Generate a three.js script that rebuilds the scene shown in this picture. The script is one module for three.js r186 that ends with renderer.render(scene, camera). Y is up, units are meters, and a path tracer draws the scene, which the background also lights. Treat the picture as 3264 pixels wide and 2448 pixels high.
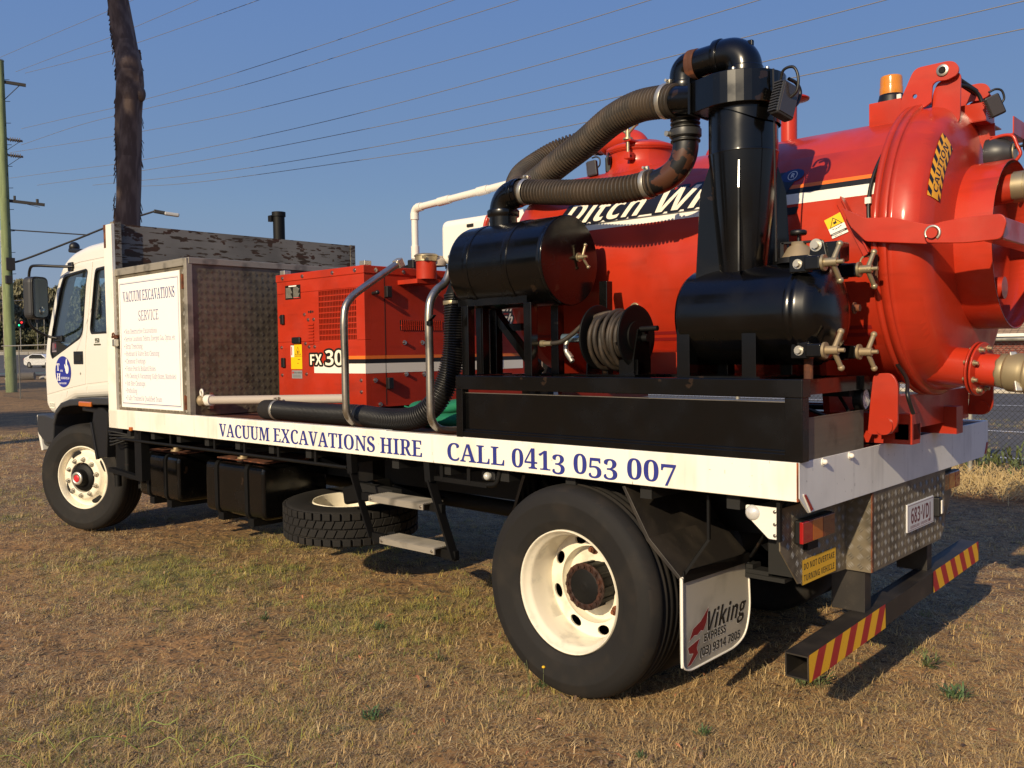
import * as THREE from 'three';
import { RoundedBoxGeometry } from 'three/addons/geometries/RoundedBoxGeometry.js';
import { Brush, Evaluator, SUBTRACTION } from 'three-bvh-csg';

// ---------------------------------------------------------------- camera, sky, sun, exposure
const scene = new THREE.Scene();
const camera = new THREE.PerspectiveCamera(46.187, 4 / 3, 0.05, 3000);
camera.position.set(1.5319, 1.6471, 3.2531);
camera.rotation.set(-0.0364, 0.7477, -0.0147, 'YXZ');
const renderer = new THREE.WebGLRenderer({ antialias: true });
renderer.setSize(1024, 768);
renderer.toneMapping = THREE.LinearToneMapping;
renderer.toneMappingExposure = 1.0;
renderer.shadowMap.enabled = true;
const SUN = new THREE.Vector3(0.174, 0.415, 0.893).normalize();
{
  const w = 512, h = 256, d = new Float32Array(w * h * 4);
  const mixc = (a, b, t) => a.map((x, i) => x + (b[i] - x) * t);
  for (let j = 0; j < h; j++) for (let i = 0; i < w; i++) {
    const el = (j + 0.5) / h * Math.PI - Math.PI / 2, az = ((i + 0.5) / w - 0.5) * 2 * Math.PI;
    const dir = new THREE.Vector3(Math.cos(el) * Math.cos(az), Math.sin(el), Math.cos(el) * Math.sin(az));
    const s = Math.max(0, dir.y), c = Math.max(0, dir.dot(SUN));
    let col = s < 0.16 ? mixc([0.30, 0.355, 0.44], [0.20, 0.315, 0.485], s / 0.16) : mixc([0.20, 0.315, 0.485], [0.062, 0.160, 0.49], Math.pow(Math.min(1, (s - 0.16) / 0.60), 0.66));
    const glow = 0.55 * Math.pow(c, 6) + 1.6 * Math.pow(c, 60);
    col = [col[0] + glow * 0.9, col[1] + glow * 0.78, col[2] + glow * 0.6];
    if (dir.y < 0) col = mixc(col, [0.13, 0.1, 0.065], Math.min(1, -dir.y * 12));
    d.set([col[0], col[1], col[2], 1], (j * w + i) * 4);
  }
  const sky = new THREE.DataTexture(d, w, h, THREE.RGBAFormat, THREE.FloatType);
  sky.mapping = THREE.EquirectangularReflectionMapping; sky.magFilter = THREE.LinearFilter; sky.needsUpdate = true;
  scene.background = sky; scene.environment = sky;
}
const sun = new THREE.DirectionalLight(new THREE.Color().setRGB(1.0, 0.82, 0.56), 4.9);
sun.position.copy(SUN).multiplyScalar(60).add(new THREE.Vector3(-4, 0, -3)); sun.target.position.set(-4, 0, -3);
sun.castShadow = true; sun.shadow.mapSize.set(4096, 4096);
Object.assign(sun.shadow.camera, { left: -40, right: 40, top: 40, bottom: -40, near: 1, far: 160 });
scene.add(sun, sun.target);

// ---------------------------------------------------------------- helpers
const rng = (s) => () => { s |= 0; s = s + 0x6D2B79F5 | 0; let t = Math.imul(s ^ s >>> 15, 1 | s); t = t + Math.imul(t ^ t >>> 7, 61 | t) ^ t; return ((t ^ t >>> 14) >>> 0) / 4294967296; };
const V = (x, y, z) => new THREE.Vector3(x, y, z);
const used = {};
function numbered(n) { used[n] = (used[n] ?? -1) + 1; return used[n] ? n + '_' + String(used[n]).padStart(3, '0') : n; }
function tag(o, label, category, group, kind) { if (label) o.userData.label = label; if (category) o.userData.category = category; if (group) o.userData.group = group; if (kind) o.userData.kind = kind; return o; }
function thing(name, pos, label, category, group) { const o = new THREE.Group(); o.name = numbered(name); o.position.set(...pos); scene.add(o); return tag(o, label, category, group); }
function metreUV(g) {
  const p = g.attributes.position, n = g.attributes.normal, uv = new Float32Array(p.count * 2);
  for (let t = 0; t < p.count; t += 3) {
    let a = 0, b = 0, c = 0; for (let k = 0; k < 3; k++) { a += n.getX(t + k); b += n.getY(t + k); c += n.getZ(t + k); }
    a = Math.abs(a); b = Math.abs(b); c = Math.abs(c);
    for (let k = t; k < t + 3; k++) { const x = p.getX(k), y = p.getY(k), z = p.getZ(k); const q = a >= b && a >= c ? [-z, y] : b >= c ? [x, -z] : [x, y]; uv[k * 2] = q[0]; uv[k * 2 + 1] = q[1]; }
  }
  g.setAttribute('uv', new THREE.BufferAttribute(uv, 2)); return g;
}
function merge(list, keepUV) {
  list = list.map((g) => { const q = g.index ? g.toNonIndexed() : g; if (!q.attributes.normal) q.computeVertexNormals(); return q; });
  let n = 0; for (const g of list) n += g.attributes.position.count;
  const P = new Float32Array(n * 3), N = new Float32Array(n * 3), U = new Float32Array(n * 2); let o = 0;
  for (const g of list) { P.set(g.attributes.position.array, o * 3); N.set(g.attributes.normal.array, o * 3); if (keepUV && g.attributes.uv) U.set(g.attributes.uv.array, o * 2); o += g.attributes.position.count; }
  const r = new THREE.BufferGeometry();
  r.setAttribute('position', new THREE.BufferAttribute(P, 3)); r.setAttribute('normal', new THREE.BufferAttribute(N, 3)); r.setAttribute('uv', new THREE.BufferAttribute(U, 2));
  return keepUV ? r : metreUV(r);
}
const UPV = V(0, 1, 0);
class B {
  constructor() { this.g = []; }
  add(g, m) { if (m) g.applyMatrix4(m); this.g.push(g); return this; }
  box(x0, x1, y0, y1, z0, z1, bev = 0) {
    const w = Math.abs(x1 - x0), h = Math.abs(y1 - y0), d = Math.abs(z1 - z0);
    const g = bev ? new RoundedBoxGeometry(w, h, d, 2, Math.min(bev, w / 2.05, h / 2.05, d / 2.05)) : new THREE.BoxGeometry(w, h, d);
    g.translate((x0 + x1) / 2, (y0 + y1) / 2, (z0 + z1) / 2); return this.add(g);
  }
  bar(a, b, w, h = w, bev = 0, up = UPV) {   // square section from a to b
    const d = new THREE.Vector3().subVectors(b, a), l = d.length(); d.normalize();
    let u = up; if (Math.abs(d.dot(u)) > 0.99) u = V(1, 0, 0);
    const s = new THREE.Vector3().crossVectors(u, d).normalize(), t = new THREE.Vector3().crossVectors(d, s);
    const g = bev ? new RoundedBoxGeometry(w, h, l, 2, bev) : new THREE.BoxGeometry(w, h, l);
    g.applyMatrix4(new THREE.Matrix4().makeBasis(s, t, d).setPosition((a.x + b.x) / 2, (a.y + b.y) / 2, (a.z + b.z) / 2)); return this.add(g);
  }
  cyl(a, b, r0, r1 = r0, seg = 20, open = false) {
    const d = new THREE.Vector3().subVectors(b, a), l = d.length(); d.normalize();
    const g = new THREE.CylinderGeometry(r1, r0, l, seg, 1, open);
    g.applyQuaternion(new THREE.Quaternion().setFromUnitVectors(UPV, d)); g.translate((a.x + b.x) / 2, (a.y + b.y) / 2, (a.z + b.z) / 2); return this.add(g);
  }
  sph(c, r, s = 14, sy = 1) { const g = new THREE.SphereGeometry(r, s, Math.ceil(s * 0.7)); g.scale(1, sy, 1); g.translate(c.x, c.y, c.z); return this.add(g); }
  lathe(pts, dir = 'y', c = V(0, 0, 0), seg = 48) {   // pts [r, along]
    const g = new THREE.LatheGeometry(pts.map((p) => new THREE.Vector2(p[0], p[1])), seg);
    if (dir === 'x') g.rotateZ(-Math.PI / 2); if (dir === 'z') g.rotateX(Math.PI / 2);
    if (dir instanceof THREE.Vector3) g.applyQuaternion(new THREE.Quaternion().setFromUnitVectors(UPV, dir.clone().normalize()));
    g.translate(c.x, c.y, c.z); return this.add(g);
  }
  tube(pts, r, seg = 12, n) { const c = new THREE.CatmullRomCurve3(pts, false, 'centripetal'); return this.add(new THREE.TubeGeometry(c, n || Math.max(8, pts.length * 8), r, seg)); }
  prism(pts, plane, d0, d1, bev = 0, holes = []) {   // polygon in 'xy' (depth z), 'zy' (depth x), 'xz' (depth y)
    const s = new THREE.Shape(pts.map((p) => new THREE.Vector2(p[0], p[1]))); for (const h of holes) s.holes.push(h instanceof THREE.Path ? h : new THREE.Path(h.map((p) => new THREE.Vector2(p[0], p[1]))));
    const dep = Math.abs(d1 - d0), g = new THREE.ExtrudeGeometry(s, { depth: dep - 2 * bev, bevelEnabled: bev > 0, bevelSize: bev, bevelThickness: bev, bevelOffset: -bev, bevelSegments: bev > 0.02 ? 5 : 2, curveSegments: 24 });
    g.translate(0, 0, bev + Math.min(d0, d1) * (plane === 'xy' ? 1 : 0));
    if (plane === 'zy') { g.applyMatrix4(new THREE.Matrix4().makeBasis(V(0, 0, 1), V(0, 1, 0), V(-1, 0, 0))); g.translate(Math.max(d0, d1), 0, 0); }
    if (plane === 'xz') { g.applyMatrix4(new THREE.Matrix4().makeBasis(V(1, 0, 0), V(0, 0, 1), V(0, -1, 0))); g.translate(0, Math.max(d0, d1), 0); }
    return this.add(g);
  }
  geo(keep) { return merge(this.g, keep); }
  mesh(name, mat, parent, label, keep) {
    const m = new THREE.Mesh(this.geo(keep), mat); m.castShadow = m.receiveShadow = true;
    m.name = parent ? name : numbered(name); (parent || scene).add(m); if (label) m.userData.label = label;
    return m;
  }
}
const nb = () => new B();
function circlePath(cx, cy, r, ry = r) { const p = new THREE.Path(); p.absellipse(cx, cy, r, ry, 0, Math.PI * 2, true); return p; }
function roundPoly(pts, r, n = 4) {   // rounded corners
  const out = [];
  pts.forEach((p, i) => {
    const a = pts[(i + pts.length - 1) % pts.length], b = pts[(i + 1) % pts.length], rr = Array.isArray(r) ? r[i] : r;
    const la = Math.hypot(a[0] - p[0], a[1] - p[1]), lb = Math.hypot(b[0] - p[0], b[1] - p[1]), q = Math.min(rr, la / 2.1, lb / 2.1);
    if (q <= 1e-5) { out.push(p); return; }
    const A = [p[0] + (a[0] - p[0]) / la * q, p[1] + (a[1] - p[1]) / la * q], C = [p[0] + (b[0] - p[0]) / lb * q, p[1] + (b[1] - p[1]) / lb * q];
    for (let k = 0; k <= n; k++) { const t = k / n, u = 1 - t; out.push([u * u * A[0] + 2 * u * t * p[0] + t * t * C[0], u * u * A[1] + 2 * u * t * p[1] + t * t * C[1]]); }
  });
  return out;
}
// corrugated hose along points
function hose(pts, r, pitch, amp, seg = 22, closedEnds = true) {
  const c = new THREE.CatmullRomCurve3(pts, false, 'centripetal'); const L = c.getLength(), per = 6, n = Math.round(L / pitch) * per;
  const fr = c.computeFrenetFrames(n, false), pos = [], idx = [];
  const prof = [-1, -1, 0.7, 1, 1, 0.7];
  for (let i = 0; i <= n; i++) {
    const p = c.getPointAt(i / n), rr = r + amp * prof[i % per];
    for (let k = 0; k < seg; k++) { const a = k / seg * 2 * Math.PI, x = Math.cos(a) * rr, y = Math.sin(a) * rr; pos.push(p.x + fr.normals[i].x * x + fr.binormals[i].x * y, p.y + fr.normals[i].y * x + fr.binormals[i].y * y, p.z + fr.normals[i].z * x + fr.binormals[i].z * y); }
    if (i < n) for (let k = 0; k < seg; k++) { const a = i * seg + k, b = i * seg + (k + 1) % seg, d = a + seg, e = b + seg; idx.push(a, b, d, b, e, d); }
  }
  const g = new THREE.BufferGeometry(); g.setAttribute('position', new THREE.Float32BufferAttribute(pos, 3)); g.setIndex(idx); g.computeVertexNormals();
  return g;
}
// band clamp round a hose: centre c, axis d
function clampGeo(b, c, d, r, w = 0.02) {
  const h = d.clone().normalize();
  b.lathe([[r, -w / 2], [r + 0.004, -w / 2], [r + 0.004, w / 2], [r, w / 2]], h, c, 36);
  return b;
}

// ---------------------------------------------------------------- textures
function noise2(seed) {
  const r = rng(seed), P = new Uint8Array(512), p = [...Array(256).keys()]; for (let i = 255; i > 0; i--) { const j = Math.floor(r() * (i + 1)); [p[i], p[j]] = [p[j], p[i]]; } for (let i = 0; i < 512; i++) P[i] = p[i & 255];
  const val = new Float32Array(256).map(() => r());
  return (x, y, per) => { // value noise, periodic
    const xi = Math.floor(x), yi = Math.floor(y), fx = x - xi, fy = y - yi, u = fx * fx * (3 - 2 * fx), v = fy * fy * (3 - 2 * fy);
    const m = (a) => per ? ((a % per) + per) % per : a & 255;
    const h = (a, b) => val[P[(P[m(a) & 255] + m(b)) & 255]];
    return (h(xi, yi) * (1 - u) + h(xi + 1, yi) * u) * (1 - v) + (h(xi, yi + 1) * (1 - u) + h(xi + 1, yi + 1) * u) * v;
  };
}
function fbm(n, x, y, per, oct = 5) { let s = 0, a = 0.5, f = 1; for (let o = 0; o < oct; o++) { s += a * n(x * f, y * f, per * f); a *= 0.5; f *= 2; } return s; }
function tex(size, fn, srgb, repeatMetres = 1) {   // fn(u,v in 0..1) -> [r,g,b] 0..1 (linear unless srgb)
  const d = new Uint8Array(size * size * 4);
  for (let j = 0; j < size; j++) for (let i = 0; i < size; i++) { const c = fn(i / size, j / size), o = (j * size + i) * 4; for (let k = 0; k < 3; k++) d[o + k] = Math.max(0, Math.min(255, c[k] * 255)); d[o + 3] = 255; }
  const t = new THREE.DataTexture(d, size, size); t.magFilter = THREE.LinearFilter; t.minFilter = THREE.LinearMipmapLinearFilter; t.generateMipmaps = true;
  t.wrapS = t.wrapT = THREE.RepeatWrapping; t.repeat.set(1 / repeatMetres, 1 / repeatMetres); if (srgb) t.colorSpace = THREE.SRGBColorSpace; t.needsUpdate = true; return t;
}
const nz = noise2(11), nz2 = noise2(77);
const sm = (a, b, x) => { const t = Math.max(0, Math.min(1, (x - a) / (b - a))); return t * t * (3 - 2 * t); };
const lin = (r, g, b) => new THREE.Color().setRGB(r, g, b);
const grimeRough = (lo, hi, rep) => tex(256, (u, v) => { const n = fbm(nz, u * 6, v * 6, 6); const x = lo + (hi - lo) * sm(0.25, 0.75, n); return [x, x, x]; }, false, rep);
const roughMid = grimeRough(0.32, 0.62, 0.7), roughGloss = grimeRough(0.14, 0.32, 0.9), roughMatte = grimeRough(0.6, 0.95, 0.5);
const whiteMap = tex(512, (u, v) => {
  const n = fbm(nz, u * 4, v * 4, 4), f = nz2(u * 120, v * 120, 120), st = fbm(nz2, u * 40, v * 3, 0, 3);
  let k = 0.97 - 0.10 * sm(0.45, 0.8, n) - 0.05 * sm(0.5, 0.8, st); if (f > 0.985) k *= 0.7;
  return [k * 0.99, k * 0.965, k * 0.90];
}, true, 1.3);
const blackMap = tex(512, (u, v) => {
  const n = fbm(nz, u * 5, v * 5, 5), f = nz2(u * 170, v * 170, 170), d = fbm(nz2, u * 9, v * 9, 9);
  let c = [0.030, 0.028, 0.028]; const k = sm(0.5, 0.78, n) * 0.6; c = c.map((x, i) => x + k * ([0.062, 0.054, 0.046][i] - x)); if (f > 0.993) c = [0.24, 0.23, 0.21]; if (d > 0.78) c = [0.15, 0.11, 0.085];
  return c;
}, true, 0.8);
const redMap = tex(512, (u, v) => {
  const n = fbm(nz, u * 4, v * 4, 4), st = fbm(nz2, u * 5, v * 30, 0, 3); const k = 1 - 0.10 * sm(0.4, 0.75, n) - 0.05 * sm(0.5, 0.8, st);
  return [0.715 * k, 0.20 * k + 0.015 * (1 - k), 0.112 * k + 0.02 * (1 - k)];
}, true, 1.1);
const hoseMap = tex(256, (u, v) => { const n = fbm(nz2, u * 6, v * 6, 6), k = sm(0.35, 0.7, n); return [0.175 + 0.095 * k, 0.15 + 0.072 * k, 0.122 + 0.05 * k]; }, true, 0.35);
const rubberMap = tex(256, (u, v) => { const n = fbm(nz, u * 6, v * 6, 6), f = nz2(u * 90, v * 90, 90), k = sm(0.35, 0.75, n) + (f > 0.97 ? 0.4 : 0); return [0.068 + 0.055 * k, 0.058 + 0.044 * k, 0.048 + 0.032 * k]; }, true, 0.6);
const aluMap = tex(512, (u, v) => { const n = fbm(nz, u * 8, v * 8, 8), s = fbm(nz2, u * 6, v * 90, 0, 3), k = 0.9 - 0.22 * sm(0.4, 0.75, n) - 0.08 * s; return [k * 0.80, k * 0.765, k * 0.70]; }, true, 0.8);
const rustPlateMap = tex(1024, (u, v) => {   // grey paint chipped to rust
  const n = fbm(nz, u * 30, v * 40, 0), m = fbm(nz2, u * 20, v * 95, 0, 4), g = fbm(nz, u * 4, v * 4, 4), ed = u < 0.16 ? 0.10 * (1 - u / 0.16) : u > 0.93 ? 0.07 * (u - 0.93) / 0.07 : 0;
  const r = Math.max(sm(0.60 - ed, 0.64 - ed, n + 0.05 * m), sm(0.63 - ed, 0.655 - ed, m));
  const gr = 0.52 - 0.12 * sm(0.3, 0.8, g) - 0.05 * m; const a = [gr, gr * 0.955, gr * 0.88], b = [0.30 - 0.1 * m, 0.165, 0.095]; return a.map((x, i) => x + (b[i] - x) * r);
}, true, 1);
const rustMap = tex(256, (u, v) => { const n = fbm(nz, u * 8, v * 8, 8), k = sm(0.3, 0.7, n); return [0.30 + 0.16 * k, 0.17 + 0.09 * k, 0.11 + 0.04 * k]; }, true, 0.3);
const chippedMap = tex(512, (u, v) => { const n = fbm(nz2, u * 5, v * 5, 5), k = sm(0.52, 0.55, n); const a = [0.06, 0.06, 0.068], b = [0.30, 0.18, 0.12]; return a.map((x, i) => x + (b[i] - x) * k); }, true, 0.28);

// ---------------------------------------------------------------- materials
const std = (o) => { const m = new THREE.MeshStandardMaterial(o); m.side = THREE.DoubleSide; return m; };
const phy = (o) => { const m = new THREE.MeshPhysicalMaterial(o); m.side = THREE.DoubleSide; return m; };
const M = {
  white: phy({ map: whiteMap, roughnessMap: roughMid, roughness: 0.9, clearcoat: 0.3, clearcoatRoughness: 0.25 }),
  cabWhite: phy({ color: lin(0.80, 0.77, 0.69), roughness: 0.38, clearcoat: 0.7, clearcoatRoughness: 0.08 }),
  rimWhite: phy({ map: tex(256, (u, v) => { const n = fbm(nz2, u * 6, v * 6, 6), f = nz(u * 80, v * 80, 80), k = 0.93 - 0.14 * sm(0.5, 0.8, n) - (f > 0.975 ? 0.35 : 0); return [k, k * 0.965, k * 0.87]; }, true, 0.5), roughness: 0.5, clearcoat: 0.3 }),
  red: phy({ map: redMap, roughnessMap: roughMid, roughness: 0.95, clearcoat: 0.28, clearcoatRoughness: 0.14, specularIntensity: 0.6 }),
  redSheet: phy({ map: redMap, color: lin(.90, .92, .94), roughnessMap: roughMid, roughness: 1.0, specularIntensity: 0.5 }),
  black: phy({ map: blackMap, roughnessMap: roughGloss, roughness: 1.0, clearcoat: 0.15, clearcoatRoughness: 0.12, specularIntensity: 0.8 }),
  blackDull: phy({ map: blackMap, roughness: 0.6, specularIntensity: 0.55 }),
  chassis: std({ color: lin(0.006, 0.0058, 0.0055), roughness: 0.7 }),
  plastic: std({ color: lin(0.007, 0.007, 0.0075), roughness: 0.45 }),
  greyPlastic: std({ color: lin(0.030, 0.031, 0.034), roughness: 0.42 }),
  rubber: std({ map: rubberMap, roughness: 0.82 }),
  hose: std({ map: hoseMap, roughness: 0.62 }),
  blackHose: std({ color: lin(0.011, 0.0105, 0.010), roughness: 0.42 }),
  galv: std({ map: aluMap, metalness: 0.9, roughness: 0.34 }),
  aluFrame: std({ map: aluMap, metalness: 0.25, roughness: 0.5, color: lin(.72, .72, .70) }),
  dusty: std({ map: tex(512, (u, v) => { const n = fbm(nz, u * 7, v * 7, 7), f = nz2(u * 130, v * 130, 130), k = sm(.35, .75, n) * .5 + (f > .95 ? .45 : 0); return [.14 + .14 * k, .125 + .125 * k, .11 + .105 * k]; }, true, .7), roughness: .55 }),
  steel: std({ color: lin(0.55, 0.53, 0.48), metalness: 1, roughness: 0.28 }),
  zinc: std({ color: lin(0.56, 0.53, 0.45), metalness: 0.85, roughness: 0.42 }),
  brass: std({ color: lin(0.40, 0.335, 0.21), metalness: 0.7, roughness: 0.45 }),
  tan: std({ color: lin(0.34, 0.26, 0.155), metalness: 0.45, roughness: 0.55 }),
  alu: std({ map: aluMap, metalness: 0.55, roughness: 0.5 }),
  tread: std({ map: aluMap, color: lin(0.42, 0.385, 0.32), metalness: 0.35, roughness: 0.55 }),
  treadBar: std({ color: lin(0.36, 0.335, 0.285), metalness: 0.45, roughness: 0.42 }),
  rust: std({ map: rustMap, roughness: 0.85 }),
  rustPlate: std({ map: rustPlateMap, roughness: 0.75 }),
  chipped: phy({ map: chippedMap, roughness: 0.45, clearcoat: 0.3 }),
  cream: phy({ color: lin(0.84, 0.80, 0.70), roughness: 0.4, clearcoat: 0.2 }),
  pvc: phy({ color: lin(0.74, 0.71, 0.62), roughness: 0.35, clearcoat: 0.25 }),
  greyPvc: std({ color: lin(0.42, 0.36, 0.30), roughness: 0.5 }),
  deck: std({ map: rustMap, color: lin(0.85, 0.7, 0.65), roughness: 0.8 }),
  glass: phy({ color: lin(0.86, 0.93, 0.93), roughness: 0.02, transmission: 1, thickness: 0, ior: 1.5 }),
  amber: phy({ color: lin(0.9, 0.34, 0.02), roughness: 0.18, transmission: 0.35, thickness: 0, clearcoat: 1 }),
  amberLens: phy({ color: lin(0.50, 0.125, 0.012), roughness: 0.2, clearcoat: 0.8 }),
  redLens: phy({ color: lin(0.33, 0.011, 0.011), roughness: 0.22, clearcoat: 0.8 }),
  clearLens: phy({ color: lin(0.75, 0.75, 0.72), roughness: 0.12, metalness: 0.3, clearcoat: 1 }),
  green: std({ map: tex(256, (u, v) => { const n = fbm(nz, u * 8, v * 8, 8), w = (Math.sin(u * 400) + Math.sin(v * 400)) * 0.03; return [0.03, 0.36 + 0.13 * n + w, 0.27 + 0.06 * n + w]; }, true, 0.25), roughness: 0.85 }),
  blue: std({ color: lin(0.012, 0.02, 0.20), roughness: 0.4 }),
  letterBlue: std({ color: lin(0.016, 0.026, 0.21), roughness: 0.45 }),
  camlock: std({ color: lin(0.34, 0.275, 0.16), metalness: 0.5, roughness: 0.5 }),
  treadLight: std({ color: lin(.50, .48, .42), metalness: .3, roughness: .4 }),
  smoked: phy({ color: lin(0.035, 0.028, 0.026), roughness: 0.25, clearcoat: 0.5 }),
  camlock: std({ color: lin(0.34, 0.275, 0.16), metalness: 0.5, roughness: 0.5 }),
  treadLight: std({ color: lin(.50, .48, .42), metalness: .3, roughness: .4 }),
  smoked: phy({ color: lin(0.035, 0.028, 0.026), roughness: 0.25, clearcoat: 0.5 }),
  dark: std({ color: lin(0.006, 0.006, 0.006), roughness: 0.9 }),
  mirror: std({ color: lin(0.8, 0.8, 0.8), metalness: 1, roughness: 0.03 }),
  seat: std({ color: lin(0.02, 0.022, 0.025), roughness: 0.9 }),
};
M.rustPlate.map.repeat.set(1, 1);
// a printed decal: canvas painted by fn, on a rectangle o + u*w + v*h
function canvasTex(w, h, fn) { const c = document.createElement('canvas'); c.width = w; c.height = h; const x = c.getContext('2d'); fn(x, w, h); const t = new THREE.CanvasTexture(c); t.colorSpace = THREE.SRGBColorSpace; t.magFilter = THREE.LinearFilter; return t; }
function decal(name, o, u, v, w, h, cw, ch, fn, parent, label, rough = 0.5, opaque = false) {
  const U = u.clone().normalize(), W = v.clone().normalize(), g = new THREE.PlaneGeometry(w, h);
  g.applyMatrix4(new THREE.Matrix4().makeBasis(U, W, new THREE.Vector3().crossVectors(U, W)).setPosition(o.x + U.x * w / 2 + W.x * h / 2, o.y + U.y * w / 2 + W.y * h / 2, o.z + U.z * w / 2 + W.z * h / 2));
  const m = new THREE.MeshStandardMaterial({ map: canvasTex(cw, ch, fn), transparent: !opaque, roughness: rough, side: THREE.DoubleSide });
  const k = new THREE.Mesh(g, m); k.name = name; k.receiveShadow = true; parent.add(k); if (label) k.userData.label = label; return k;
}
const X1 = V(1, 0, 0), Y1 = V(0, 1, 0), Z1 = V(0, 0, 1), ZM = V(0, 0, -1);
// tread plate: groups of raised bars, on a rectangle
const barGeo = (() => { const g = new THREE.OctahedronGeometry(1, 0); return g; })();
function treadPattern(parent, o, u, v, w, h, cell, inside, bars = 3, mat = M.treadBar, hgt = 0.0018) {
  const U = u.clone().normalize(), W = v.clone().normalize(), N = new THREE.Vector3().crossVectors(U, W), mats = [];
  const nu = Math.floor(w / cell), nv = Math.floor(h / cell);
  for (let i = 0; i <= nu; i++) for (let j = 0; j <= nv; j++) {
    const a = ((i + j) % 2 ? 1 : -1) * Math.PI / 4, cu = (i + 0.5) * cell, cv = (j + 0.5) * cell; if (cu > w || cv > h || (inside && !inside(cu, cv))) continue;
    for (let k = 0; k < bars; k++) {
      const off = (k - (bars - 1) / 2) * cell * (0.66 / bars), L = cell * 0.38, x = cu - Math.sin(a) * off, y = cv + Math.cos(a) * off;
      const D = U.clone().multiplyScalar(Math.cos(a)).addScaledVector(W, Math.sin(a)), S = new THREE.Vector3().crossVectors(N, D);
      mats.push(new THREE.Matrix4().makeBasis(D.multiplyScalar(L), S.multiplyScalar(cell * 0.05), N.clone().multiplyScalar(hgt)).setPosition(o.x + U.x * x + W.x * y, o.y + U.y * x + W.y * y, o.z + U.z * x + W.z * y));
    }
  }
  const m = new THREE.InstancedMesh(barGeo, mat, mats.length); mats.forEach((q, i) => m.setMatrixAt(i, q)); m.name = 'tread_pattern'; m.userData.kind = 'stuff'; m.castShadow = m.receiveShadow = true; parent.add(m); return m;
}
// hexagon bolt heads
function bolt(b, c, d, r = 0.008, h = 0.006) { b.cyl(c, c.clone().addScaledVector(d, h * 0.4), r * 1.5, r * 1.5, 14); b.cyl(c.clone().addScaledVector(d, h * 0.4), c.clone().addScaledVector(d, h * 1.6), r, r * 0.95, 6); return b; }
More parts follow.
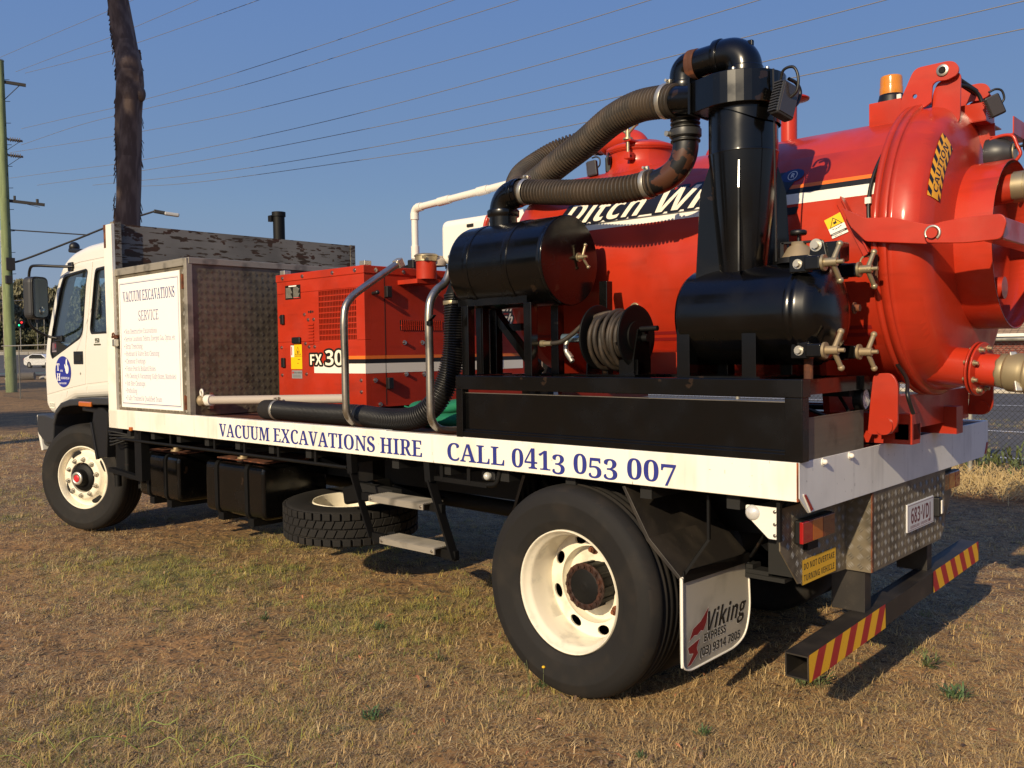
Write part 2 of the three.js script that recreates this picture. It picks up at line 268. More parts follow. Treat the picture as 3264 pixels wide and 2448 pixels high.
// ================================================================ FLATBED TRUCK
const ev = new Evaluator(); ev.useGroups = false; ev.attributes = ['position', 'normal'];
const brush = (b) => { const g = b.geo ? b.geo() : b; g.deleteAttribute('uv'); const q = new Brush(g); q.updateMatrixWorld(); return q; };
const cut = (a, ...bs) => { let r = a; for (const b of bs) r = ev.evaluate(r, brush(b), SUBTRACTION); return r; };
const truck = thing('flatbed_truck', [-3.9, 0, -1.235], 'white cab-over flatbed truck with black chassis, carrying red vacuum equipment on dry grass', 'truck');
{ // ---- cab
  const prof = roundPoly([[-6.18, 1.30], [-6.36, 1.30], [-7.2, 1.262], [-7.46, 1.19], [-7.575, 1.09], [-7.80, 1.10], [-7.905, 1.17], [-7.925, 1.5], [-7.91, 1.66], [-7.85, 1.85], [-7.665, 2.18], [-7.475, 2.455], [-7.34, 2.565], [-7.16, 2.625], [-6.85, 2.665], [-6.18, 2.675]], [0, 0, .05, .08, .03, .03, .05, .1, .1, .1, .2, .1, .1, .1, .1, .08]);
  const outer = brush(nb().prism(prof, 'xy', -2.34, -0.13, 0.075));
  const win = roundPoly([[-7.335, 2.426], [-6.82, 2.449], [-6.785, 2.423], [-6.833, 2.325], [-6.935, 1.885], [-7.0, 1.823], [-7.688, 1.636], [-7.735, 1.70], [-7.687, 1.867], [-7.444, 2.306]], [.05, .03, .03, .1, .04, .05, .02, .03, .1, .06]);
  const qwin = roundPoly([[-6.625, 2.437], [-6.36, 2.445], [-6.36, 1.855], [-6.765, 1.855], [-6.787, 1.90], [-6.66, 2.36]], [.05, .04, .04, .05, .04, .06]);
  const inset = roundPoly([[-6.25, 1.36], [-7.45, 1.36], [-7.80, 1.25], [-7.84, 1.66], [-7.77, 1.86], [-7.60, 2.16], [-7.42, 2.41], [-7.15, 2.56], [-6.25, 2.6]], .05);
  const inner = nb().prism(inset, 'xy', -2.29, -0.18);
  const wscr = nb().prism([[-7.3, 2.40], [-7.6, 2.45], [-8.1, 1.9], [-7.75, 1.72]], 'xy', -2.20, -0.27);
  const groove = (pts, w) => { const b = nb(); for (let i = 0; i + 1 < pts.length; i++) b.bar(V(pts[i][0], pts[i][1], -0.13), V(pts[i + 1][0], pts[i + 1][1], -0.13), 0.022, w, 0, V(0, 0, 1)); return b; };
  let r = cut(outer, inner, nb().prism(win, 'xy', -0.25, 0.2), nb().prism(qwin, 'xy', -0.25, 0.2), nb().prism(win, 'xy', -2.6, -2.2), nb().prism(qwin, 'xy', -2.6, -2.2), wscr);
  for (const g of [[[-6.668, 2.51], [-6.881, 1.759], [-6.909, 1.395]], [[-7.93, 1.268], [-7.212, 1.362], [-6.909, 1.395], [-6.3, 1.433]], [[-7.42, 2.475], [-6.97, 2.508], [-6.2, 2.512]], [[-6.88, 1.39], [-6.9, 1.28]], [[-7.33, 1.34], [-7.36, 1.27]]])
    for (let i = 0; i + 1 < g.length; i++) r = cut(r, groove([g[i], g[i + 1]], 0.009));
  const cg = r.geometry; cg.computeVertexNormals; const cab = new THREE.Mesh(metreUV(cg.index ? cg.toNonIndexed() : cg), M.cabWhite); cab.name = 'cab'; cab.castShadow = cab.receiveShadow = true; truck.add(cab);
  // glazing with black rubber surrounds
  const surround = (pts) => nb().prism(roundPoly(pts, 0), 'xy', -0.150, -0.128, 0, [pts.map((p) => { const cx = pts.reduce((s, q) => s + q[0], 0) / pts.length, cy = pts.reduce((s, q) => s + q[1], 0) / pts.length, d = Math.hypot(p[0] - cx, p[1] - cy), k = (d - 0.022) / d; return [cx + (p[0] - cx) * k, cy + (p[1] - cy) * k]; })]);
  const w1 = nb().prism(win, 'xy', -0.152, -0.147).mesh('window', M.glass, cab); const w2 = nb().prism(qwin, 'xy', -0.152, -0.147).mesh('window', M.glass, cab);
  surround(win).mesh('window_seal', M.plastic, cab); surround(qwin).mesh('window_seal', M.plastic, cab);
  nb().prism([[-7.742, 1.70], [-7.688, 1.640], [-7.30, 1.742], [-7.55, 1.80], [-7.69, 1.86]], 'xy', -0.143, -0.139).mesh('window_panel', M.dark, cab);
  nb().prism(win, 'xy', -2.325, -2.32).mesh('window', M.glass, cab); nb().prism([[-7.41, 2.40], [-7.425, 2.41], [-7.825, 1.77], [-7.81, 1.76]], 'xy', -2.20, -0.27).mesh('windscreen', M.glass, cab);
  nb().box(-6.95, -6.45, 1.55, 1.75, -0.85, -0.35, .05).add(new RoundedBoxGeometry(0.14, 0.62, 0.46, 3, .05), new THREE.Matrix4().makeRotationZ(0.18).setPosition(-6.47, 1.98, -0.6)).box(-6.56, -6.46, 2.27, 2.45, -0.74, -0.46, .04).box(-7.75, -7.3, 1.5, 1.72, -2.2, -0.28, .05).mesh('seat', M.seat, cab);
  nb().box(-7.163, -6.953, 1.585, 1.705, -0.135, -0.124, .03).mesh('door_handle', M.plastic, cab);
  const hb = nb().box(-7.13, -6.985, 1.615, 1.675, -0.128, -0.119, .02); hb.mesh('handle_latch', M.dark, cab);
  nb().cyl(V(-7.02, 1.50, -0.14), V(-7.02, 1.50, -0.126), .011).mesh('door_lock', M.zinc, cab);
  decal('door_emblem', V(-7.612, 1.365, -0.1265), X1, Y1, 0.376, 0.30, 512, 408, (x, w, h) => {
    x.clearRect(0, 0, w, h); x.fillStyle = '#232c8c'; x.beginPath(); x.ellipse(w / 2, h / 2, w / 2 - 3, h / 2 - 3, 0, 0, 7); x.fill();
    x.fillStyle = '#f4f2ea'; x.textAlign = 'left';
    const t = (s, px, py, f, sx = 1, sy = 1) => { x.save(); x.translate(px, py); x.scale(sx, sy); x.font = f; x.fillText(s, 0, 0); x.restore(); };
    t('T', 40, 190, 'bold 130px serif', 1.25, 1); t('H', 45, 320, 'bold 130px serif', 1.15, 1); t('OWER', 160, 205, 'bold 34px serif', 0.8, 1); t('OLDINGS Pty Ltd', 185, 300, 'bold 36px serif', 0.86, 1.1); t('Mob: 0413 053 007', 120, 365, 'bold 30px serif', .9, 1);
    x.beginPath(); x.ellipse(385, 170, 52, 60, 0, 0, 7); x.fill(); x.beginPath(); x.ellipse(372, 92, 22, 58, .1, 0, 7); x.fill(); x.beginPath(); x.ellipse(328, 140, 15, 38, -.5, 0, 7); x.fill();
    x.strokeStyle = '#232c8c'; x.lineWidth = 5; for (const k of [0, 1, 2]) { x.beginPath(); x.moveTo(360 + k * 26, 120); x.lineTo(358 + k * 28, 205); x.stroke(); }
  }, cab);
  decal('model_badge', V(-6.715, 1.75, -0.1265), X1, Y1, 0.16, 0.075, 256, 120, (x, w, h) => { x.fillStyle = '#55563e'; x.font = 'bold 92px sans-serif'; x.textAlign = 'center'; x.fillText('950', w / 2, 76, 240); x.fillRect(14, 92, 228, 22); }, cab);
  decal('maker_badge', V(-7.785, 1.158, -0.1265), X1, Y1, 0.13, 0.062, 256, 122, (x, w, h) => { x.fillStyle = '#e6e4d6'; x.fillRect(0, 0, w, h); x.fillStyle = '#62654f'; x.font = 'bold 88px sans-serif'; x.textAlign = 'center'; x.fillText('ISUZU', w / 2, 92, 230); }, cab);
  decal('window_sticker', V(-7.71, 1.70, -0.137), X1, Y1, 0.12, 0.10, 128, 108, (x, w, h) => { x.fillStyle = '#3c2f38'; x.fillRect(0, 0, w, h); x.fillStyle = '#6d5a62'; x.fillRect(8, 10, 66, 70); x.fillStyle = '#7b2a35'; x.fillRect(82, 18, 30, 44); x.fillStyle = '#8a8086'; x.fillRect(8, 88, 112, 14); }, cab);
  const bm = nb().box(-7.36, -6.98, 2.62, 2.685, -2.2, -2.05); // roof marker on the far side
  bm.mesh('roof_marker', M.plastic, cab);
  nb().sph(V(-7.81, 2.752, -.42), .050, 16).bar(V(-7.86, 2.722, -.42), V(-7.30, 2.655, -.42), .09, .045, .015).mesh('roof_beacon', M.plastic, cab);
}
{ // ---- mirror
  const arm = nb().tube([V(-7.09, 2.485, -0.12), V(-7.22, 2.492, -0.02), V(-7.40, 2.505, 0.09), V(-7.50, 2.50, 0.10), V(-7.55, 2.45, 0.10), V(-7.565, 2.3, 0.10), V(-7.565, 2.1, 0.10), V(-7.6, 2.0, 0.10), V(-7.60, 1.93, 0.06), V(-7.62, 1.86, -0.06), V(-7.55, 1.835, -0.13)], 0.013, 8, 60).box(-7.2, -7.1, 2.45, 2.53, -.16, -.11, .01).box(-7.62, -7.45, 1.80, 1.86, -.16, -.128, .01).mesh('mirror', M.plastic, truck);
  // housing turned so that its glass looks back towards the photographer
  const q = new THREE.Quaternion().setFromEuler(new THREE.Euler(0, 0.40, 0)), c = V(-7.36, 2.205, 0.085);
  const sh = roundPoly([[-.092, -.195], [.092, -.195], [.092, .195], [-.092, .195]], .055, 5);
  const mk = (z0, z1, k, bev) => { const g = nb().prism(sh.map((p) => [p[0] * k, p[1] * (k + (1 - k) * .4)]), 'xy', z0, z1, bev).geo(); g.rotateY(Math.PI / 2); g.applyQuaternion(q); g.translate(c.x, c.y, c.z); return nb().add(g); };
  mk(-0.115, 0.0, 1, 0.035).mesh('mirror_housing', M.greyPlastic, arm);
  mk(-0.005, 0.012, 1, 0.005).mesh('mirror_rim', M.plastic, arm);
  mk(0.0125, 0.0145, 0.86, 0).mesh('mirror_glass', M.mirror, arm);
  const sp = new THREE.SphereGeometry(0.045, 20, 10, 0, 7, 0, 0.7); sp.rotateX(Math.PI / 2); sp.scale(1, 1.25, 0.5); sp.translate(0.01, -0.12, 0); sp.rotateY(Math.PI / 2); sp.applyQuaternion(q); sp.translate(c.x, c.y, c.z);
  nb().add(sp).mesh('spot_mirror', M.mirror, arm);
}
{ // ---- front guard, step, bumper
  const arch = [[-6.30, 1.298], [-6.65, 1.292], [-7.16, 1.262], [-7.36, 1.225], [-7.50, 1.15], [-7.585, 1.03], [-7.62, 0.86], [-7.575, 0.86], [-7.545, 1.0], [-7.475, 1.105], [-7.34, 1.175], [-7.14, 1.20], [-6.65, 1.225], [-6.30, 1.232]];
  const g = nb().prism(arch, 'xy', -0.42, -0.07, 0.012).mesh('mudguard', M.greyPlastic, truck);
  nb().box(-6.905, -6.64, 1.205, 1.252, -0.078, -0.052, .012).mesh('indicator_lamp', M.amberLens, g);
  nb().prism([[-7.57, .86], [-7.5, 1.1], [-7.34, 1.17], [-6.4, 1.22], [-6.3, 1.22], [-6.3, 0.5], [-6.5, .45], [-6.5, 1.1], [-7.3, 1.08], [-7.45, .9]], 'xy', -0.75, -0.40).mesh('wheel_arch_liner', M.dark, truck);
  nb().prism([[-6.99, 1.155], [-6.75, 1.15], [-6.78, 1.06], [-6.66, 0.74], [-6.50, 0.76], [-6.44, 1.16], [-6.55, 1.2], [-6.99, 1.2]], 'xy', -0.40, -0.12, 0.01).prism([[-6.80, 1.06], [-6.765, 1.06], [-6.655, .735], [-6.69, .73]], 'xy', -0.13, -0.105, 0.004).mesh('guard_flap', M.plastic, truck);
  const bump = nb().box(-8.06, -7.62, 0.76, 1.06, -2.36, -0.14, .05).prism(roundPoly([[-8.06, 1.09], [-7.85, 1.1], [-7.60, 1.07], [-7.60, 0.82], [-7.85, .80], [-8.06, .9]], .04), 'xy', -0.24, -0.10, .02).mesh('front_bumper', M.greyPlastic, truck);
  nb().prism(roundPoly([[-8.11, 1.08], [-8.06, 1.08], [-8.05, 0.92], [-7.985, 0.73], [-8.02, 0.72], [-8.10, .90]], .012), 'xy', -2.36, -0.12, .008).mesh('bumper_trim', M.cabWhite, bump);
}
// ---- wheels: axis z, outside towards +z, rim flange at z = 0
function wheel(front, x, zFlange, far, name) {
  const w = new THREE.Group(); w.name = name || 'wheel'; w.position.set(x, 0.507, zFlange); if (far) w.rotation.y = Math.PI;
  const gr = (z) => [[0.505, z + .012], [0.491, z + .009], [0.491, z - .009], [0.505, z - .012]];
  const tyre = nb().lathe([[.296, -.03], [.297, -.004], [.306, .006], [.335, .016], [.338, .020], [.345, .019], [.385, .028], [.42, .031], [.424, .034], [.43, .031], [.455, .026], [.478, .014], [.490, -.002], [.497, -.018], [.502, -.032], ...gr(-.068), ...gr(-.105), ...gr(-.150), ...gr(-.190), [.502, -.225], [.492, -.25], [.45, -.28], [.38, -.285], [.30, -.26], [.296, -.23]].map((p) => [p[0], p[1]]), 'z', V(0, 0, 0), 96);
  tyre.mesh('tyre', M.rubber, w);
  const r = nb();
  if (front) {
    r.lathe([[.297, -.20], [.285, -.20], [.262, -.12], [.268, -.05], [.28, -.02], [.284, .0], [.2925, .003], [.297, -.004]], 'z', V(0, 0, 0), 72);
    r.lathe([[.268, -.055], [.25, -.062], [.225, -.05], [.205, -.018], [.19, -.004], [.145, 0], [.14, -.01], [.14, -.05]], 'z', V(0, 0, 0), 72);
  } else {
    r.lathe([[.297, -.02], [.2935, .003], [.2875, .0], [.283, -.012], [.277, -.03], [.268, -.038], [.262, -.055], [.262, -.10], [.258, -.15], [.2555, -.17], [.2565, -.206]], 'z', V(0, 0, 0), 72);
    r.lathe([[.192, -.196], [.188, -.21], [.184, -.245], [.178, -.252], [.098, -.252]], 'z', V(0, 0, 0), 64);
    const loop = (cx, cy, a, b, rot, n) => [...Array(n).keys()].map((i) => { const t = i / n * 6.28318, x = Math.cos(t) * a, y = Math.sin(t) * b; return [cx + x * Math.cos(rot) - y * Math.sin(rot), cy + x * Math.sin(rot) + y * Math.cos(rot)]; });
    const holes = [loop(0, 0, .188, .188, 0, 64)]; for (let k = 0; k < 8; k++) { const a = k / 8 * 6.283 + .3; holes.push(loop(Math.cos(a) * .223, Math.sin(a) * .223, .024, .036, a, 24)); }
    r.prism(loop(0, 0, .258, .258, 0, 72), 'xy', -.206, -.194, .001, holes);
  }
  const rim = r.mesh('rim', M.rimWhite, w);
  if (front) for (let k = 0; k < 4; k++) { const a = k * 1.571 + .5, g = new THREE.SphereGeometry(1, 16, 8); g.scale(.032, .062, .012); g.rotateZ(a); g.translate(Math.cos(a) * .232, Math.sin(a) * .232, -.052); nb().add(g).mesh('hand_hole', M.dark, w); }
  if (front) {
    nb().lathe([[.139, -.06], [.13, -.02], [.118, .0], [.085, .004], [.072, .012], [.068, .055], [.062, .062], [0, .062]], 'z', V(0, 0, 0), 40).mesh('hub', M.blackDull, w);
    nb().lathe([[.062, .06], [.058, .072], [.036, .074], [.034, .06]], 'z', V(0, 0, 0), 32).mesh('hub_ring', M.zinc, w);
    nb().lathe([[.034, .06], [.033, .071], [.02, .073], [0, .073]], 'z', V(0, 0, 0), 32).mesh('hub_cap', std({ color: lin(.55, .02, .03), roughness: .4 }), w);
  } else {
    const h = nb().lathe([[.108, -.255], [.10, -.25], [.098, -.15], [.103, -.146], [.112, -.144]], 'z', V(0, 0, 0), 40); for (let k = 0; k < 10; k++) { const a = k * .6283; h.bar(V(Math.cos(a) * .100, Math.sin(a) * .100, -.25), V(Math.cos(a) * .102, Math.sin(a) * .102, -.15), .018, .018); } h.mesh('hub', M.blackDull, w);
    const f = nb().lathe([[.113, -.146], [.114, -.134], [.085, -.133], [.085, -.146]], 'z', V(0, 0, 0), 40); for (let k = 0; k < 16; k++) { const a = k * .3927; bolt(f, V(Math.cos(a) * .099, Math.sin(a) * .099, -.134), Z1, .0105, .008); } f.mesh('hub_flange', std({ map: rustMap, color: lin(.32, .30, .30), roughness: .7 }), w);
    nb().lathe([[.086, -.136], [.080, -.129], [.03, -.126], [.026, -.122], [.012, -.122], [0, -.123]], 'z', V(0, 0, 0), 40).mesh('hub_cap', M.blackDull, w);
  }
  const nutG = (() => { const b = nb(); if (front) { b.cyl(V(0, 0, 0), V(0, 0, .008), .024, .022, 16).cyl(V(0, 0, .006), V(0, 0, .024), .0165, .0155, 6).cyl(V(0, 0, .02), V(0, 0, .031), .009, .009, 10); } else b.cyl(V(0, 0, 0), V(0, 0, .007), .026, .026, 16).cyl(V(0, 0, .007), V(0, 0, .03), .017, .016, 6).cyl(V(0, 0, .028), V(0, 0, .04), .010, .010, 10); return b.geo(); })();
  const n = front ? 10 : 3;
  for (let k = 0; k < n; k++) { const a = front ? k / n * 6.2832 + .2 : [1.73, -.87, .42][k], m = new THREE.Mesh(nutG, front ? M.zinc : M.rust); m.name = 'wheel_nut'; m.castShadow = true; m.position.set(Math.cos(a) * .17 * (front ? 1 : .96), Math.sin(a) * .17 * (front ? 1 : .96), front ? -.002 : -.252); w.add(m); }
  truck.add(w); return w;
}
{ const w = wheel(true, -7.148, -0.165); w.rotation.y = .407; w.position.y = .522; wheel(true, -7.148, -2.30, true).rotation.y = Math.PI + .36; }
wheel(false, -1.15, 0.003); wheel(false, -1.15, -2.473, true);
nb().lathe([[.30, -.03], [.34, .016], [.43, .03], [.478, .014], [.502, -.032], [.505, -.225], [.45, -.28], [.30, -.26]], 'z', V(-1.15, .507, -.33), 64).lathe([[.30, -.03], [.34, .016], [.43, .03], [.478, .014], [.502, -.032], [.505, -.225], [.45, -.28], [.30, -.26]], 'z', V(-1.15, .507, -1.86), 64).mesh('inner_tyre', M.rubber, truck);
{ // ---- chassis
  nb().box(-7.9, -0.15, 0.72, 0.97, -0.92, -0.84).box(-7.9, -0.15, 0.72, 0.97, -1.63, -1.55).cyl(V(-1.15, .507, -.4), V(-1.15, .507, -2.1), .09).cyl(V(-7.42, .46, -.3), V(-7.42, .46, -2.2), .06).sph(V(-1.15, .5, -1.235), .22, 18).cyl(V(-6.4, .62, -1.235), V(-1.3, .55, -1.235), .055).box(-7.8, -6.3, .55, 1.15, -1.75, -.75, .05).mesh('chassis', M.chassis, truck);
  const lb = nb(); for (let i = 0; i < 5; i++) lb.box(-1.95 + i * .08, -.35 - i * .08, .56 + i * .022, .58 + i * .022, -.68, -.60); lb.box(-0.42, -.28, .60, .98, -.70, -.58); lb.mesh('leaf_spring', M.chassis, truck);
  const cm = nb(); for (let x = -5.9; x < -0.1; x += .43) cm.box(x - .03, x + .03, 0.985, 1.175, -2.42, -.06); cm.box(-5.95, -.05, .97, 1.12, -.94, -.82).box(-5.95, -.05, .97, 1.12, -1.65, -1.53).mesh('cross_member', M.chassis, truck);
  nb().box(-6.5, -6.12, .55, 1.02, -.55, -.28, .02).box(-6.42, -6.2, .62, .95, -.27, -.16, .03).cyl(V(-6.46, .63, -.2), V(-6.28, .66, -.2), .045).cyl(V(-6.32, .52, -.14), V(-6.32, .62, -.14), .03).bar(V(-6.36, .67, -.10), V(-5.72, .64, -.09), .05, .035).box(-5.78, -5.66, .63, 1.04, -.12, -.05).box(-6.45, -6.15, .98, 1.04, -.4, -.12).mesh('step_bracket', M.blackDull, truck);
  const w = nb(); for (let k = 0; k < 5; k++) w.tube([V(-6.38, 1.0 - k * .02, -.10 - k * .02), V(-6.26, 1.01 - k * .03, -.06), V(-6.1, .985 - k * .012, -.13), V(-5.98, .96, -.18)], .008, 6); w.mesh('cable_bundle', M.chassis, truck);
  // fuel tanks
  const tank = (x0, x1, y0, y1, cap) => {
    const t = nb().prism(roundPoly([[-.26, y0], [-.82, y0], [-.82, y1], [-.26, y1]], .06, 5), 'zy', x0, x1, .028).mesh('fuel_tank', M.black, truck);
    for (const x of [x0 + .18, x1 - .22]) nb().prism(roundPoly([[-.252, y0 - .006], [-.83, y0 - .006], [-.83, y1 + .006], [-.252, y1 + .006]], .06, 5), 'zy', x - .022, x + .022, 0).box(x - .03, x + .05, y0 - .06, y0 - .002, -.85, -.28).mesh('tank_strap', M.blackDull, t);
    nb().cyl(V(cap, y1 - .005, -.36), V(cap, y1 + .035, -.36), .048, .044, 20).cyl(V(cap, y1 + .03, -.36), V(cap, y1 + .05, -.36), .03, .025, 8).mesh('filler_cap', M.tan, t);
    nb().box(x0 + .12, x1 - .04, y1 + .008, y1 + .02, -.78, -.30).mesh('tank_top_plate', M.rust, t);
  };
  tank(-6.17, -5.46, .445, .83, -5.68); tank(-5.02, -4.19, .44, .842, -4.62);
  
  nb().bar(V(-4.1, .86, -.75), V(-3.05, .62, -.95), .12, .03).bar(V(-3.35, .70, -.42), V(-3.0, .78, -.40), .16, .12, .02).box(-3.25, -3.1, .80, 1.0, -.5, -.4).mesh('spare_carrier', M.blackDull, truck);
  nb().bar(V(-3.16, .78, -.35), V(-2.62, .80, -.2), .06).bar(V(-3.05, .45, -.5), V(-2.56, .56, -.1), .05).mesh('step_brace', M.chassis, truck);
}
{ // ---- tray
  nb().box(-6.13, -0.008, 1.165, 1.193, -2.47, -0.045).mesh('tray_deck', M.deck, truck);
  const side = nb().box(-6.14, -0.004, 1.052, 1.2045, -0.048, 0, .004).box(-6.14, -2.47, 1.2045, 1.2075, -.05, -.004).mesh('side_rail', M.white, truck);
  nb().box(-6.14, -0.004, 1.052, 1.2045, -2.47, -2.42, .004).mesh('side_rail', M.white, truck);
  nb().box(-5.725, -5.685, 1.045, 1.078, 0.001, .02, .006).mesh('side_marker_lamp', M.amberLens, side);
  nb().box(-0.006, 0.001, 1.054, 1.2035, -0.030, 0.0015).mesh('rust_edge', std({ map: rustMap, color: lin(1.6, 1.2, .8), roughness: .8 }), side);
  const lettering = (txt, x0, x1, y0, y1, cap, asc) => decal('lettering', V(x0, y0, 0.0022), X1, Y1, x1 - x0, y1 - y0, 2048, Math.round(2048 * (y1 - y0) / (x1 - x0)), (x, w, h) => {
    x.fillStyle = '#28307f'; const f = h * cap; x.font = `bold ${f}px serif`; x.textBaseline = 'alphabetic';
    const adv = [...txt].map((c) => x.measureText(c).width); const tot = adv.reduce((a, b) => a + b, 0), k = (w - 10) / tot; let px = 5;
    [...txt].forEach((c, i) => { const old = asc && '357'.includes(c), four = asc && c === '4'; x.save(); x.translate(px, h * (old ? .89 : .80)); x.scale(k, four ? 1.08 : 1); x.fillText(c, 0, 0); x.restore(); px += adv[i] * k; });
  }, side);
  lettering('VACUUM EXCAVATIONS HIRE', -4.325, -2.15, 1.048, 1.1885, 0.90, false);
  lettering('CALL 0413 053 007', -1.97, -0.535, 1.048, 1.1885, 0.92, true);
  const rear = nb().prism([[-2.468, 1.2045], [-0.002, 1.2045], [-0.002, 1.066], [-0.085, 1.0], [-2.385, 1.0], [-2.468, 1.07]], 'zy', -0.004, 0.004, .0015).mesh('rear_board', phy({ map: whiteMap, color: lin(.80, .84, .92), roughness: .5 }), truck);
  nb().box(-0.05, -0.005, 1.055, 1.19, -2.43, -.05).mesh('rear_beam', M.chassis, rear);
  const rf = nb().prism([[-.035, 1.075], [-.052, 1.078], [-.115, 1.012], [-.096, 1.006]], 'zy', .004, .009, .001); rf.mesh('reflector', M.redLens, rear);
  nb().prism([[-.030, 1.077], [-.034, 1.08], [-.097, 1.003], [-.091, 1.002]], 'zy', .0042, .008).mesh('reflector_edge', M.cream, rear);
  nb().prism([[-2.465, 1.08], [-2.44, 1.08], [-2.40, 1.015], [-2.43, 1.012]], 'zy', .004, .009, .001).mesh('reflector', M.redLens, rear);
  for (const z of [-.212, -.475]) bolt(nb(), V(.004, 1.188, z), X1, .011, .009).sph(V(.014, 1.188, z), .011, 10).mesh('bolt', M.cream, rear);
  // headboard
  const hbp = nb().box(-6.135, -5.985, 1.052, 2.752, -0.03, 0.0, .004).box(-6.135, -6.125, 1.2, 2.75, -.09, -.03).mesh('headboard_post', M.white, truck);
  nb().box(-6.134, -6.09, 2.70, 2.7535, -0.02, .0012).box(-6.13, -6.09, 2.56, 2.70, -0.02, .001).mesh('rust_stain', M.rust, hbp);
  const hg = new THREE.BoxGeometry(0.012, 1.56, 2.42); hg.translate(-6.03, 1.98, -1.285); nb().add(hg);
  const hm = new THREE.Mesh(hg, M.rustPlate); hm.name = 'headboard'; hm.castShadow = hm.receiveShadow = true; truck.add(hm);
  nb().box(-6.07, -5.985, 1.2, 2.775, -.085, -.03).mesh('headboard_edge', M.rustPlate, truck); nb().box(-6.034, -6.018, 1.2, 2.765, -2.53, -2.47).mesh('headboard_edge', M.rustPlate, truck);
  nb().cyl(V(-6.35, 1.3, -1.84), V(-6.35, 3.05, -1.84), .058, .058, 24, true).cyl(V(-6.35, 3.03, -1.84), V(-6.35, 3.075, -1.84), .068, .068, 24).box(-6.42, -6.36, 2.98, 3.04, -1.80, -1.76).mesh('exhaust_stack', M.blackDull, truck);
  // tie rail below the tray
  const tr = nb().tube([V(-6.1, .958, -.05), V(-4.5, .958, -.05), V(-2.9, .957, -.05)], .012, 8).bar(V(-2.2, .960, -.06), V(-1.72, .955, -.06), .025, .025).tube([V(-1.73, .955, -.06), V(-1.66, .97, -.06), V(-1.63, 1.04, -.06)], .014, 8);
  for (const x of [-5.7, -5.15, -4.48, -4.07, -3.65, -3.23, -2.06, -1.85]) tr.box(x - .012, x + .012, .955, 1.055, -.058, -.046); tr.mesh('tie_rail', M.blackDull, truck);
  const wl = nb().box(-1.79, -1.69, .975, 1.03, -.14, -.08, .01).mesh('side_work_lamp', M.plastic, truck);
  nb().cyl(V(-1.735, 1.0, -.085), V(-1.735, 1.0, -.072), .022).sph(V(-1.735, 1.0, -.072), .022, 12, 1).mesh('lens', M.clearLens, wl);
}
{ // ---- ladder
  const l = nb();
  l.bar(V(-2.845, 1.055, -.04), V(-2.838, .93, -.04), .045, .045).bar(V(-2.838, .94, -.04), V(-2.665, .565, -.04), .045, .012).bar(V(-2.15, 1.055, -.04), V(-2.14, .94, -.04), .045, .045).bar(V(-2.14, .95, -.04), V(-1.955, .535, -.04), .055, .014);
  l.bar(V(-2.75, .80, -.05), V(-2.05, .80, -.05), .03, .045).bar(V(-2.66, .57, -.05), V(-1.95, .555, -.05), .03, .05);
  const lad = l.mesh('access_ladder', M.blackDull, truck);
  for (const [x0, x1, y] of [[-2.612, -2.14, .824], [-2.52, -2.055, .592]]) {
    const t = nb().box(x0, x1, y - .034, y, .012, .020).box(x0, x1, y - .006, y, -.13, .012); for (let k = 0; k < 9; k++) t.box(x0, x1, y, y + .003, -.125 + k * .016, -.117 + k * .016);
    const tm = t.mesh('step_tread', M.alu, lad); bolt(nb(), V(x0 + .02, y - .018, .02), Z1, .006, .004).mesh('bolt', M.steel, lad); bolt(nb(), V(x1 - .02, y - .018, .02), Z1, .006, .004).mesh('bolt', M.steel, lad);
  }
}
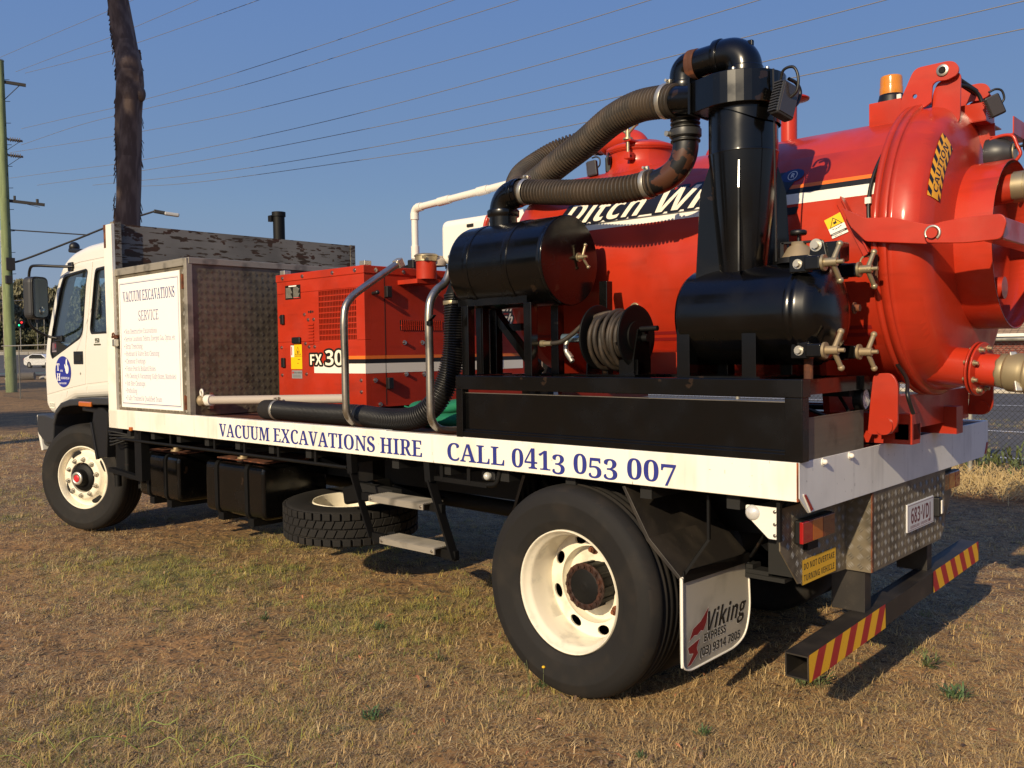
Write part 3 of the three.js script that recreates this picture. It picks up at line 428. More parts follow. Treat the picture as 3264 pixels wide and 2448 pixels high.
{ // ---- rear guard, flap, lamps, number-plate box, bumper
  const g = nb(); // sloping guard behind the rear wheel
  g.prism([[-.86, 1.03], [-.845, 1.035], [-.715, .815], [-.555, .665], [-.57, .655], [-.73, .80]], 'xy', -.64, -.045, .002).mesh('mudguard', M.dusty, truck);
  nb().prism([[-1.45, 1.03], [-1.62, .62], [-1.63, .62], [-1.47, 1.03]], 'xy', -.64, -.05).mesh('mudguard', M.black, truck);
  nb().bar(V(-.46, 1.02, -.12), V(-.46, .83, -.12), .012).bar(V(-.46, .83, -.12), V(-.555, .665, -.06), .012).bar(V(-.3, .96, -.52), V(-.52, .66, -.60), .012).mesh('guard_stay', M.blackDull, truck);
  const fl = roundPoly([[-.045, .665], [-.625, .645], [-.645, .40], [-.60, .285], [-.50, .25], [-.10, .245], [-.045, .27]], [.01, .01, .15, .1, .1, .04, .04], 5);
  const flap = nb().prism(fl, 'zy', -.562, -.55, .003).mesh('mud_flap', std({ map: tex(512, (u, v) => { const n = fbm(nz, u * 3, v * 3, 3), k = .70 - .20 * sm(.4, .8, n); return [k, k * .96, k * .88]; }, true, .7), roughness: .55 }), truck);
  nb().prism([[-.05, .69], [-.63, .672], [-.63, .628], [-.05, .64]], 'zy', -.55, -.541, .002).mesh('flap_clamp', M.blackDull, flap);
  const ed = nb(); const ring = fl.map((p) => V(-.548, p[1], p[0])); ed.tube([...ring.slice(2), ring[0]].map((p) => p), .005, 6, 80); ed.box(-.5555, -.546, .27, .66, -.052, -.040, .003).mesh('flap_edge', M.cream, flap);
  decal('flap_lettering', V(-.5485, .262, -.085), ZM, Y1, .52, .24, 768, 354, (x, w, h) => {
    const T = (s, px, py, f, col, sh) => { x.font = f; x.fillStyle = '#d8d4c8'; x.fillText(s, px - 5, py + 5); x.fillStyle = col; x.fillText(s, px, py); };
    x.save(); x.transform(1, 0, -.12, 1, 24, 0);
    x.fillStyle = '#7c161d'; x.strokeStyle = '#e4ddd0'; x.lineWidth = 6;
    for (const q of [[[20, 190], [60, 120], [150, 90], [240, 20], [225, 110], [190, 160], [160, 150], [120, 170], [80, 165]], [[10, 230], [150, 200], [120, 250], [140, 290], [60, 345], [10, 350], [80, 280], [30, 270]]]) { x.beginPath(); q.forEach((p, i) => i ? x.lineTo(...p) : x.moveTo(...p)); x.closePath(); x.stroke(); x.fill(); }
    T('Viking', 205, 175, 'italic bold 178px sans-serif', '#0c0b09'); T('EXPRESS', 200, 238, 'bold 72px sans-serif', '#0c0b09'); T('(03) 9314 7805', 160, 325, 'bold 80px sans-serif', '#0c0b09'); x.restore();
  }, flap);
  // lamp boards of tread plate
  const lb = nb().prism([[-.09, 1.0], [-.094, .83], [-.252, .667], [-.76, .637], [-.76, 1.0]], 'zy', -.126, -.12, 0).mesh('lamp_board', M.tread, truck);
  treadPattern(lb, V(-.1195, .65, -.095), ZM, Y1, .66, .345, .042, (u, v) => { const y = .65 + v, z = .095 + u; return y > .84 || z > .1 + (.84 - y) * .95 + .02; });
  nb().prism([[-1.67, 1.0], [-1.67, .6], [-2.05, .6], [-2.215, .79], [-2.22, 1.0]], 'zy', -.126, -.12, 0).mesh('lamp_board', M.tread, truck);
  const lamp = (z0, z1) => { const h = nb().box(-.12, -.085, .838, .938, z0, z1, .008).mesh('tail_lamp', M.plastic, truck); const t = (z1 - z0) / 3.4; nb().box(-.095, -.078, .843, .933, z0 + .004, z0 + t, .004).mesh('stop_lens', M.redLens, h); nb().box(-.095, -.0785, .843, .933, z0 + t, z0 + 2.1 * t, .004).mesh('indicator_lens', M.amberLens, h); nb().box(-.095, -.078, .843, .933, z0 + 2.1 * t, z1 - .004, .004).mesh('reverse_lens', phy({ color: lin(.13, .028, .014), roughness: .25, clearcoat: .6 }), h); };
  lamp(-.214, -.518); lamp(-2.24, -1.93);
  decal('warning_sign', V(-.1165, .655, -.283), ZM, Y1, .335, .105, 640, 230, (x, w, h) => { x.fillStyle = '#e5b02c'; x.fillRect(0, 0, w, h); x.fillStyle = '#1d1a12'; x.textAlign = 'center'; x.save(); x.scale(1, 1.25); x.font = 'bold 66px sans-serif'; x.fillText('DO NOT OVERTAKE', w / 2, 78, 590); x.fillText('TURNING VEHICLE', w / 2, 162, 590); x.restore(); }, lb, 0, .5, true);
  const wb = nb().prism(roundPoly([[-.248, 1.012], [-.104, 1.012], [-.107, .885], [-.149, .885], [-.248, .972]], .008), 'xy', -.056, -.05).mesh('lamp_bracket', M.cabWhite, truck);
  nb().lathe([[0, .018], [.02, .014], [.03, .004], [.032, 0]], 'z', V(-.218, .982, -.05), 24).mesh('clearance_lamp', M.clearLens, wb); for (const y of [.995, .945, .90]) bolt(nb(), V(-.122, y, -.05), Z1, .005, .003).mesh('bolt', M.steel, wb);
  nb().box(-.11, -.095, .88, 1.04, -.06, -.04).prism([[-.30, .92], [-.10, .92], [-.10, .80], [-.16, .78]], 'xy', -.40, -.30).mesh('lamp_bracket_post', M.blackDull, truck);
  // number-plate box
  const bx = nb().prism([[-.735, .998], [-1.735, .998], [-1.735, .70], [-1.665, .638], [-.742, .636]], 'zy', -.195, -.004, .003).mesh('plate_box', M.tread, truck);
  treadPattern(bx, V(-.0025, .645, -.75), ZM, Y1, .975, .345, .042, (u, v) => v > .05 || u < .91, 3, M.treadBar, .0018);
  treadPattern(bx, V(-.118, .64, -.733), X1, Y1, .115, .355, .042, null, 3);
  nb().box(-.006, 0, .64, .995, -.748, -.732).mesh('rusty_seam', M.rust, bx);
  const np = nb().box(-.003, .006, .750, .886, -1.524, -1.152, .004).mesh('number_plate', std({ color: lin(.62, .62, .62), roughness: .4 }), bx);
  decal('plate_lettering', V(.0068, .752, -1.156), ZM, Y1, .364, .131, 512, 184, (x, w, h) => {
    x.fillStyle = '#c9cacb'; x.fillRect(0, 0, w, h); x.strokeStyle = '#5d1f2b'; x.lineWidth = 3; x.strokeRect(8, 8, w - 16, h - 16); x.fillStyle = '#5a1524'; x.textAlign = 'center'; x.save(); x.scale(1, 1.30); x.font = 'bold 112px sans-serif'; x.fillText('683\u00b7VDJ', w / 2, 103, 484); x.restore(); x.font = 'bold 27px sans-serif'; x.fillText('QUEENSLAND \u00b7 SUNSHINE STATE', w / 2, 166, 480);
  }, bx, 0, .45, true);
  const pl = nb().box(-.002, .034, .775, .875, -1.575, -1.528, .008).mesh('plate_lamp', M.plastic, bx); nb().box(.020, .038, .79, .86, -1.570, -1.548, .004).mesh('lens', M.cream, bx);
  // bumper bar
  const A = V(-.065, .370, -.12), Bq = V(-.058, .462, -2.34), dir = Bq.clone().sub(A).normalize(), hh = .047, bb = nb(); const L = A.distanceTo(Bq);
  for (const [dx, dy, w, h] of [[hh, 0, .006, .1], [-hh, 0, .006, .1], [0, hh - .001, .094, .006], [0, -hh + .001, .094, .006]]) bb.bar(A.clone().add(V(dx, dy, 0)), Bq.clone().add(V(dx, dy, 0)), w, h);
  for (const z of [-.80, -1.62]) { const y = A.y + (A.z - z) * .0414; bb.box(-.20, -.045, y + .045, .70, z - .035, z + .035, .003); } bb.bar(V(-.25, .72, -.80), V(-.15, .72, -.80), .1, .1).bar(V(-.25, .72, -1.62), V(-.15, .72, -1.62), .1, .1);
  const bar = bb.mesh('bumper_bar', M.dusty, truck);
  const chev = (s0, s1, flip) => decal('chevron_plate', A.clone().addScaledVector(dir, s0).add(V(hh + .0055, -.056, 0)), dir, V(0, 1, 0).addScaledVector(dir, -dir.y).normalize(), s1 - s0, .112, 512, 92, (x, w, h) => { x.fillStyle = '#eab022'; x.fillRect(0, 0, w, h); x.fillStyle = '#a81e26'; const n = 5, p = w / n; for (let i = -1; i < n + 1; i++) { const q = i * p + p * .15, s = flip ? -p * .42 : p * .42; x.beginPath(); x.moveTo(q, h); x.lineTo(q + p * .48, h); x.lineTo(q + p * .48 + s, 0); x.lineTo(q + s, 0); x.closePath(); x.fill(); } x.fillStyle = 'rgba(60,50,40,.25)'; for (let k = 0; k < 40; k++) x.fillRect((k * 97) % w, (k * 53) % h, 3, 2); }, bar, 0, .45, true);
  chev(0.0, .80, false); chev(1.45, 2.21, true);
}
// ================================================================ EQUIPMENT ON THE TRAY
{ // ---- spare wheel, lying flat below the tray
  const t = thing('spare_wheel', [-3.70, 0.36, -0.67], 'spare truck wheel with blocky tread lying flat below the tray beside the fuel tank', 'wheel');
  const R = .472, c = V(-3.70, .49, -.67), tilt = new THREE.Matrix4().makeRotationFromEuler(new THREE.Euler(.03, 0, -.035)).setPosition(c);
  const body = nb().lathe([[.27, -.10], [.30, -.122], [.38, -.128], [.44, -.122], [.455, -.11], [R - .014, -.098], [R - .012, -.03], [R - .012, .03], [R - .014, .098], [.455, .11], [.44, .122], [.38, .128], [.30, .122], [.27, .10]], 'y', V(0, 0, 0), 72).geo(); body.applyMatrix4(tilt);
  const tyre = nb().add(body).mesh('tyre', M.rubber, t);
  // tread: shoulder lugs and two zigzag rows of blocks
  const b = nb(), n = 44; const block = (a, y, w, h, skew) => { const g = new RoundedBoxGeometry(w, h, .02, 1, .004); const q = new THREE.Matrix4().makeShear(0, 0, skew, 0, 0, 0); g.applyMatrix4(q); g.translate(0, y, R - .006); g.rotateY(a); g.applyMatrix4(tilt); b.add(g); };
  for (let k = 0; k < n; k++) { const a = k / n * 6.2832, p = 6.2832 / n * R; block(a, .088, p * .80, .046, 0); block(a, -.088, p * .80, .046, 0); block(a + .03, .034, p * .9, .050, .5); block(a + .06, -.026, p * .9, .052, .5); }
  b.mesh('tread_block', M.rubber, t).userData.kind = 'stuff';
  const rg = nb().lathe([[.272, .10], [.268, .118], [.262, .112], [.255, .05], [.25, -.05], [.16, -.02], [.15, .0], [.09, .0]], 'y', V(0, 0, 0), 60).geo(); rg.applyMatrix4(tilt); nb().add(rg).mesh('rim', M.rimWhite, t);
  for (let k = 0; k < 8; k++) { const a = k * .785 + .2, g = new THREE.SphereGeometry(.026, 12, 8); g.scale(1, .35, 1); g.translate(Math.cos(a) * .205, -.03, Math.sin(a) * .205); g.applyMatrix4(tilt); nb().add(g).mesh('hand_hole', M.dark, t); }
}
{ // ---- tread-plate tool box with the sign on its door
  const t = thing('tool_box', [-5.4, 1.2, -1.2], 'tread plate tool box behind the cab with the white service sign on its door', 'tool box');
  const body = nb().box(-6.015, -4.765, 1.198, 2.355, -1.9, -0.055, .004).mesh('box_body', M.tread, t);
  treadPattern(body, V(-4.7625, 1.215, -.09), ZM, Y1, 1.05, 1.09, .052, null, 4, M.tread, .0012);
  nb().box(-4.80, -4.755, 1.198, 2.372, -.06, -.012, .004).box(-4.80, -4.752, 2.33, 2.378, -1.9, -.03, .004).box(-6.02, -4.79, 2.318, 2.376, -.06, -.018, .004).mesh('corner_frame', M.aluFrame, t);
  const d = nb().box(-6.02, -4.815, 1.206, 2.316, -.054, -.03, .003).mesh('door', M.tread, t);
  treadPattern(d, V(-6.012, 1.212, -.0298), X1, Y1, 1.19, 1.10, .052, (u, v) => u < .10 || u > 1.13 || v < .045 || v > 1.06, 3);
  nb().box(-5.935, -4.885, 1.232, 2.292, -.029, -.024, .002).mesh('sign_board', M.cream, d);
  decal('sign_print', V(-5.930, 1.236, -.0232), X1, Y1, 1.04, 1.052, 1400, 1416, (x, w, h) => {
    x.fillStyle = '#f6f3ea'; x.fillRect(0, 0, w, h); x.strokeStyle = '#2d3270'; x.lineWidth = 7; x.strokeRect(32, 62, w - 64, h - 104); x.lineWidth = 2; x.strokeRect(20, 50, w - 40, h - 80);
    const c = (s, y, f, mw) => { x.font = f; x.textAlign = 'center'; x.save(); x.translate(w / 2, y); const k = mw / x.measureText(s).width; x.scale(k, 1); x.fillText(s, 0, 0); x.restore(); };
    x.fillStyle = '#2a3178'; c('VACUUM EXCAVATIONS', 260, 'bold 158px serif', 1200); c('SERVICE', 475, '150px serif', 470);
    x.fillStyle = '#444b88'; x.textAlign = 'left'; ['Non Destructive Excavations', 'Service Locations: Telstra, Energex Gas, Optus, etc', 'Strip Trenching', 'Hydrant & Valve Box Cleaning', 'Cleanout Footings', 'Fence Post & Bollard Holes', 'Pit Cleaning & Vacuuming (Gully Boxes, Manholes)', 'Job Site Cleanups', 'Potholing', 'Fully Trained & Qualified Team'].forEach((s, i) => {
      x.font = '72px serif'; x.save(); x.translate(105, 612 + i * 81); x.scale(Math.min(.76, 1150 / x.measureText(s).width), 1); x.fillText('\u2022 ' + s, 0, 0); x.restore(); });
  }, d, 0, .45, true);
  for (const y of [1.30, 2.20]) nb().box(-4.835, -4.80, y - .05, y + .05, -.030, -.008, .003).cyl(V(-4.812, y - .055, -.006), V(-4.812, y + .055, -.006), .008).mesh('hinge', M.rust, d);
  const pl = nb().box(-6.045, -5.95, 1.80, 1.83, -.025, .0, .004).tube([V(-5.975, 1.81, .012), V(-5.975, 1.835, .02), V(-5.955, 1.845, .02), V(-5.94, 1.83, .02), V(-5.94, 1.79, .015)], .006, 8).mesh('hasp', M.rust, d);
  nb().box(-5.985, -5.93, 1.735, 1.795, -.012, .022, .008).mesh('padlock', M.zinc, pl);
}
{ // ---- engine power pack
  const t = thing('power_pack', [-3.95, 1.19, -1.4], 'red engine power pack cabinet with FX30 lettering standing on the tray', 'generator');
  const x0 = -4.48, x1 = -3.41, zn = -.60, zf = -2.23;
  nb().box(x0 + .04, x1 - .05, 1.19, 1.275, zf + .05, zn - .05).mesh('skid', M.dark, t);
  const body = nb().box(x0, x1, 1.272, 2.205, zf, zn - .05).box(x0 + .0, x1, 1.2715, 1.74, zn - .051, zn, .003).box(x0, -3.945, 1.741, 2.105, zn - .051, zn, .003).box(-3.505, x1, 1.741, 2.105, zn - .051, zn, .003).box(x0, x1, 2.106, 2.2, zn - .051, zn, .003).mesh('cabinet', M.redSheet, t);
  nb().box(x0 - .006, x1 + .006, 2.196, 2.252, zf - .006, zn + .006, .006).mesh('lid', M.redSheet, t);
  const lb = nb(); for (const x of [-4.39, -4.13, -3.76, -3.50]) bolt(lb, V(x, 2.222, zn + .006), Z1, .010, .006); for (const z of [-.70, -.95, -1.25]) bolt(lb, V(x1 + .006, 2.222, z), X1, .010, .006);
  for (const [x, y] of [[-4.44, 1.93], [-4.43, 1.70], [-4.43, 1.49], [-4.12, 1.94], [-4.115, 1.725], [-4.11, 1.50], [-4.075, 1.90], [-4.005, 1.90], [-4.07, 1.70], [-4.0, 1.70], [-3.46, 1.38], [-3.46, 1.46], [-4.35, 1.30], [-4.1, 1.30], [-3.8, 1.30]]) bolt(lb, V(x, y, zn), Z1, .009, .006);
  for (const [y, z] of [[1.72, -.95], [1.72, -1.12], [1.495, -.96], [1.49, -1.13], [1.46, -.68], [1.29, -.72]]) bolt(lb, V(x1, y, z), X1, .011, .012); lb.mesh('cabinet_bolt', M.steel, t);
  for (const [x, z] of [[-4.42, -.64], [-3.44, -.64]]) nb().box(x - .03, x + .03, 2.252, 2.285, z - .03, z + .03, .004).mesh('lid_post', M.zinc, t);
  // radiator grille: core behind, vertical and horizontal bars in front
  nb().box(-3.95, -3.50, 1.735, 2.11, zn - .047, zn - .04).mesh('radiator_core', std({ map: tex(256, (u, v) => { const a = Math.sin(u * 6.283 * 24) > .2 ? 1 : .45, b = Math.sin(v * 6.283 * 9) > -.75 ? 1 : .5; const k = a * b; return [.40 * k, .24 * k, .17 * k]; }, true, .36), roughness: .8 }), t);
  const gr = nb(); for (let i = 0; i <= 9; i++) gr.box(-3.947, -3.503, 1.741 + i * .0404 - .004, 1.741 + i * .0404 + .004, zn - .012, zn - .004); for (let i = 0; i <= 24; i++) gr.box(-3.945 + i * .0183 - .0028, -3.945 + i * .0183 + .0028, 1.741, 2.105, zn - .0125, zn - .0045); gr.mesh('grille', M.redSheet, t);
  const lv = nb(); for (let i = 0; i < 7; i++) lv.bar(V(-4.075, 1.865 - i * .023, zn + .003), V(-4.005, 1.865 - i * .023, zn + .003), .010, .012); lv.mesh('louvre', M.redSheet, t);
  nb().cyl(V(-4.065, 1.957, zn), V(-4.065, 1.957, zn + .002), .008).cyl(V(-4.04, 1.957, zn), V(-4.04, 1.957, zn + .002), .011).cyl(V(-4.015, 1.957, zn), V(-4.015, 1.957, zn + .002), .008).mesh('key_switch', M.dark, t);
  for (const y of [1.912, 1.585]) nb().box(-4.425, -4.38, y - .037, y + .037, zn, zn + .018, .006).mesh('door_hinge', M.plastic, t);
  nb().box(-4.275, -4.167, 1.727, 1.776, zn, zn + .02, .014).mesh('door_latch', M.plastic, t);
  for (const y of [2.075, 1.435]) nb().box(x1, x1 + .035, y - .04, y + .04, -.82, -.775, .005).mesh('door_hinge', M.plastic, t);
  nb().cyl(V(x1, 2.06, -.675), V(x1 + .05, 2.065, -.675), .012, .012).sph(V(x1 + .05, 2.065, -.675), .016).mesh('door_knob', M.plastic, t);
  nb().box(x1 - .001, x1 + .0012, 1.285, 2.195, -.782, -.776).mesh('door_seam', M.dark, t);
  const vents = (z0, z1, y0, y1, n) => { const b = nb(), p = (z0 - z1) / n; for (let i = 0; i < n; i++) for (const [a, c] of [[y0, (y0 + y1) / 2 - .004], [(y0 + y1) / 2 + .004, y1]]) b.box(x1 - .002, x1 + .0015, a, c, z0 - i * p, z0 - i * p - p * .62); b.mesh('vent_slots', M.dark, t); const f = nb(); for (let i = 0; i < n; i++) f.box(x1, x1 + .006, y0 + .002, y1 - .002, z0 - i * p - p * .62, z0 - i * p - p * .82); f.mesh('vent_fins', M.redSheet, t); };
  vents(-.914, -1.32, 1.806, 1.881, 21); vents(-1.70, -1.96, 1.525, 1.603, 14);
  // stripes wrap round the corner
  const st = (y0, y1, xs, m, n) => nb().box(xs, x1 + .0012, y0, y1, zn, zn + .0012).box(x1, x1 + .0012, y0, y1, zf + .02, zn).mesh(n, m, t);
  st(1.608, 1.631, -3.60, std({ color: lin(.78, .17, .02), roughness: .4 }), 'orange_stripe'); st(1.5775, 1.6075, -3.60, M.plastic, 'black_stripe'); st(1.509, 1.577, -4.012, M.cream, 'cream_stripe');
  decal('model_lettering', V(-4.10, 1.535, zn + .0022), X1, Y1, .53, .155, 640, 187, (x, w, h) => { const T = (s, px, py, f, k) => { x.save(); x.translate(px, py); x.scale(k, 1); x.font = f; x.lineJoin = 'round'; x.strokeStyle = '#14110f'; x.lineWidth = 34; x.strokeText(s, 0, 0); x.restore(); }; const F = (s, px, py, f, k) => { x.save(); x.translate(px, py); x.scale(k, 1); x.font = f; x.fillStyle = '#f3ead2'; x.fillText(s, 0, 0); x.restore(); }; for (const D of [T, F]) { D('FX', 34, 146, 'bold 130px sans-serif', 1.25); D('30', 268, 150, 'bold 182px sans-serif', 1.35); } }, t);
  decal('instruction_sticker', V(-4.365, 2.06, zn + .0022), X1, Y1, .20, .105, 256, 134, (x, w, h) => { x.fillStyle = '#15140f'; x.fillRect(0, 0, w, h); x.fillStyle = '#e9e6da'; x.fillRect(60, 3, 130, 12); x.fillStyle = '#8b877c'; for (let i = 0; i < 9; i++) { x.fillRect(10, 24 + i * 11, 80 + (i * 37) % 30, 6); x.fillRect(136, 24 + i * 11, 80 + (i * 53) % 30, 6); } x.fillStyle = '#b8261f'; x.fillRect(140, 118, 100, 8); }, t, 0, .4, true);
  decal('warning_sticker', V(-4.308, 1.537, zn + .0022), X1, Y1, .145, .183, 200, 252, (x, w, h) => { x.fillStyle = '#f0bc12'; x.fillRect(0, 60, w, h - 60); x.fillRect(60, 0, 140, h); x.fillStyle = '#e8e2d4'; x.fillRect(0, 8, 58, 120); x.fillStyle = '#b3281e'; x.fillRect(8, 20, 16, 90); x.strokeStyle = '#2a2410'; x.lineWidth = 5; x.beginPath(); x.moveTo(128, 24); x.lineTo(176, 105); x.lineTo(80, 105); x.closePath(); x.stroke(); x.fillStyle = '#2a2410'; x.fillRect(118, 62, 20, 34); x.lineWidth = 3; x.strokeRect(70, 118, 120, 2); x.fillRect(120, 150, 50, 6); x.fillRect(110, 190, 30, 5); }, t, 0, .4, true);
  decal('maker_sticker', V(-4.30, 1.467, zn + .0022), X1, Y1, .135, .06, 220, 98, (x, w, h) => { x.fillStyle = '#8a8a8a'; x.fillRect(0, 0, w, h); x.fillStyle = '#a52a22'; x.fillRect(8, 14, 34, 26); x.fillStyle = '#1c1c1c'; x.font = 'bold 30px sans-serif'; x.fillText('Ditch Witch', 48, 38, 165); for (let i = 0; i < 3; i++) x.fillRect(20, 56 + i * 12, 170, 3); }, t, 0, .4, true);
  decal('maker_lettering', V(x1 + .002, 1.835, -1.74), ZM, Y1, .40, .235, 512, 300, (x, w, h) => { x.save(); x.transform(1, 0, -.25, 1, 70, 0); for (const m of [0, 1]) { x.lineJoin = 'round'; x.strokeStyle = '#231d18'; x.lineWidth = 40; x.fillStyle = '#e6dcc6'; x.font = 'italic bold 150px sans-serif'; m ? x.fillText('Ditch', 20, 130, 400) : x.strokeText('Ditch', 20, 130, 400); m ? x.fillText('Witch', 30, 265, 400) : x.strokeText('Witch', 30, 265, 400); } x.restore(); }, t);
  // fittings on the lid
  nb().cyl(V(-3.215, 2.16, -1.0), V(-3.215, 2.30, -1.0), .072, .072, 28).box(-3.42, -3.2, 2.13, 2.16, -1.1, -.9).mesh('air_intake', M.redSheet, t);
  nb().cyl(V(-3.215, 2.285, -1.0), V(-3.215, 2.325, -1.0), .080, .080, 28).lathe([[0, .012], [.07, .01], [.086, 0], [.086, -.006]], 'y', V(-3.215, 2.327, -1.0), 28).bar(V(-3.16, 2.305, -.92), V(-3.14, 2.305, -.92), .02).mesh('intake_cap', M.brass, t);
}
{ // ---- handrails
  const rail = (x, end, l1) => {
    const t = thing('grab_rail', [x, 1.2, 0], l1, 'grab rail', undefined);
    nb().tube([V(x - .02, 1.212, -.20), V(x - .018, 1.215, -.15), V(x - .012, 1.235, -.06), V(x - .004, 1.29, -.008), V(x, 1.36, 0), V(x, 1.6, 0), V(x, 1.86, 0), V(x, 1.93, -.015), V(x, 1.985, -.06), V(x, 2.03, -.125), end], .0225, 14, 80).mesh('rail_tube', M.galv, t);
    const e = end.clone().add(V(0, .015, -.03)); nb().bar(end.clone().add(V(0, -.008, .012)), e, .058, .058, .008).mesh('end_fitting', M.zinc, t); return t;
  };
  rail(-2.835, V(-2.835, 2.205, -.42), 'bent galvanised grab rail in front of the FX30 lettering, ending in a free square fitting');
  const r2 = rail(-2.085, V(-2.085, 2.16, -.19), 'bent galvanised grab rail whose top end meets the black filter drum');
  nb().box(-2.075, -2.045, 1.79, 1.815, .01, .03, .004).bar(V(-2.06, 1.815, .02), V(-2.03, 1.845, .01), .03, .006).mesh('clip', M.blackDull, r2);
}
{ // ---- black work platform
  const t = thing('work_platform', [-.93, 1.2, -.33], 'low black steel platform with panelled side on the rear of the tray', 'platform');
  const f = nb().box(-1.888, .018, 1.452, 1.524, -.075, 0, .004).box(-1.888, -1.84, 1.2, 1.452, -.05, -.001, .003).box(-.055, .017, 1.205, 1.452, -.06, -.001, .003).box(-1.84, -.055, 1.205, 1.235, -.045, -.003, .003).box(-1.888, .018, 1.46, 1.52, -.66, -.60).box(-1.888, -1.82, 1.2, 1.46, -.66, -.6).box(-1.888, -1.83, 1.46, 1.52, -.6, -.075).box(-.05, .0, 1.46, 1.52, -.6, -.075).box(-1.70, -1.65, 1.2, 1.452, -.36, -.31);
  f.mesh('frame', M.black, t);
  nb().box(-1.845, -.05, 1.225, 1.432, -.032, -.026).box(-1.845, -.05, 1.226, 1.246, -.026, -.012, .003).mesh('side_panel', M.black, t);
  nb().box(-1.84, -.055, 1.4325, 1.436, -.034, -.024).mesh('panel_edge', M.galv, t);
  const d = nb().box(-1.83, -.05, 1.492, 1.497, -.60, -.08).mesh('platform_deck', M.blackDull, t); 
  treadPattern(d, V(-1.82, 1.4972, -.09), X1, ZM, 1.76, .5, .05, null, 3).material = M.blackDull;
  const e = nb().box(-.004, 0, 1.205, 1.368, -.635, -.05).box(-.004, .001, 1.366, 1.372, -.635, -.05).box(-.03, 0, 1.34, 1.42, -.075, -.05).mesh('end_plate', std({ map: aluMap, color: lin(.42, .39, .35), metalness: .5, roughness: .6 }), t);
  // vacuum gauge hung below the platform end
  const g = nb().cyl(V(-.04, 1.417, -.662), V(-.003, 1.417, -.662), .052, .052, 36).lathe([[.052, -.004], [.053, .006], [.046, .008], [.045, -.002]], 'x', V(-.003, 1.417, -.662), 36).box(-.15, -.03, 1.43, 1.47, -.62, -.56).mesh('pressure_gauge', M.plastic, t);
  decal('gauge_face', V(-.0025, 1.372, -.617), ZM, Y1, .09, .09, 192, 192, (x, w, h) => { x.fillStyle = '#e9e8e0'; x.beginPath(); x.arc(96, 96, 94, 0, 7); x.fill(); x.strokeStyle = '#222'; for (let k = 0; k <= 40; k++) { const a = 2.36 + k / 40 * 4.71, r = k % 5 ? 78 : 68; x.lineWidth = k % 5 ? 2 : 4; x.beginPath(); x.moveTo(96 + Math.cos(a) * 86, 96 + Math.sin(a) * 86); x.lineTo(96 + Math.cos(a) * r, 96 + Math.sin(a) * r); x.stroke(); } x.fillStyle = '#222'; x.font = 'bold 18px sans-serif'; x.textAlign = 'center'; ['0', '5', '10', '15', '20', '25', '30'].forEach((s, i) => { const a = 2.36 + i / 6 * 4.71; x.fillText(s, 96 + Math.cos(a) * 54, 102 + Math.sin(a) * 54); }); x.fillText('inHg', 96, 160); x.lineWidth = 5; x.beginPath(); x.moveTo(46, 34); x.lineTo(128, 132); x.stroke(); }, g);
  nb().tube([V(-.10, 1.43, -.62), V(-.03, 1.36, -.55), V(-.02, 1.33, -.48), V(-.06, 1.36, -.38), V(-.12, 1.40, -.3)], .008, 8).mesh('gauge_hose', M.blackHose, t);
  nb().tube([V(-1.905, 1.236, -.24), V(-1.895, 1.236, -.16)], .02).mesh('rail_socket', M.rust, t);
}
function wingNut(b, c, ax, rot, L = .075, m = 1) { // T-handle nut: boss plus two arms with ball ends
  b.cyl(c, c.clone().addScaledVector(ax, .052 * m), .0175 * m, .0165 * m, 14).cyl(c.clone().addScaledVector(ax, -.006), c.clone().addScaledVector(ax, .004), .032 * m, .032 * m, 20).cyl(c.clone().addScaledVector(ax, .05 * m), c.clone().addScaledVector(ax, .076 * m), .0085 * m, .0085 * m, 10);
  for (const s of rot) { const u = Math.abs(ax.x) > .5 ? V(0, Math.sin(s), -Math.cos(s)) : V(Math.cos(s), Math.sin(s), 0); const a = c.clone().addScaledVector(ax, .032 * m), e = a.clone().addScaledVector(u, L).addScaledVector(ax, .012); b.cyl(a, e, .0105 * m, .0095 * m, 10).sph(e, .0135 * m, 12); } return b;
}
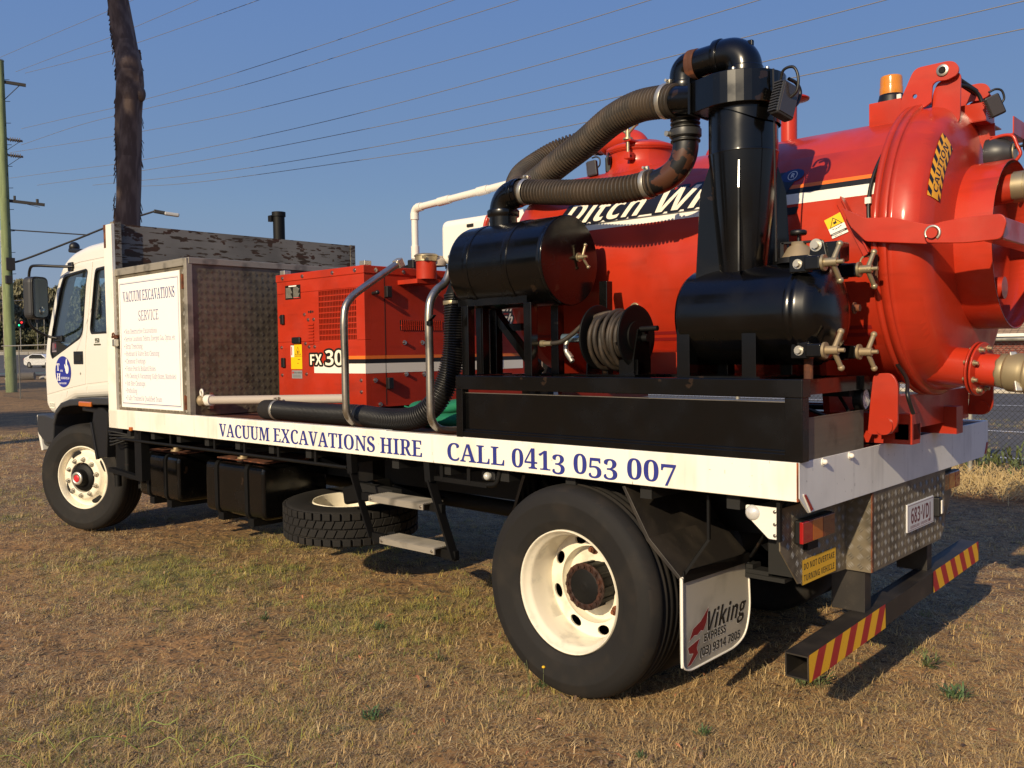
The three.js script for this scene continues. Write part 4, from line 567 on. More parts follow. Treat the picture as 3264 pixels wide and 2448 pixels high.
{ // ---- filter drum on its stand
  const t = thing('filter_drum', [-1.67, 1.52, -.28], 'horizontal black steel filter drum on a welded square-tube stand', 'filter tank');
  const c = V(0, 2.099, -.28);
  nb().lathe([[0, -2.012], [.10, -2.006], [.20, -2.0], [.222, -1.992], [.225, -1.98], [.225, -1.37], [.221, -1.36], [.219, -1.352], [.227, -1.35], [.227, -1.338], [.222, -1.334], [.15, -1.332], [0, -1.331]], 'x', c, 80).mesh('drum', M.black, t);
  for (const x of [-1.865, -1.585]) nb().lathe([[.2255, x - .018], [.2285, x - .018], [.2285, x + .018], [.2255, x + .018]], 'x', c, 80).mesh('band', M.black, t);
  const w = nb(); wingNut(w, V(-1.330, 2.118, -.345), X1, [1.40, -1.0], .06, .72); w.mesh('wing_nut', M.brass, t);
  const s = nb().prism([[-2.0, 1.925], [-1.97, 1.96], [-1.47, 1.96], [-1.50, 1.925]], 'xy', -.155, -.135).box(-2.0, -1.50, 1.89, 1.925, -.175, -.135).prism([[-2.0, 1.925], [-1.97, 1.96], [-1.47, 1.96], [-1.50, 1.925]], 'xy', -.425, -.405).box(-2.0, -1.50, 1.89, 1.925, -.425, -.385).box(-2.0, -1.95, 1.89, 1.925, -.4, -.16).box(-1.55, -1.5, 1.89, 1.925, -.4, -.16);
  for (const [x, z] of [[-1.935, -.145], [-1.485, -.145], [-1.925, -.245], [-1.99, -.42], [-1.54, -.42]]) s.box(x - .026, x + .026, 1.52, 1.892, z - .026, z + .026, .004);
  s.box(-2.10, -2.05, 1.52, 1.9, -.50, -.45).bar(V(-2.02, 1.88, -.43), V(-1.68, 1.53, -.43), .055, .04).bar(V(-2.02, 1.78, -.44), V(-1.8, 1.78, -.44), .04, .04).box(-1.30, -1.25, 1.52, 2.0, -.52, -.47, .004).box(-2.0, -1.9, 1.52, 1.526, -.45, -.13).mesh('stand', M.black, t);
  // outlet neck and elbow
  nb().lathe([[.076, 2.20], [.074, 2.36], [.086, 2.365], [.087, 2.395], [.08, 2.402]], 'y', V(-1.79, 0, -.28), 36).mesh('neck', M.black, t);
  const e = nb(); e.tube([V(-1.79, 2.39, -.28), V(-1.79, 2.40, -.28), V(-1.783, 2.425, -.28), V(-1.765, 2.452, -.28), V(-1.738, 2.47, -.28), V(-1.70, 2.477, -.28), V(-1.655, 2.48, -.28)], .073, 28, 40).lathe([[.073, 0], [.077, 0], [.077, .02], [.073, .02]], V(1, .03, 0), V(-1.70, 2.477, -.28), 32).mesh('elbow', M.black, t);
}
{ // ---- cyclone separator over its collecting canister
  const t = thing('cyclone_separator', [-.35, 1.52, -.28], 'tall black cone-shaped cyclone separator standing over a horizontal canister', 'separator');
  const c = V(-.375, 0, -.28), cc = V(0, 1.783, -.28);
  // canister with dished door
  nb().lathe([[0, -.63], [.15, -.62], [.195, -.60], [.209, -.575], [.210, -.10], [.214, -.095], [.214, -.08], [.209, -.078], [.209, -.066], [.213, -.064], [.213, -.05], [.207, -.045], [.2, -.02], [.18, .012], [.13, .037], [.07, .05], [0, .053]], 'x', cc, 88).mesh('canister', M.black, t);
  const lg = nb(); for (const [x0, x1] of [[-.592, -.528], [-.283, -.219]]) lg.box(x0, x1, 1.52, 1.776, -.155, -.085, .003).box(x0, x1, 1.52, 1.776, -.475, -.41, .003).prism([[-.12, 1.53], [-.44, 1.53], [-.44, 1.64], [-.28, 1.585], [-.12, 1.64]], 'zy', (x0 + x1) / 2 - .004, (x0 + x1) / 2 + .004); lg.box(-.60, -.20, 1.522, 1.53, -.48, -.08).mesh('canister_leg', M.black, t);
  for (const [dy, z] of [[.188, -.124], [.18, -.467], [-.150, -.133], [-.16, -.466]]) {
    const y = 1.783 + dy, b = nb(); wingNut(b, V(.05, y, z), X1, [1.05, -1.0], .082); b.mesh('wing_nut', dy > 0 ? M.brass : M.tan, t);
    nb().box(-.085, -.005, y - .034, y + .034, z - .026, z + .02, .006).box(-.02, .045, y - .028, y + .028, z - .03, z + .03, .008).mesh('clamp_lug', M.black, t);
    nb().cyl(V(-.03, y, z), V(.05, y, z), .010, .010, 10).mesh('swing_bolt', M.zinc, t);
    if (z > -.2) bolt(nb(), V(-.048, y, z + .02), Z1, .013, .011).mesh('hinge_bolt', M.zinc, t);
  }
  bolt(nb(), V(.050, 1.803, -.408), X1, .016, .016).mesh('door_bolt', M.rust, t);
  nb().box(-.05, .07, 1.985, 2.062, -.32, -.22, .008).prism(roundPoly([[-.055, 1.975], [-.04, 2.06], [-.02, 2.075], [.01, 2.07], [.03, 1.98]], .02), 'xy', -.22, -.205, .003).mesh('door_hinge', M.black, t); bolt(nb(), V(-.018, 2.05, -.205), Z1, .017, .012).mesh('hinge_bolt', M.zinc, t);
  nb().cyl(V(-.04, 1.60, -.18), V(-.04, 1.52, -.18), .018).mesh('drain', M.rust, t);
  // relief valve on top of the canister
  nb().lathe([[.075, 2.0], [.07, 2.012], [.045, 2.055], [.03, 2.065], [.03, 2.078], [0, 2.078]], 'y', V(-.126, 0, -.28), 32).mesh('relief_valve', M.tan, t);
  nb().cyl(V(-.126, 1.99, -.28), V(-.126, 2.012, -.28), .088, .088, 28).box(-.20, -.185, 2.01, 2.08, -.295, -.265).bar(V(-.195, 2.078, -.28), V(-.07, 2.075, -.28), .03, .008).cyl(V(-.127, 2.07, -.28), V(-.127, 2.11, -.28), .006).lathe([[0, 2.105], [.03, 2.106], [.034, 2.112], [.034, 2.121], [.029, 2.126], [0, 2.126]], 'y', V(-.127, 0, -.28), 14).mesh('valve_yoke', M.plastic, t);
  // cone, barrel, inlet scroll
  nb().lathe([[.099, 1.94], [.131, 2.28], [.146, 2.465], [.1475, 2.468], [.1475, 2.474], [.145, 2.476], [.145, 2.66]], 'y', c, 72).mesh('cone', M.black, t);
  const fin = (ang, y0, y1, r0) => { const b = nb().prism([[.06, y0], [r0, y0], [r0 * .70 + .04, y1 - .12], [.142, y1], [.12, y1]], 'xy', -.003, .003).geo(); b.rotateY(ang); b.translate(c.x, 0, c.z); nb().add(b).mesh('cone_fin', M.black, t); };
  fin(-1.20, 1.965, 2.43, .17); fin(3.80, 1.93, 2.43, .205); fin(.70, 1.93, 2.43, .20); fin(2.06, 1.97, 2.42, .18);
  { const pos = [], ix = [], n = 40; for (let k = 0; k <= n; k++) { const a = -1.9 + k / n * 4.4, r = .156, y0 = 2.655 - .07 * sm(0, .8, (Math.cos(a - .55) + 1) / 2); for (const y of [y0, 2.665]) pos.push(c.x + Math.cos(a) * r, y, c.z - Math.sin(a) * r); if (k < n) { const q = k * 2; ix.push(q, q + 2, q + 1, q + 1, q + 2, q + 3); } } const g = new THREE.BufferGeometry(); g.setAttribute('position', new THREE.Float32BufferAttribute(pos, 3)); g.setIndex(ix); g.computeVertexNormals(); nb().add(g).mesh('scroll_skirt', M.black, t); }
  const scr = [[-.555, -.07], [-.46, -.105]]; // scroll outline in plan (x, z): straight inlet wall then spiral
  const sp = []; for (let k = 0; k <= 30; k++) { const a = 1.75 - k / 30 * 5.2, r = .193 - .035 * k / 30; sp.push([c.x + Math.cos(a) * r, c.z + Math.sin(a) * r]); }
  nb().prism([[-.535, -.135], ...sp, [-.545, -.265]], 'xz', 2.652, 2.785, .003).mesh('inlet_scroll', M.black, t);
  nb().box(-.548, -.538, 2.648, 2.80, -.28, -.12).mesh('inlet_flange', M.black, t);
  const ip = nb().cyl(V(-.545, 2.728, -.195), V(-.68, 2.748, -.208), .063, .063, 28); ip.mesh('inlet_pipe', M.black, t);
  nb().lathe([[.165, 2.785], [.165, 2.79], [.06, 2.792]], 'y', c, 56).cyl(V(-.372, 2.785, -.28), V(-.372, 2.83, -.28), .061, .061, 32).mesh('top_plate', M.black, t);
  const bl = nb(); for (let k = 0; k < 6; k++) { const a = k * 1.047 + .3; bolt(bl, V(c.x + Math.cos(a) * .14, 2.79, c.z + Math.sin(a) * .14), Y1, .009, .01); } bl.mesh('plate_bolt', M.zinc, t);
  // outlet elbows
  nb().lathe([[.078, 2.806], [.079, 2.835], [.074, 2.84]], 'y', V(-.367, 0, -.28), 36).tube([V(-.367, 2.82, -.28), V(-.367, 2.838, -.28), V(-.373, 2.862, -.28), V(-.39, 2.885, -.28), V(-.415, 2.90, -.28), V(-.445, 2.905, -.28), V(-.475, 2.905, -.28)], .074, 28, 36).lathe([[.074, 0], [.08, 0], [.08, .025], [.074, .025]], X1, V(-.493, 2.905, -.28), 36).box(-.356, -.326, 2.922, 2.948, -.29, -.27, .004).mesh('outlet_elbow', M.black, t);
  nb().cyl(V(-.49, 2.905, -.28), V(-.62, 2.90, -.28), .066, .066, 32).mesh('outlet_pipe', M.black, t);
  nb().lathe([[.066, 0], [.072, 0], [.072, .02], [.066, .02]], X1, V(-.625, 2.90, -.28), 32).lathe([[.066, 0], [.071, 0], [.071, .02], [.066, .02]], X1, V(-.605, 2.90, -.28), 32).mesh('pipe_band', M.rust, t);
  nb().tube([V(-.61, 2.90, -.28), V(-.625, 2.899, -.28), V(-.642, 2.893, -.28), V(-.656, 2.878, -.28), V(-.661, 2.85, -.28), V(-.661, 2.815, -.28)], .069, 28, 30).lathe([[.069, 2.80], [.077, 2.80], [.077, 2.83], [.07, 2.835]], 'y', V(-.661, 0, -.28), 32).mesh('outlet_elbow', M.black, t);
  nb().bar(V(-.195, 2.78, -.20), V(-.195, 2.0, -.22), .006, .006).mesh('cable', M.blackHose, t);
}
{ // ---- hoses
  const mkHose = (name, label, pts, r, pitch, amp, mat, group) => { const t = thing(name, [pts[0].x, pts[0].y, pts[0].z], label, 'hose', group); nb().add(hose(pts, r, pitch, amp)).mesh('ribbed_tube', mat, t); return t; };
  const cl = (t, p, d, r) => { const b = nb(); clampGeo(b, p, d, r, .022); const m = b.mesh('hose_clamp', M.zinc, t); const s = new THREE.Vector3().crossVectors(d, V(0, 0, 1)).normalize().multiplyScalar(-1); const q = p.clone().addScaledVector(s, r + .012); nb().bar(q.clone().addScaledVector(d, -.012), q.clone().addScaledVector(d, .012), .02, .018, .003).cyl(q.clone().add(V(0, 0, -.02)), q.clone().add(V(0, 0, .03)), .006).mesh('clamp_bolt', M.zinc, t); return m; };
  const h1 = mkHose('vacuum_hose', 'thick ribbed brown hose arching from the cyclone inlet over to the red tank pipe', [V(-2.04, 2.985, -1.5), V(-2.142, 3.008, -1.500), V(-2.245, 3.005, -1.450), V(-2.335, 2.965, -1.380), V(-2.398, 2.895, -1.280), V(-2.40, 2.795, -1.120), V(-2.30, 2.68, -0.950), V(-2.07, 2.60, -0.750), V(-1.80, 2.600, -0.580), V(-1.555, 2.648, -0.480), V(-1.337, 2.705, -0.420), V(-1.105, 2.765, -0.340), V(-0.90, 2.778, -0.270), V(-0.73, 2.756, -0.220), V(-0.655, 2.744, -0.205)], .067, .0215, .0075, M.hose);
  cl(h1, V(-.715, 2.754, -.216), V(1, -.15, .1).normalize(), .074); cl(h1, V(-2.10, 3.0, -1.5), X1, .075);
  const h2 = mkHose('connecting_hose', 'ribbed brown hose sagging between the drum elbow and the rusty bend', [V(-1.70, 2.478, -.28), V(-1.640, 2.478, -0.280), V(-1.518, 2.462, -0.280), V(-1.360, 2.439, -0.270), V(-1.208, 2.420, -0.260), V(-1.071, 2.408, -0.260), V(-0.946, 2.406, -0.270), V(-0.82, 2.417, -0.280)], .057, .0215, .0072, M.hose);
  cl(h2, V(-1.622, 2.477, -.28), V(1, -.12, 0).normalize(), .064); cl(h2, V(-.862, 2.412, -.277), V(1, .1, 0).normalize(), .064);
  const rb = thing('hose_bend', [-.70, 2.4, -.28], 'rusty black pipe bend with peeling paint joining the sagging hose to the short upright hose', 'pipe');
  nb().tube([V(-.86, 2.412, -.28), V(-.80, 2.418, -.28), V(-.745, 2.435, -.28), V(-.70, 2.465, -.28), V(-.672, 2.505, -.28), V(-.660, 2.55, -.28), V(-.660, 2.60, -.28)], .058, 28, 48).mesh('bend_pipe', M.chipped, rb);
  const h4 = mkHose('upright_hose', 'short upright black ribbed hose between rusty bend and cyclone outlet elbow', [V(-.660, 2.565, -.28), V(-.6605, 2.65, -.28), V(-.661, 2.74, -.28), V(-.661, 2.82, -.28)], .062, .019, .005, M.blackHose);
  clampGeo(nb(), V(-.66, 2.612, -.28), Y1, .0675, .03).mesh('hose_clamp', M.greyPlastic, h4); nb().bar(V(-.745, 2.628, -.25), V(-.70, 2.605, -.23), .012).cyl(V(-.71, 2.608, -.20), V(-.70, 2.605, -.26), .012).mesh('clamp_bolt', M.zinc, h4);
  const h3 = mkHose('suction_hose', 'long black ribbed hose lying along the tray edge and rising to the filter drum', [V(-2.172, 1.975, -0.280), V(-2.163, 1.866, -0.270), V(-2.158, 1.754, -0.260), V(-2.158, 1.654, -0.250), V(-2.176, 1.50, -.215), V(-2.215, 1.375, -0.165), V(-2.31, 1.292, -0.130), V(-2.46, 1.262, -.12), V(-2.60, 1.258, -0.12), V(-2.905, 1.267, -0.160), V(-3.276, 1.262, -0.190), V(-3.652, 1.264, -0.200), V(-3.92, 1.265, -0.215)], .061, .0145, .0052, M.blackHose);
  nb().lathe([[.068, 0], [.07, .05], [.068, .17], [.06, .185], [.03, .19], [0, .19]], V(-1, -.02, -.06), V(-3.90, 1.265, -.214), 32).mesh('end_cuff', M.rubber, h3); cl(h3, V(-3.90, 1.265, -.214), X1, .068);
  clampGeo(nb(), V(-2.170, 1.925, -.278), Y1, .066, .022).mesh('hose_clamp', M.brass, h3); nb().cyl(V(-2.172, 1.95, -.28), V(-2.10, 2.10, -.29), .062, .062, 28).mesh('inlet_stub', M.blackDull, h3);
  clampGeo(nb(), V(-2.885, 1.266, -.158), V(1, 0, .1).normalize(), .064, .03).mesh('joint_sleeve', M.plastic, h3);
}
{ // ---- hose reel
  const t = thing('hose_reel', [-1.05, 1.52, -.28], 'black hose reel wound with brown pressure hose between the drum stand and canister', 'hose reel');
  const rnd = rng(5), c = V(0, 1.709, -.28);
  nb().lathe([[.03, -.948], [.13, -.946], [.147, -.944], [.150, -.938], [.147, -.932], [.13, -.936], [.03, -.94]], 'x', c, 56).mesh('reel_disc', M.blackDull, t);
  nb().lathe([[.03, -1.165], [.13, -1.163], [.155, -1.162], [.158, -1.156], [.155, -1.150], [.13, -1.154], [.03, -1.158]], 'x', c, 56).mesh('reel_disc', M.blackDull, t);
  nb().cyl(V(-1.17, 1.709, -.28), V(-.93, 1.709, -.28), .072, .072, 32).mesh('reel_drum', M.blackDull, t);
  for (let k = 0; k < 3; k++) { // loose turns of hose
    const pts = []; for (let i = 0; i <= 100; i++) { const a = i / 100 * Math.PI * 2 * 4.6 + k * 2.1, x = -1.142 + (i / 100) * .185, r = .093 + k * .0135 + .010 * Math.sin(a * 1.3 + k) + .006 * Math.sin(a * 3 + k * 2); pts.push(V(x + .012 * Math.sin(a + k), c.y + Math.cos(a) * r - (k === 2 ? .010 * (1 - Math.cos(a)) : 0), c.z + Math.sin(a) * r)); }
    nb().tube(pts, .0115, 10, 420).mesh('hose_turn', M.hose, t);
  }
  { const pts = []; for (let i = 0; i <= 24; i++) { const a = i / 24 * 6.283, r = .125 + .02 * Math.cos(a + 2.7); pts.push(V(-1.08 + .07 * (i / 24) , c.y - .012 + Math.cos(a) * r, c.z + Math.sin(a) * r)); } nb().tube(pts, .0118, 10, 120).mesh('hose_turn', M.hose, t); }
  nb().tube([V(-1.395, 1.683, -.20), V(-1.34, 1.69, -.205), V(-1.28, 1.725, -.22), V(-1.20, 1.785, -.235), V(-1.12, 1.818, -.25), V(-1.05, 1.825, -.27), V(-.99, 1.808, -.30), V(-.96, 1.78, -.36)], .0115, 10, 80).mesh('hose_lead', M.hose, t);
  nb().cyl(V(-1.465, 1.683, -.20), V(-1.395, 1.683, -.20), .013, .0125).cyl(V(-1.47, 1.683, -.20), V(-1.44, 1.683, -.20), .017).mesh('hose_fitting', M.brass, t);
  nb().box(-.992, -.884, 1.522, 1.60, -.22, -.215).prism([[-.34, 1.52], [-.20, 1.52], [-.20, 1.60], [-.24, 1.742], [-.32, 1.742], [-.34, 1.6]], 'zy', -.905, -.897).prism([[-.34, 1.52], [-.22, 1.52], [-.24, 1.74], [-.32, 1.74]], 'zy', -1.195, -1.187).box(-1.25, -.87, 1.522, 1.530, -.36, -.17).mesh('reel_stand', M.black, t);
  nb().cyl(V(-.90, 1.742, -.262), V(-.805, 1.744, -.262), .0125, .0125, 14).bar(V(-.895, 1.709, -.28), V(-.895, 1.745, -.262), .024, .008).cyl(V(-.905, 1.70, -.28), V(-.87, 1.70, -.28), .018).mesh('crank_handle', M.blackDull, t);
  nb().cyl(V(-1.17, 1.709, -.28), V(-1.385, 1.709, -.28), .022, .022, 18).mesh('swivel', std({ color: lin(.30, .42, .5), metalness: .8, roughness: .3 }), t);
  nb().tube([V(-1.35, 1.70, -.275), V(-1.358, 1.67, -.268), V(-1.352, 1.64, -.265), V(-1.31, 1.59, -.26)], .013, 10, 24).cyl(V(-1.346, 1.632, -.265), V(-1.32, 1.605, -.262), .017, .017, 6).mesh('swivel_fitting', M.zinc, t);
}
{ // ---- vacuum tank
  const TY = 2.09, TZ = -1.235, R = .622, c = V(0, TY, TZ);
  const t = thing('vacuum_tank', [-1.0, 1.2, TZ], 'large red vacuum tank with rear door lying on the tray behind the black platform', 'tank');
  nb().lathe([[0, -2.30], [.2, -2.285], [.38, -2.24], [.52, -2.17], [.595, -2.09], [.622, -1.98], [R, -1.98], [R, .06], [.66, .06], [.678, .062], [.678, .085], [.65, .088]], 'x', c, 128).mesh('shell', M.red, t);
  const door = nb().lathe([[.64, .0895], [.678, .09], [.679, .121], [.67, .124], [.655, .124], [.655, .14], [.652, .172], [.641, .208], [.62, .236], [.587, .257], [.54, .27], [.46, .283], [.36, .295], [.2, .305], [0, .31]], 'x', c, 128).mesh('rear_door', M.red, t);
  nb().lathe([[.36, .28], [.372, .29], [.375, .443], [.369, .444], [.366, .33], [0, .331]], 'x', c, 88).mesh('door_ring', M.red, door);
  nb().cyl(V(.33, 2.315, -1.15), V(.47, 2.33, -1.15), .062, .062, 28).cyl(V(.33, 1.9, -1.235), V(.40, 1.9, -1.235), .05).mesh('door_nozzle', M.red, door);
  nb().cyl(V(.455, 2.33, -1.15), V(.50, 2.33, -1.15), .068, .068, 8).cyl(V(.50, 2.33, -1.15), V(.62, 2.33, -1.15), .06, .065, 28).mesh('nozzle_fitting', M.brass, door);
  // printed bands on the shell
  const band = (name, x0, x1, y0, y1, mat, off, keep) => { const n = 24, m = 8, pos = [], uv = [], ix = []; for (let i = 0; i <= n; i++) for (let j = 0; j <= m; j++) { const x = x0 + (x1 - x0) * i / n, y = y0 + (y1 - y0) * j / m, z = TZ + Math.sqrt((R + off) ** 2 - (y - TY) ** 2); pos.push(x, y, z); uv.push(i / n, j / m); } for (let i = 0; i < n; i++) for (let j = 0; j < m; j++) { const a = i * (m + 1) + j, b = a + m + 1; ix.push(a, b, a + 1, b, b + 1, a + 1); } const g = new THREE.BufferGeometry(); g.setAttribute('position', new THREE.Float32BufferAttribute(pos, 3)); g.setAttribute('uv', new THREE.Float32BufferAttribute(uv, 2)); g.setIndex(ix); g.computeVertexNormals(); const k = new THREE.Mesh(g, mat); k.name = name; k.receiveShadow = true; t.add(k); return k; };
  band('cream_stripe', -1.78, .058, 2.296, 2.346, M.cream, .0012); band('black_stripe', -.95, .058, 2.3462, 2.372, M.plastic, .0012); band('orange_stripe', -.62, .058, 2.3722, 2.39, std({ color: lin(.80, .16, .015), roughness: .4 }), .0012);
  const pm = (w, h, fn, r = .4) => new THREE.MeshStandardMaterial({ map: canvasTex(w, h, fn), transparent: true, roughness: r, side: THREE.DoubleSide });
  band('tank_lettering', -1.79, -.30, 2.285, 2.49, pm(2048, 300, (x, w, h) => {
    x.save(); x.transform(1, 0, -.45, 1, 110, 0); x.fillStyle = '#16161d'; x.fillRect(30, 40, w * .93, 172); x.fillStyle = '#5c5a58'; x.fillRect(-40, 226, w * .8, 12);
    for (const m of [0, 1]) { x.font = 'bold 262px sans-serif'; x.lineJoin = 'round'; x.strokeStyle = '#16161d'; x.lineWidth = 42; x.fillStyle = '#f1e6cd'; for (const [s, px, mw] of [['Ditch', 60, 760], ['Witch', 900, 880]]) { x.save(); x.translate(px, 210); x.scale(mw / x.measureText(s).width, .98); m ? x.fillText(s, 0, 0) : x.strokeText(s, 0, 0); x.restore(); } } x.restore();
  }), .0028);
  band('registered_mark', -.42, -.30, 2.405, 2.475, pm(256, 150, (x, w, h) => { x.fillStyle = '#1d2a5c'; x.beginPath(); x.ellipse(w / 2, h / 2, 120, 70, 0, 0, 7); x.fill(); x.strokeStyle = '#d9d6cc'; x.lineWidth = 7; x.beginPath(); x.ellipse(w / 2, h / 2, 46, 46, 0, 0, 7); x.stroke(); x.fillStyle = '#d9d6cc'; x.font = 'bold 66px sans-serif'; x.textAlign = 'center'; x.fillText('R', w / 2, h / 2 + 23); }), .0032);
  band('capacity_lettering', -.56, -.268, 2.245, 2.36, pm(512, 202, (x, w, h) => { x.save(); x.transform(1, 0, -.3, 1, 40, 0); for (const m of [0, 1]) { x.lineJoin = 'round'; x.strokeStyle = '#16161d'; x.fillStyle = m ? '#c5401f' : '#16161d'; x.lineWidth = 34; x.font = 'bold 150px sans-serif'; m ? x.fillText('800', 60, 140, 330) : x.strokeText('800', 60, 140, 330); } x.fillStyle = '#16161d'; x.fillRect(235, 136, 230, 62); x.fillStyle = '#d5ceb9'; x.font = 'bold 58px sans-serif'; x.fillText('GAL', 265, 190, 190); x.restore(); }), .004);
  band('lower_band', -2.0, .0, 1.722, 1.738, std({ color: lin(.25, .012, .012), roughness: .5 }), .001);
  band('lower_band', -2.0, .0, 1.69, 1.706, std({ color: lin(.25, .012, .012), roughness: .5 }), .001);
  // safety sticker
  { const q = (x, y) => V(x, y, TZ + Math.sqrt((R + .003) ** 2 - (y - TY) ** 2)), pts = [q(-.125, 2.118), q(-.055, 2.142), q(-.098, 2.232), q(-.167, 2.202)]; const g = new THREE.BufferGeometry(); g.setAttribute('position', new THREE.Float32BufferAttribute(pts.flatMap((p) => [p.x, p.y, p.z + .002]), 3)); g.setAttribute('uv', new THREE.Float32BufferAttribute([0, 0, 1, 0, 1, 1, 0, 1], 2)); g.setIndex([0, 1, 2, 0, 2, 3]); g.computeVertexNormals();
    const k = new THREE.Mesh(g, pm(192, 256, (x, w, h) => { x.fillStyle = '#eeebe2'; x.fillRect(0, 0, w, h); x.fillStyle = '#f1c21b'; x.fillRect(0, 0, w, 130); x.strokeStyle = '#201c10'; x.lineWidth = 8; x.beginPath(); x.moveTo(96, 22); x.lineTo(165, 128); x.lineTo(27, 128); x.closePath(); x.stroke(); x.fillStyle = '#201c10'; x.fillRect(76, 74, 36, 30); x.fillRect(104, 60, 10, 40); for (const [a, b] of [[40, 150], [70, 160], [100, 155], [125, 148]]) x.fillRect(a, b, 24, 9); x.fillRect(0, 200, w, 28); x.fillStyle = '#eee'; x.font = 'bold 20px sans-serif'; x.fillText('MOVING PARTS', 14, 222, 160); x.fillStyle = '#201c10'; x.fillText('WILL CUT', 30, 250, 120); })); k.name = 'safety_sticker'; t.add(k); }
  // caution tape on the dished door
  { const prof = [[.655, .14], [.652, .172], [.641, .208], [.62, .236], [.587, .257], [.54, .27], [.46, .283], [.36, .295]]; const xAt = (r) => { for (let i = 0; i + 1 < prof.length; i++) if (r <= prof[i][0] && r >= prof[i + 1][0]) { const k = (prof[i][0] - r) / (prof[i][0] - prof[i + 1][0]); return prof[i][1] + k * (prof[i + 1][1] - prof[i][1]); } return .3; };
    const n = 20, m = 4, pos = [], uv = [], ix = []; for (let i = 0; i <= n; i++) for (let j = 0; j <= m; j++) { const a = .30 + .58 * i / n, r = .60 - .085 * j / m; pos.push(xAt(r) + .004, TY + Math.sin(a) * r, TZ + Math.cos(a) * r); uv.push(i / n, 1 - j / m); } for (let i = 0; i < n; i++) for (let j = 0; j < m; j++) { const a = i * (m + 1) + j, b = a + m + 1; ix.push(a, a + 1, b, b, a + 1, b + 1); }
    const g = new THREE.BufferGeometry(); g.setAttribute('position', new THREE.Float32BufferAttribute(pos, 3)); g.setAttribute('uv', new THREE.Float32BufferAttribute(uv, 2)); g.setIndex(ix); g.computeVertexNormals();
    const k = new THREE.Mesh(g, pm(512, 190, (x, w, h) => { x.fillStyle = '#e6a51e'; x.fillRect(0, 0, w, h); x.fillStyle = '#1b1712'; for (let i = -1; i < 8; i++) for (const [y0, y1] of [[0, 48], [142, 190]]) { x.beginPath(); const q = i * 80 + (y0 ? 60 : 0); x.moveTo(q, y1); x.lineTo(q + 40, y1); x.lineTo(q + 72, y0); x.lineTo(q + 32, y0); x.fill(); } x.font = 'bold 96px sans-serif'; x.textAlign = 'center'; x.fillText('CAUTION', w / 2, 130, 440); })); k.name = 'caution_tape'; t.add(k); }
  // clamp arm on the near side: plate, latch, pin, cross beam
  nb().prism(roundPoly([[-.05, 2.235], [.054, 2.180], [.154, 2.173], [.30, 2.128], [.36, 2.125], [.36, 2.055], [.303, 2.049], [.054, 2.082], [-.01, 2.15]], .012), 'xy', -.535, -.52, .003).mesh('clamp_arm', M.red, t);
  nb().prism(roundPoly([[.30, 2.115], [.36, 2.130], [.448, 2.137], [.575, 2.137], [.592, 2.11], [.575, 2.042], [.448, 2.038], [.30, 2.052]], [.02, .02, .04, .02, .02, .02, .04, .02]), 'xy', -.512, -.496, .003).mesh('clamp_arm', M.red, t);
  nb().cyl(V(.328, 2.088, -.54), V(.328, 2.088, -.482), .021, .021, 20).mesh('pivot_pin', M.red, t);
  const cr = new THREE.TorusGeometry(.027, .006, 8, 24, 4.6); cr.rotateZ(-.9); cr.translate(.328, 2.088, -.494); nb().add(cr).mesh('circlip', M.zinc, t);
  nb().box(.50, .575, 2.042, 2.13, -1.98, -.515, .006).mesh('clamp_beam', M.red, t);
  nb().prism(roundPoly([[.30, 2.13], [.575, 2.137], [.59, 2.1], [.575, 2.042], [.05, 2.06], [.0, 2.16]], .02), 'xy', -1.98, -1.965, .003).mesh('clamp_arm', M.red, t);
  nb().bar(V(-.10, 2.285, -.615), V(.035, 2.035, -.585), .03, .006, 0, Z1).bar(V(-.078, 2.29, -.60), V(.055, 2.04, -.57), .006, .04, 0, Z1).mesh('stay_angle', M.red, t);
  nb().box(.06, .092, 1.92, 2.03, -.556, -.554).mesh('rust_patch', M.rust, t);
  const cp = (y, z) => { const g = new THREE.TorusGeometry(.026, .006, 8, 22, 4.4); g.translate(0, y, z); return g; };
  for (const [x, y] of [[-.095, 2.06], [.025, 2.005], [-1.20, 1.86]]) { const z = TZ + Math.sqrt(R * R - (y - TY) ** 2) + .012, g = cp(y, z); g.translate(x, 0, 0); nb().cyl(V(x, y, z - .05), V(x, y, z + .01), .02, .02, 18).mesh('pin', M.red, t); nb().add(g).mesh('circlip', M.brass, t); }
  // tail cable down the flange
  const cb = []; for (let k = 0; k <= 20; k++) { const a = 1.25 - k / 20 * 2.15, r = R + .012 + (k === 0 ? .03 : 0); cb.push(V(.045 + .02 * Math.sin(k * .55) + (k > 14 ? (k - 14) * .004 : 0), TY + Math.sin(a) * r, TZ + Math.cos(a) * r)); }
  nb().tube([V(.09, 2.74, -1.05), ...cb, V(.16, 1.50, -.70), V(.19, 1.44, -.62), V(.20, 1.36, -.66)], .0085, 8, 120).mesh('tail_cable', M.blackHose, t);
  const ct = nb(); for (const k of [9, 11, 13, 15]) { const p = cb[k]; ct.box(p.x - .013, p.x + .013, p.y - .014, p.y + .014, p.z - .004, p.z + .012, .002); } ct.mesh('cable_tie', M.cream, t);
  // manway with lid and T-handle
  const mc = V(-1.55, 0, TZ);
  nb().lathe([[.262, 2.655], [.225, 2.69], [.206, 2.715], [.200, 2.74], [.199, 2.795], [.212, 2.797], [.212, 2.805]], 'y', mc, 64).mesh('manway', M.red, t);
  nb().lathe([[.20, 2.806], [.212, 2.807], [.212, 2.828], [.203, 2.832], [.19, 2.838], [.13, 2.862], [.06, 2.874], [0, 2.877]], 'y', mc, 64).mesh('manway_lid', M.red, t);
  nb().box(-1.512, -1.458, 2.828, 2.842, -1.10, -.985, .004).box(-1.505, -1.465, 2.73, 2.77, -1.04, -.985, .006).mesh('lid_bracket', M.red, t);
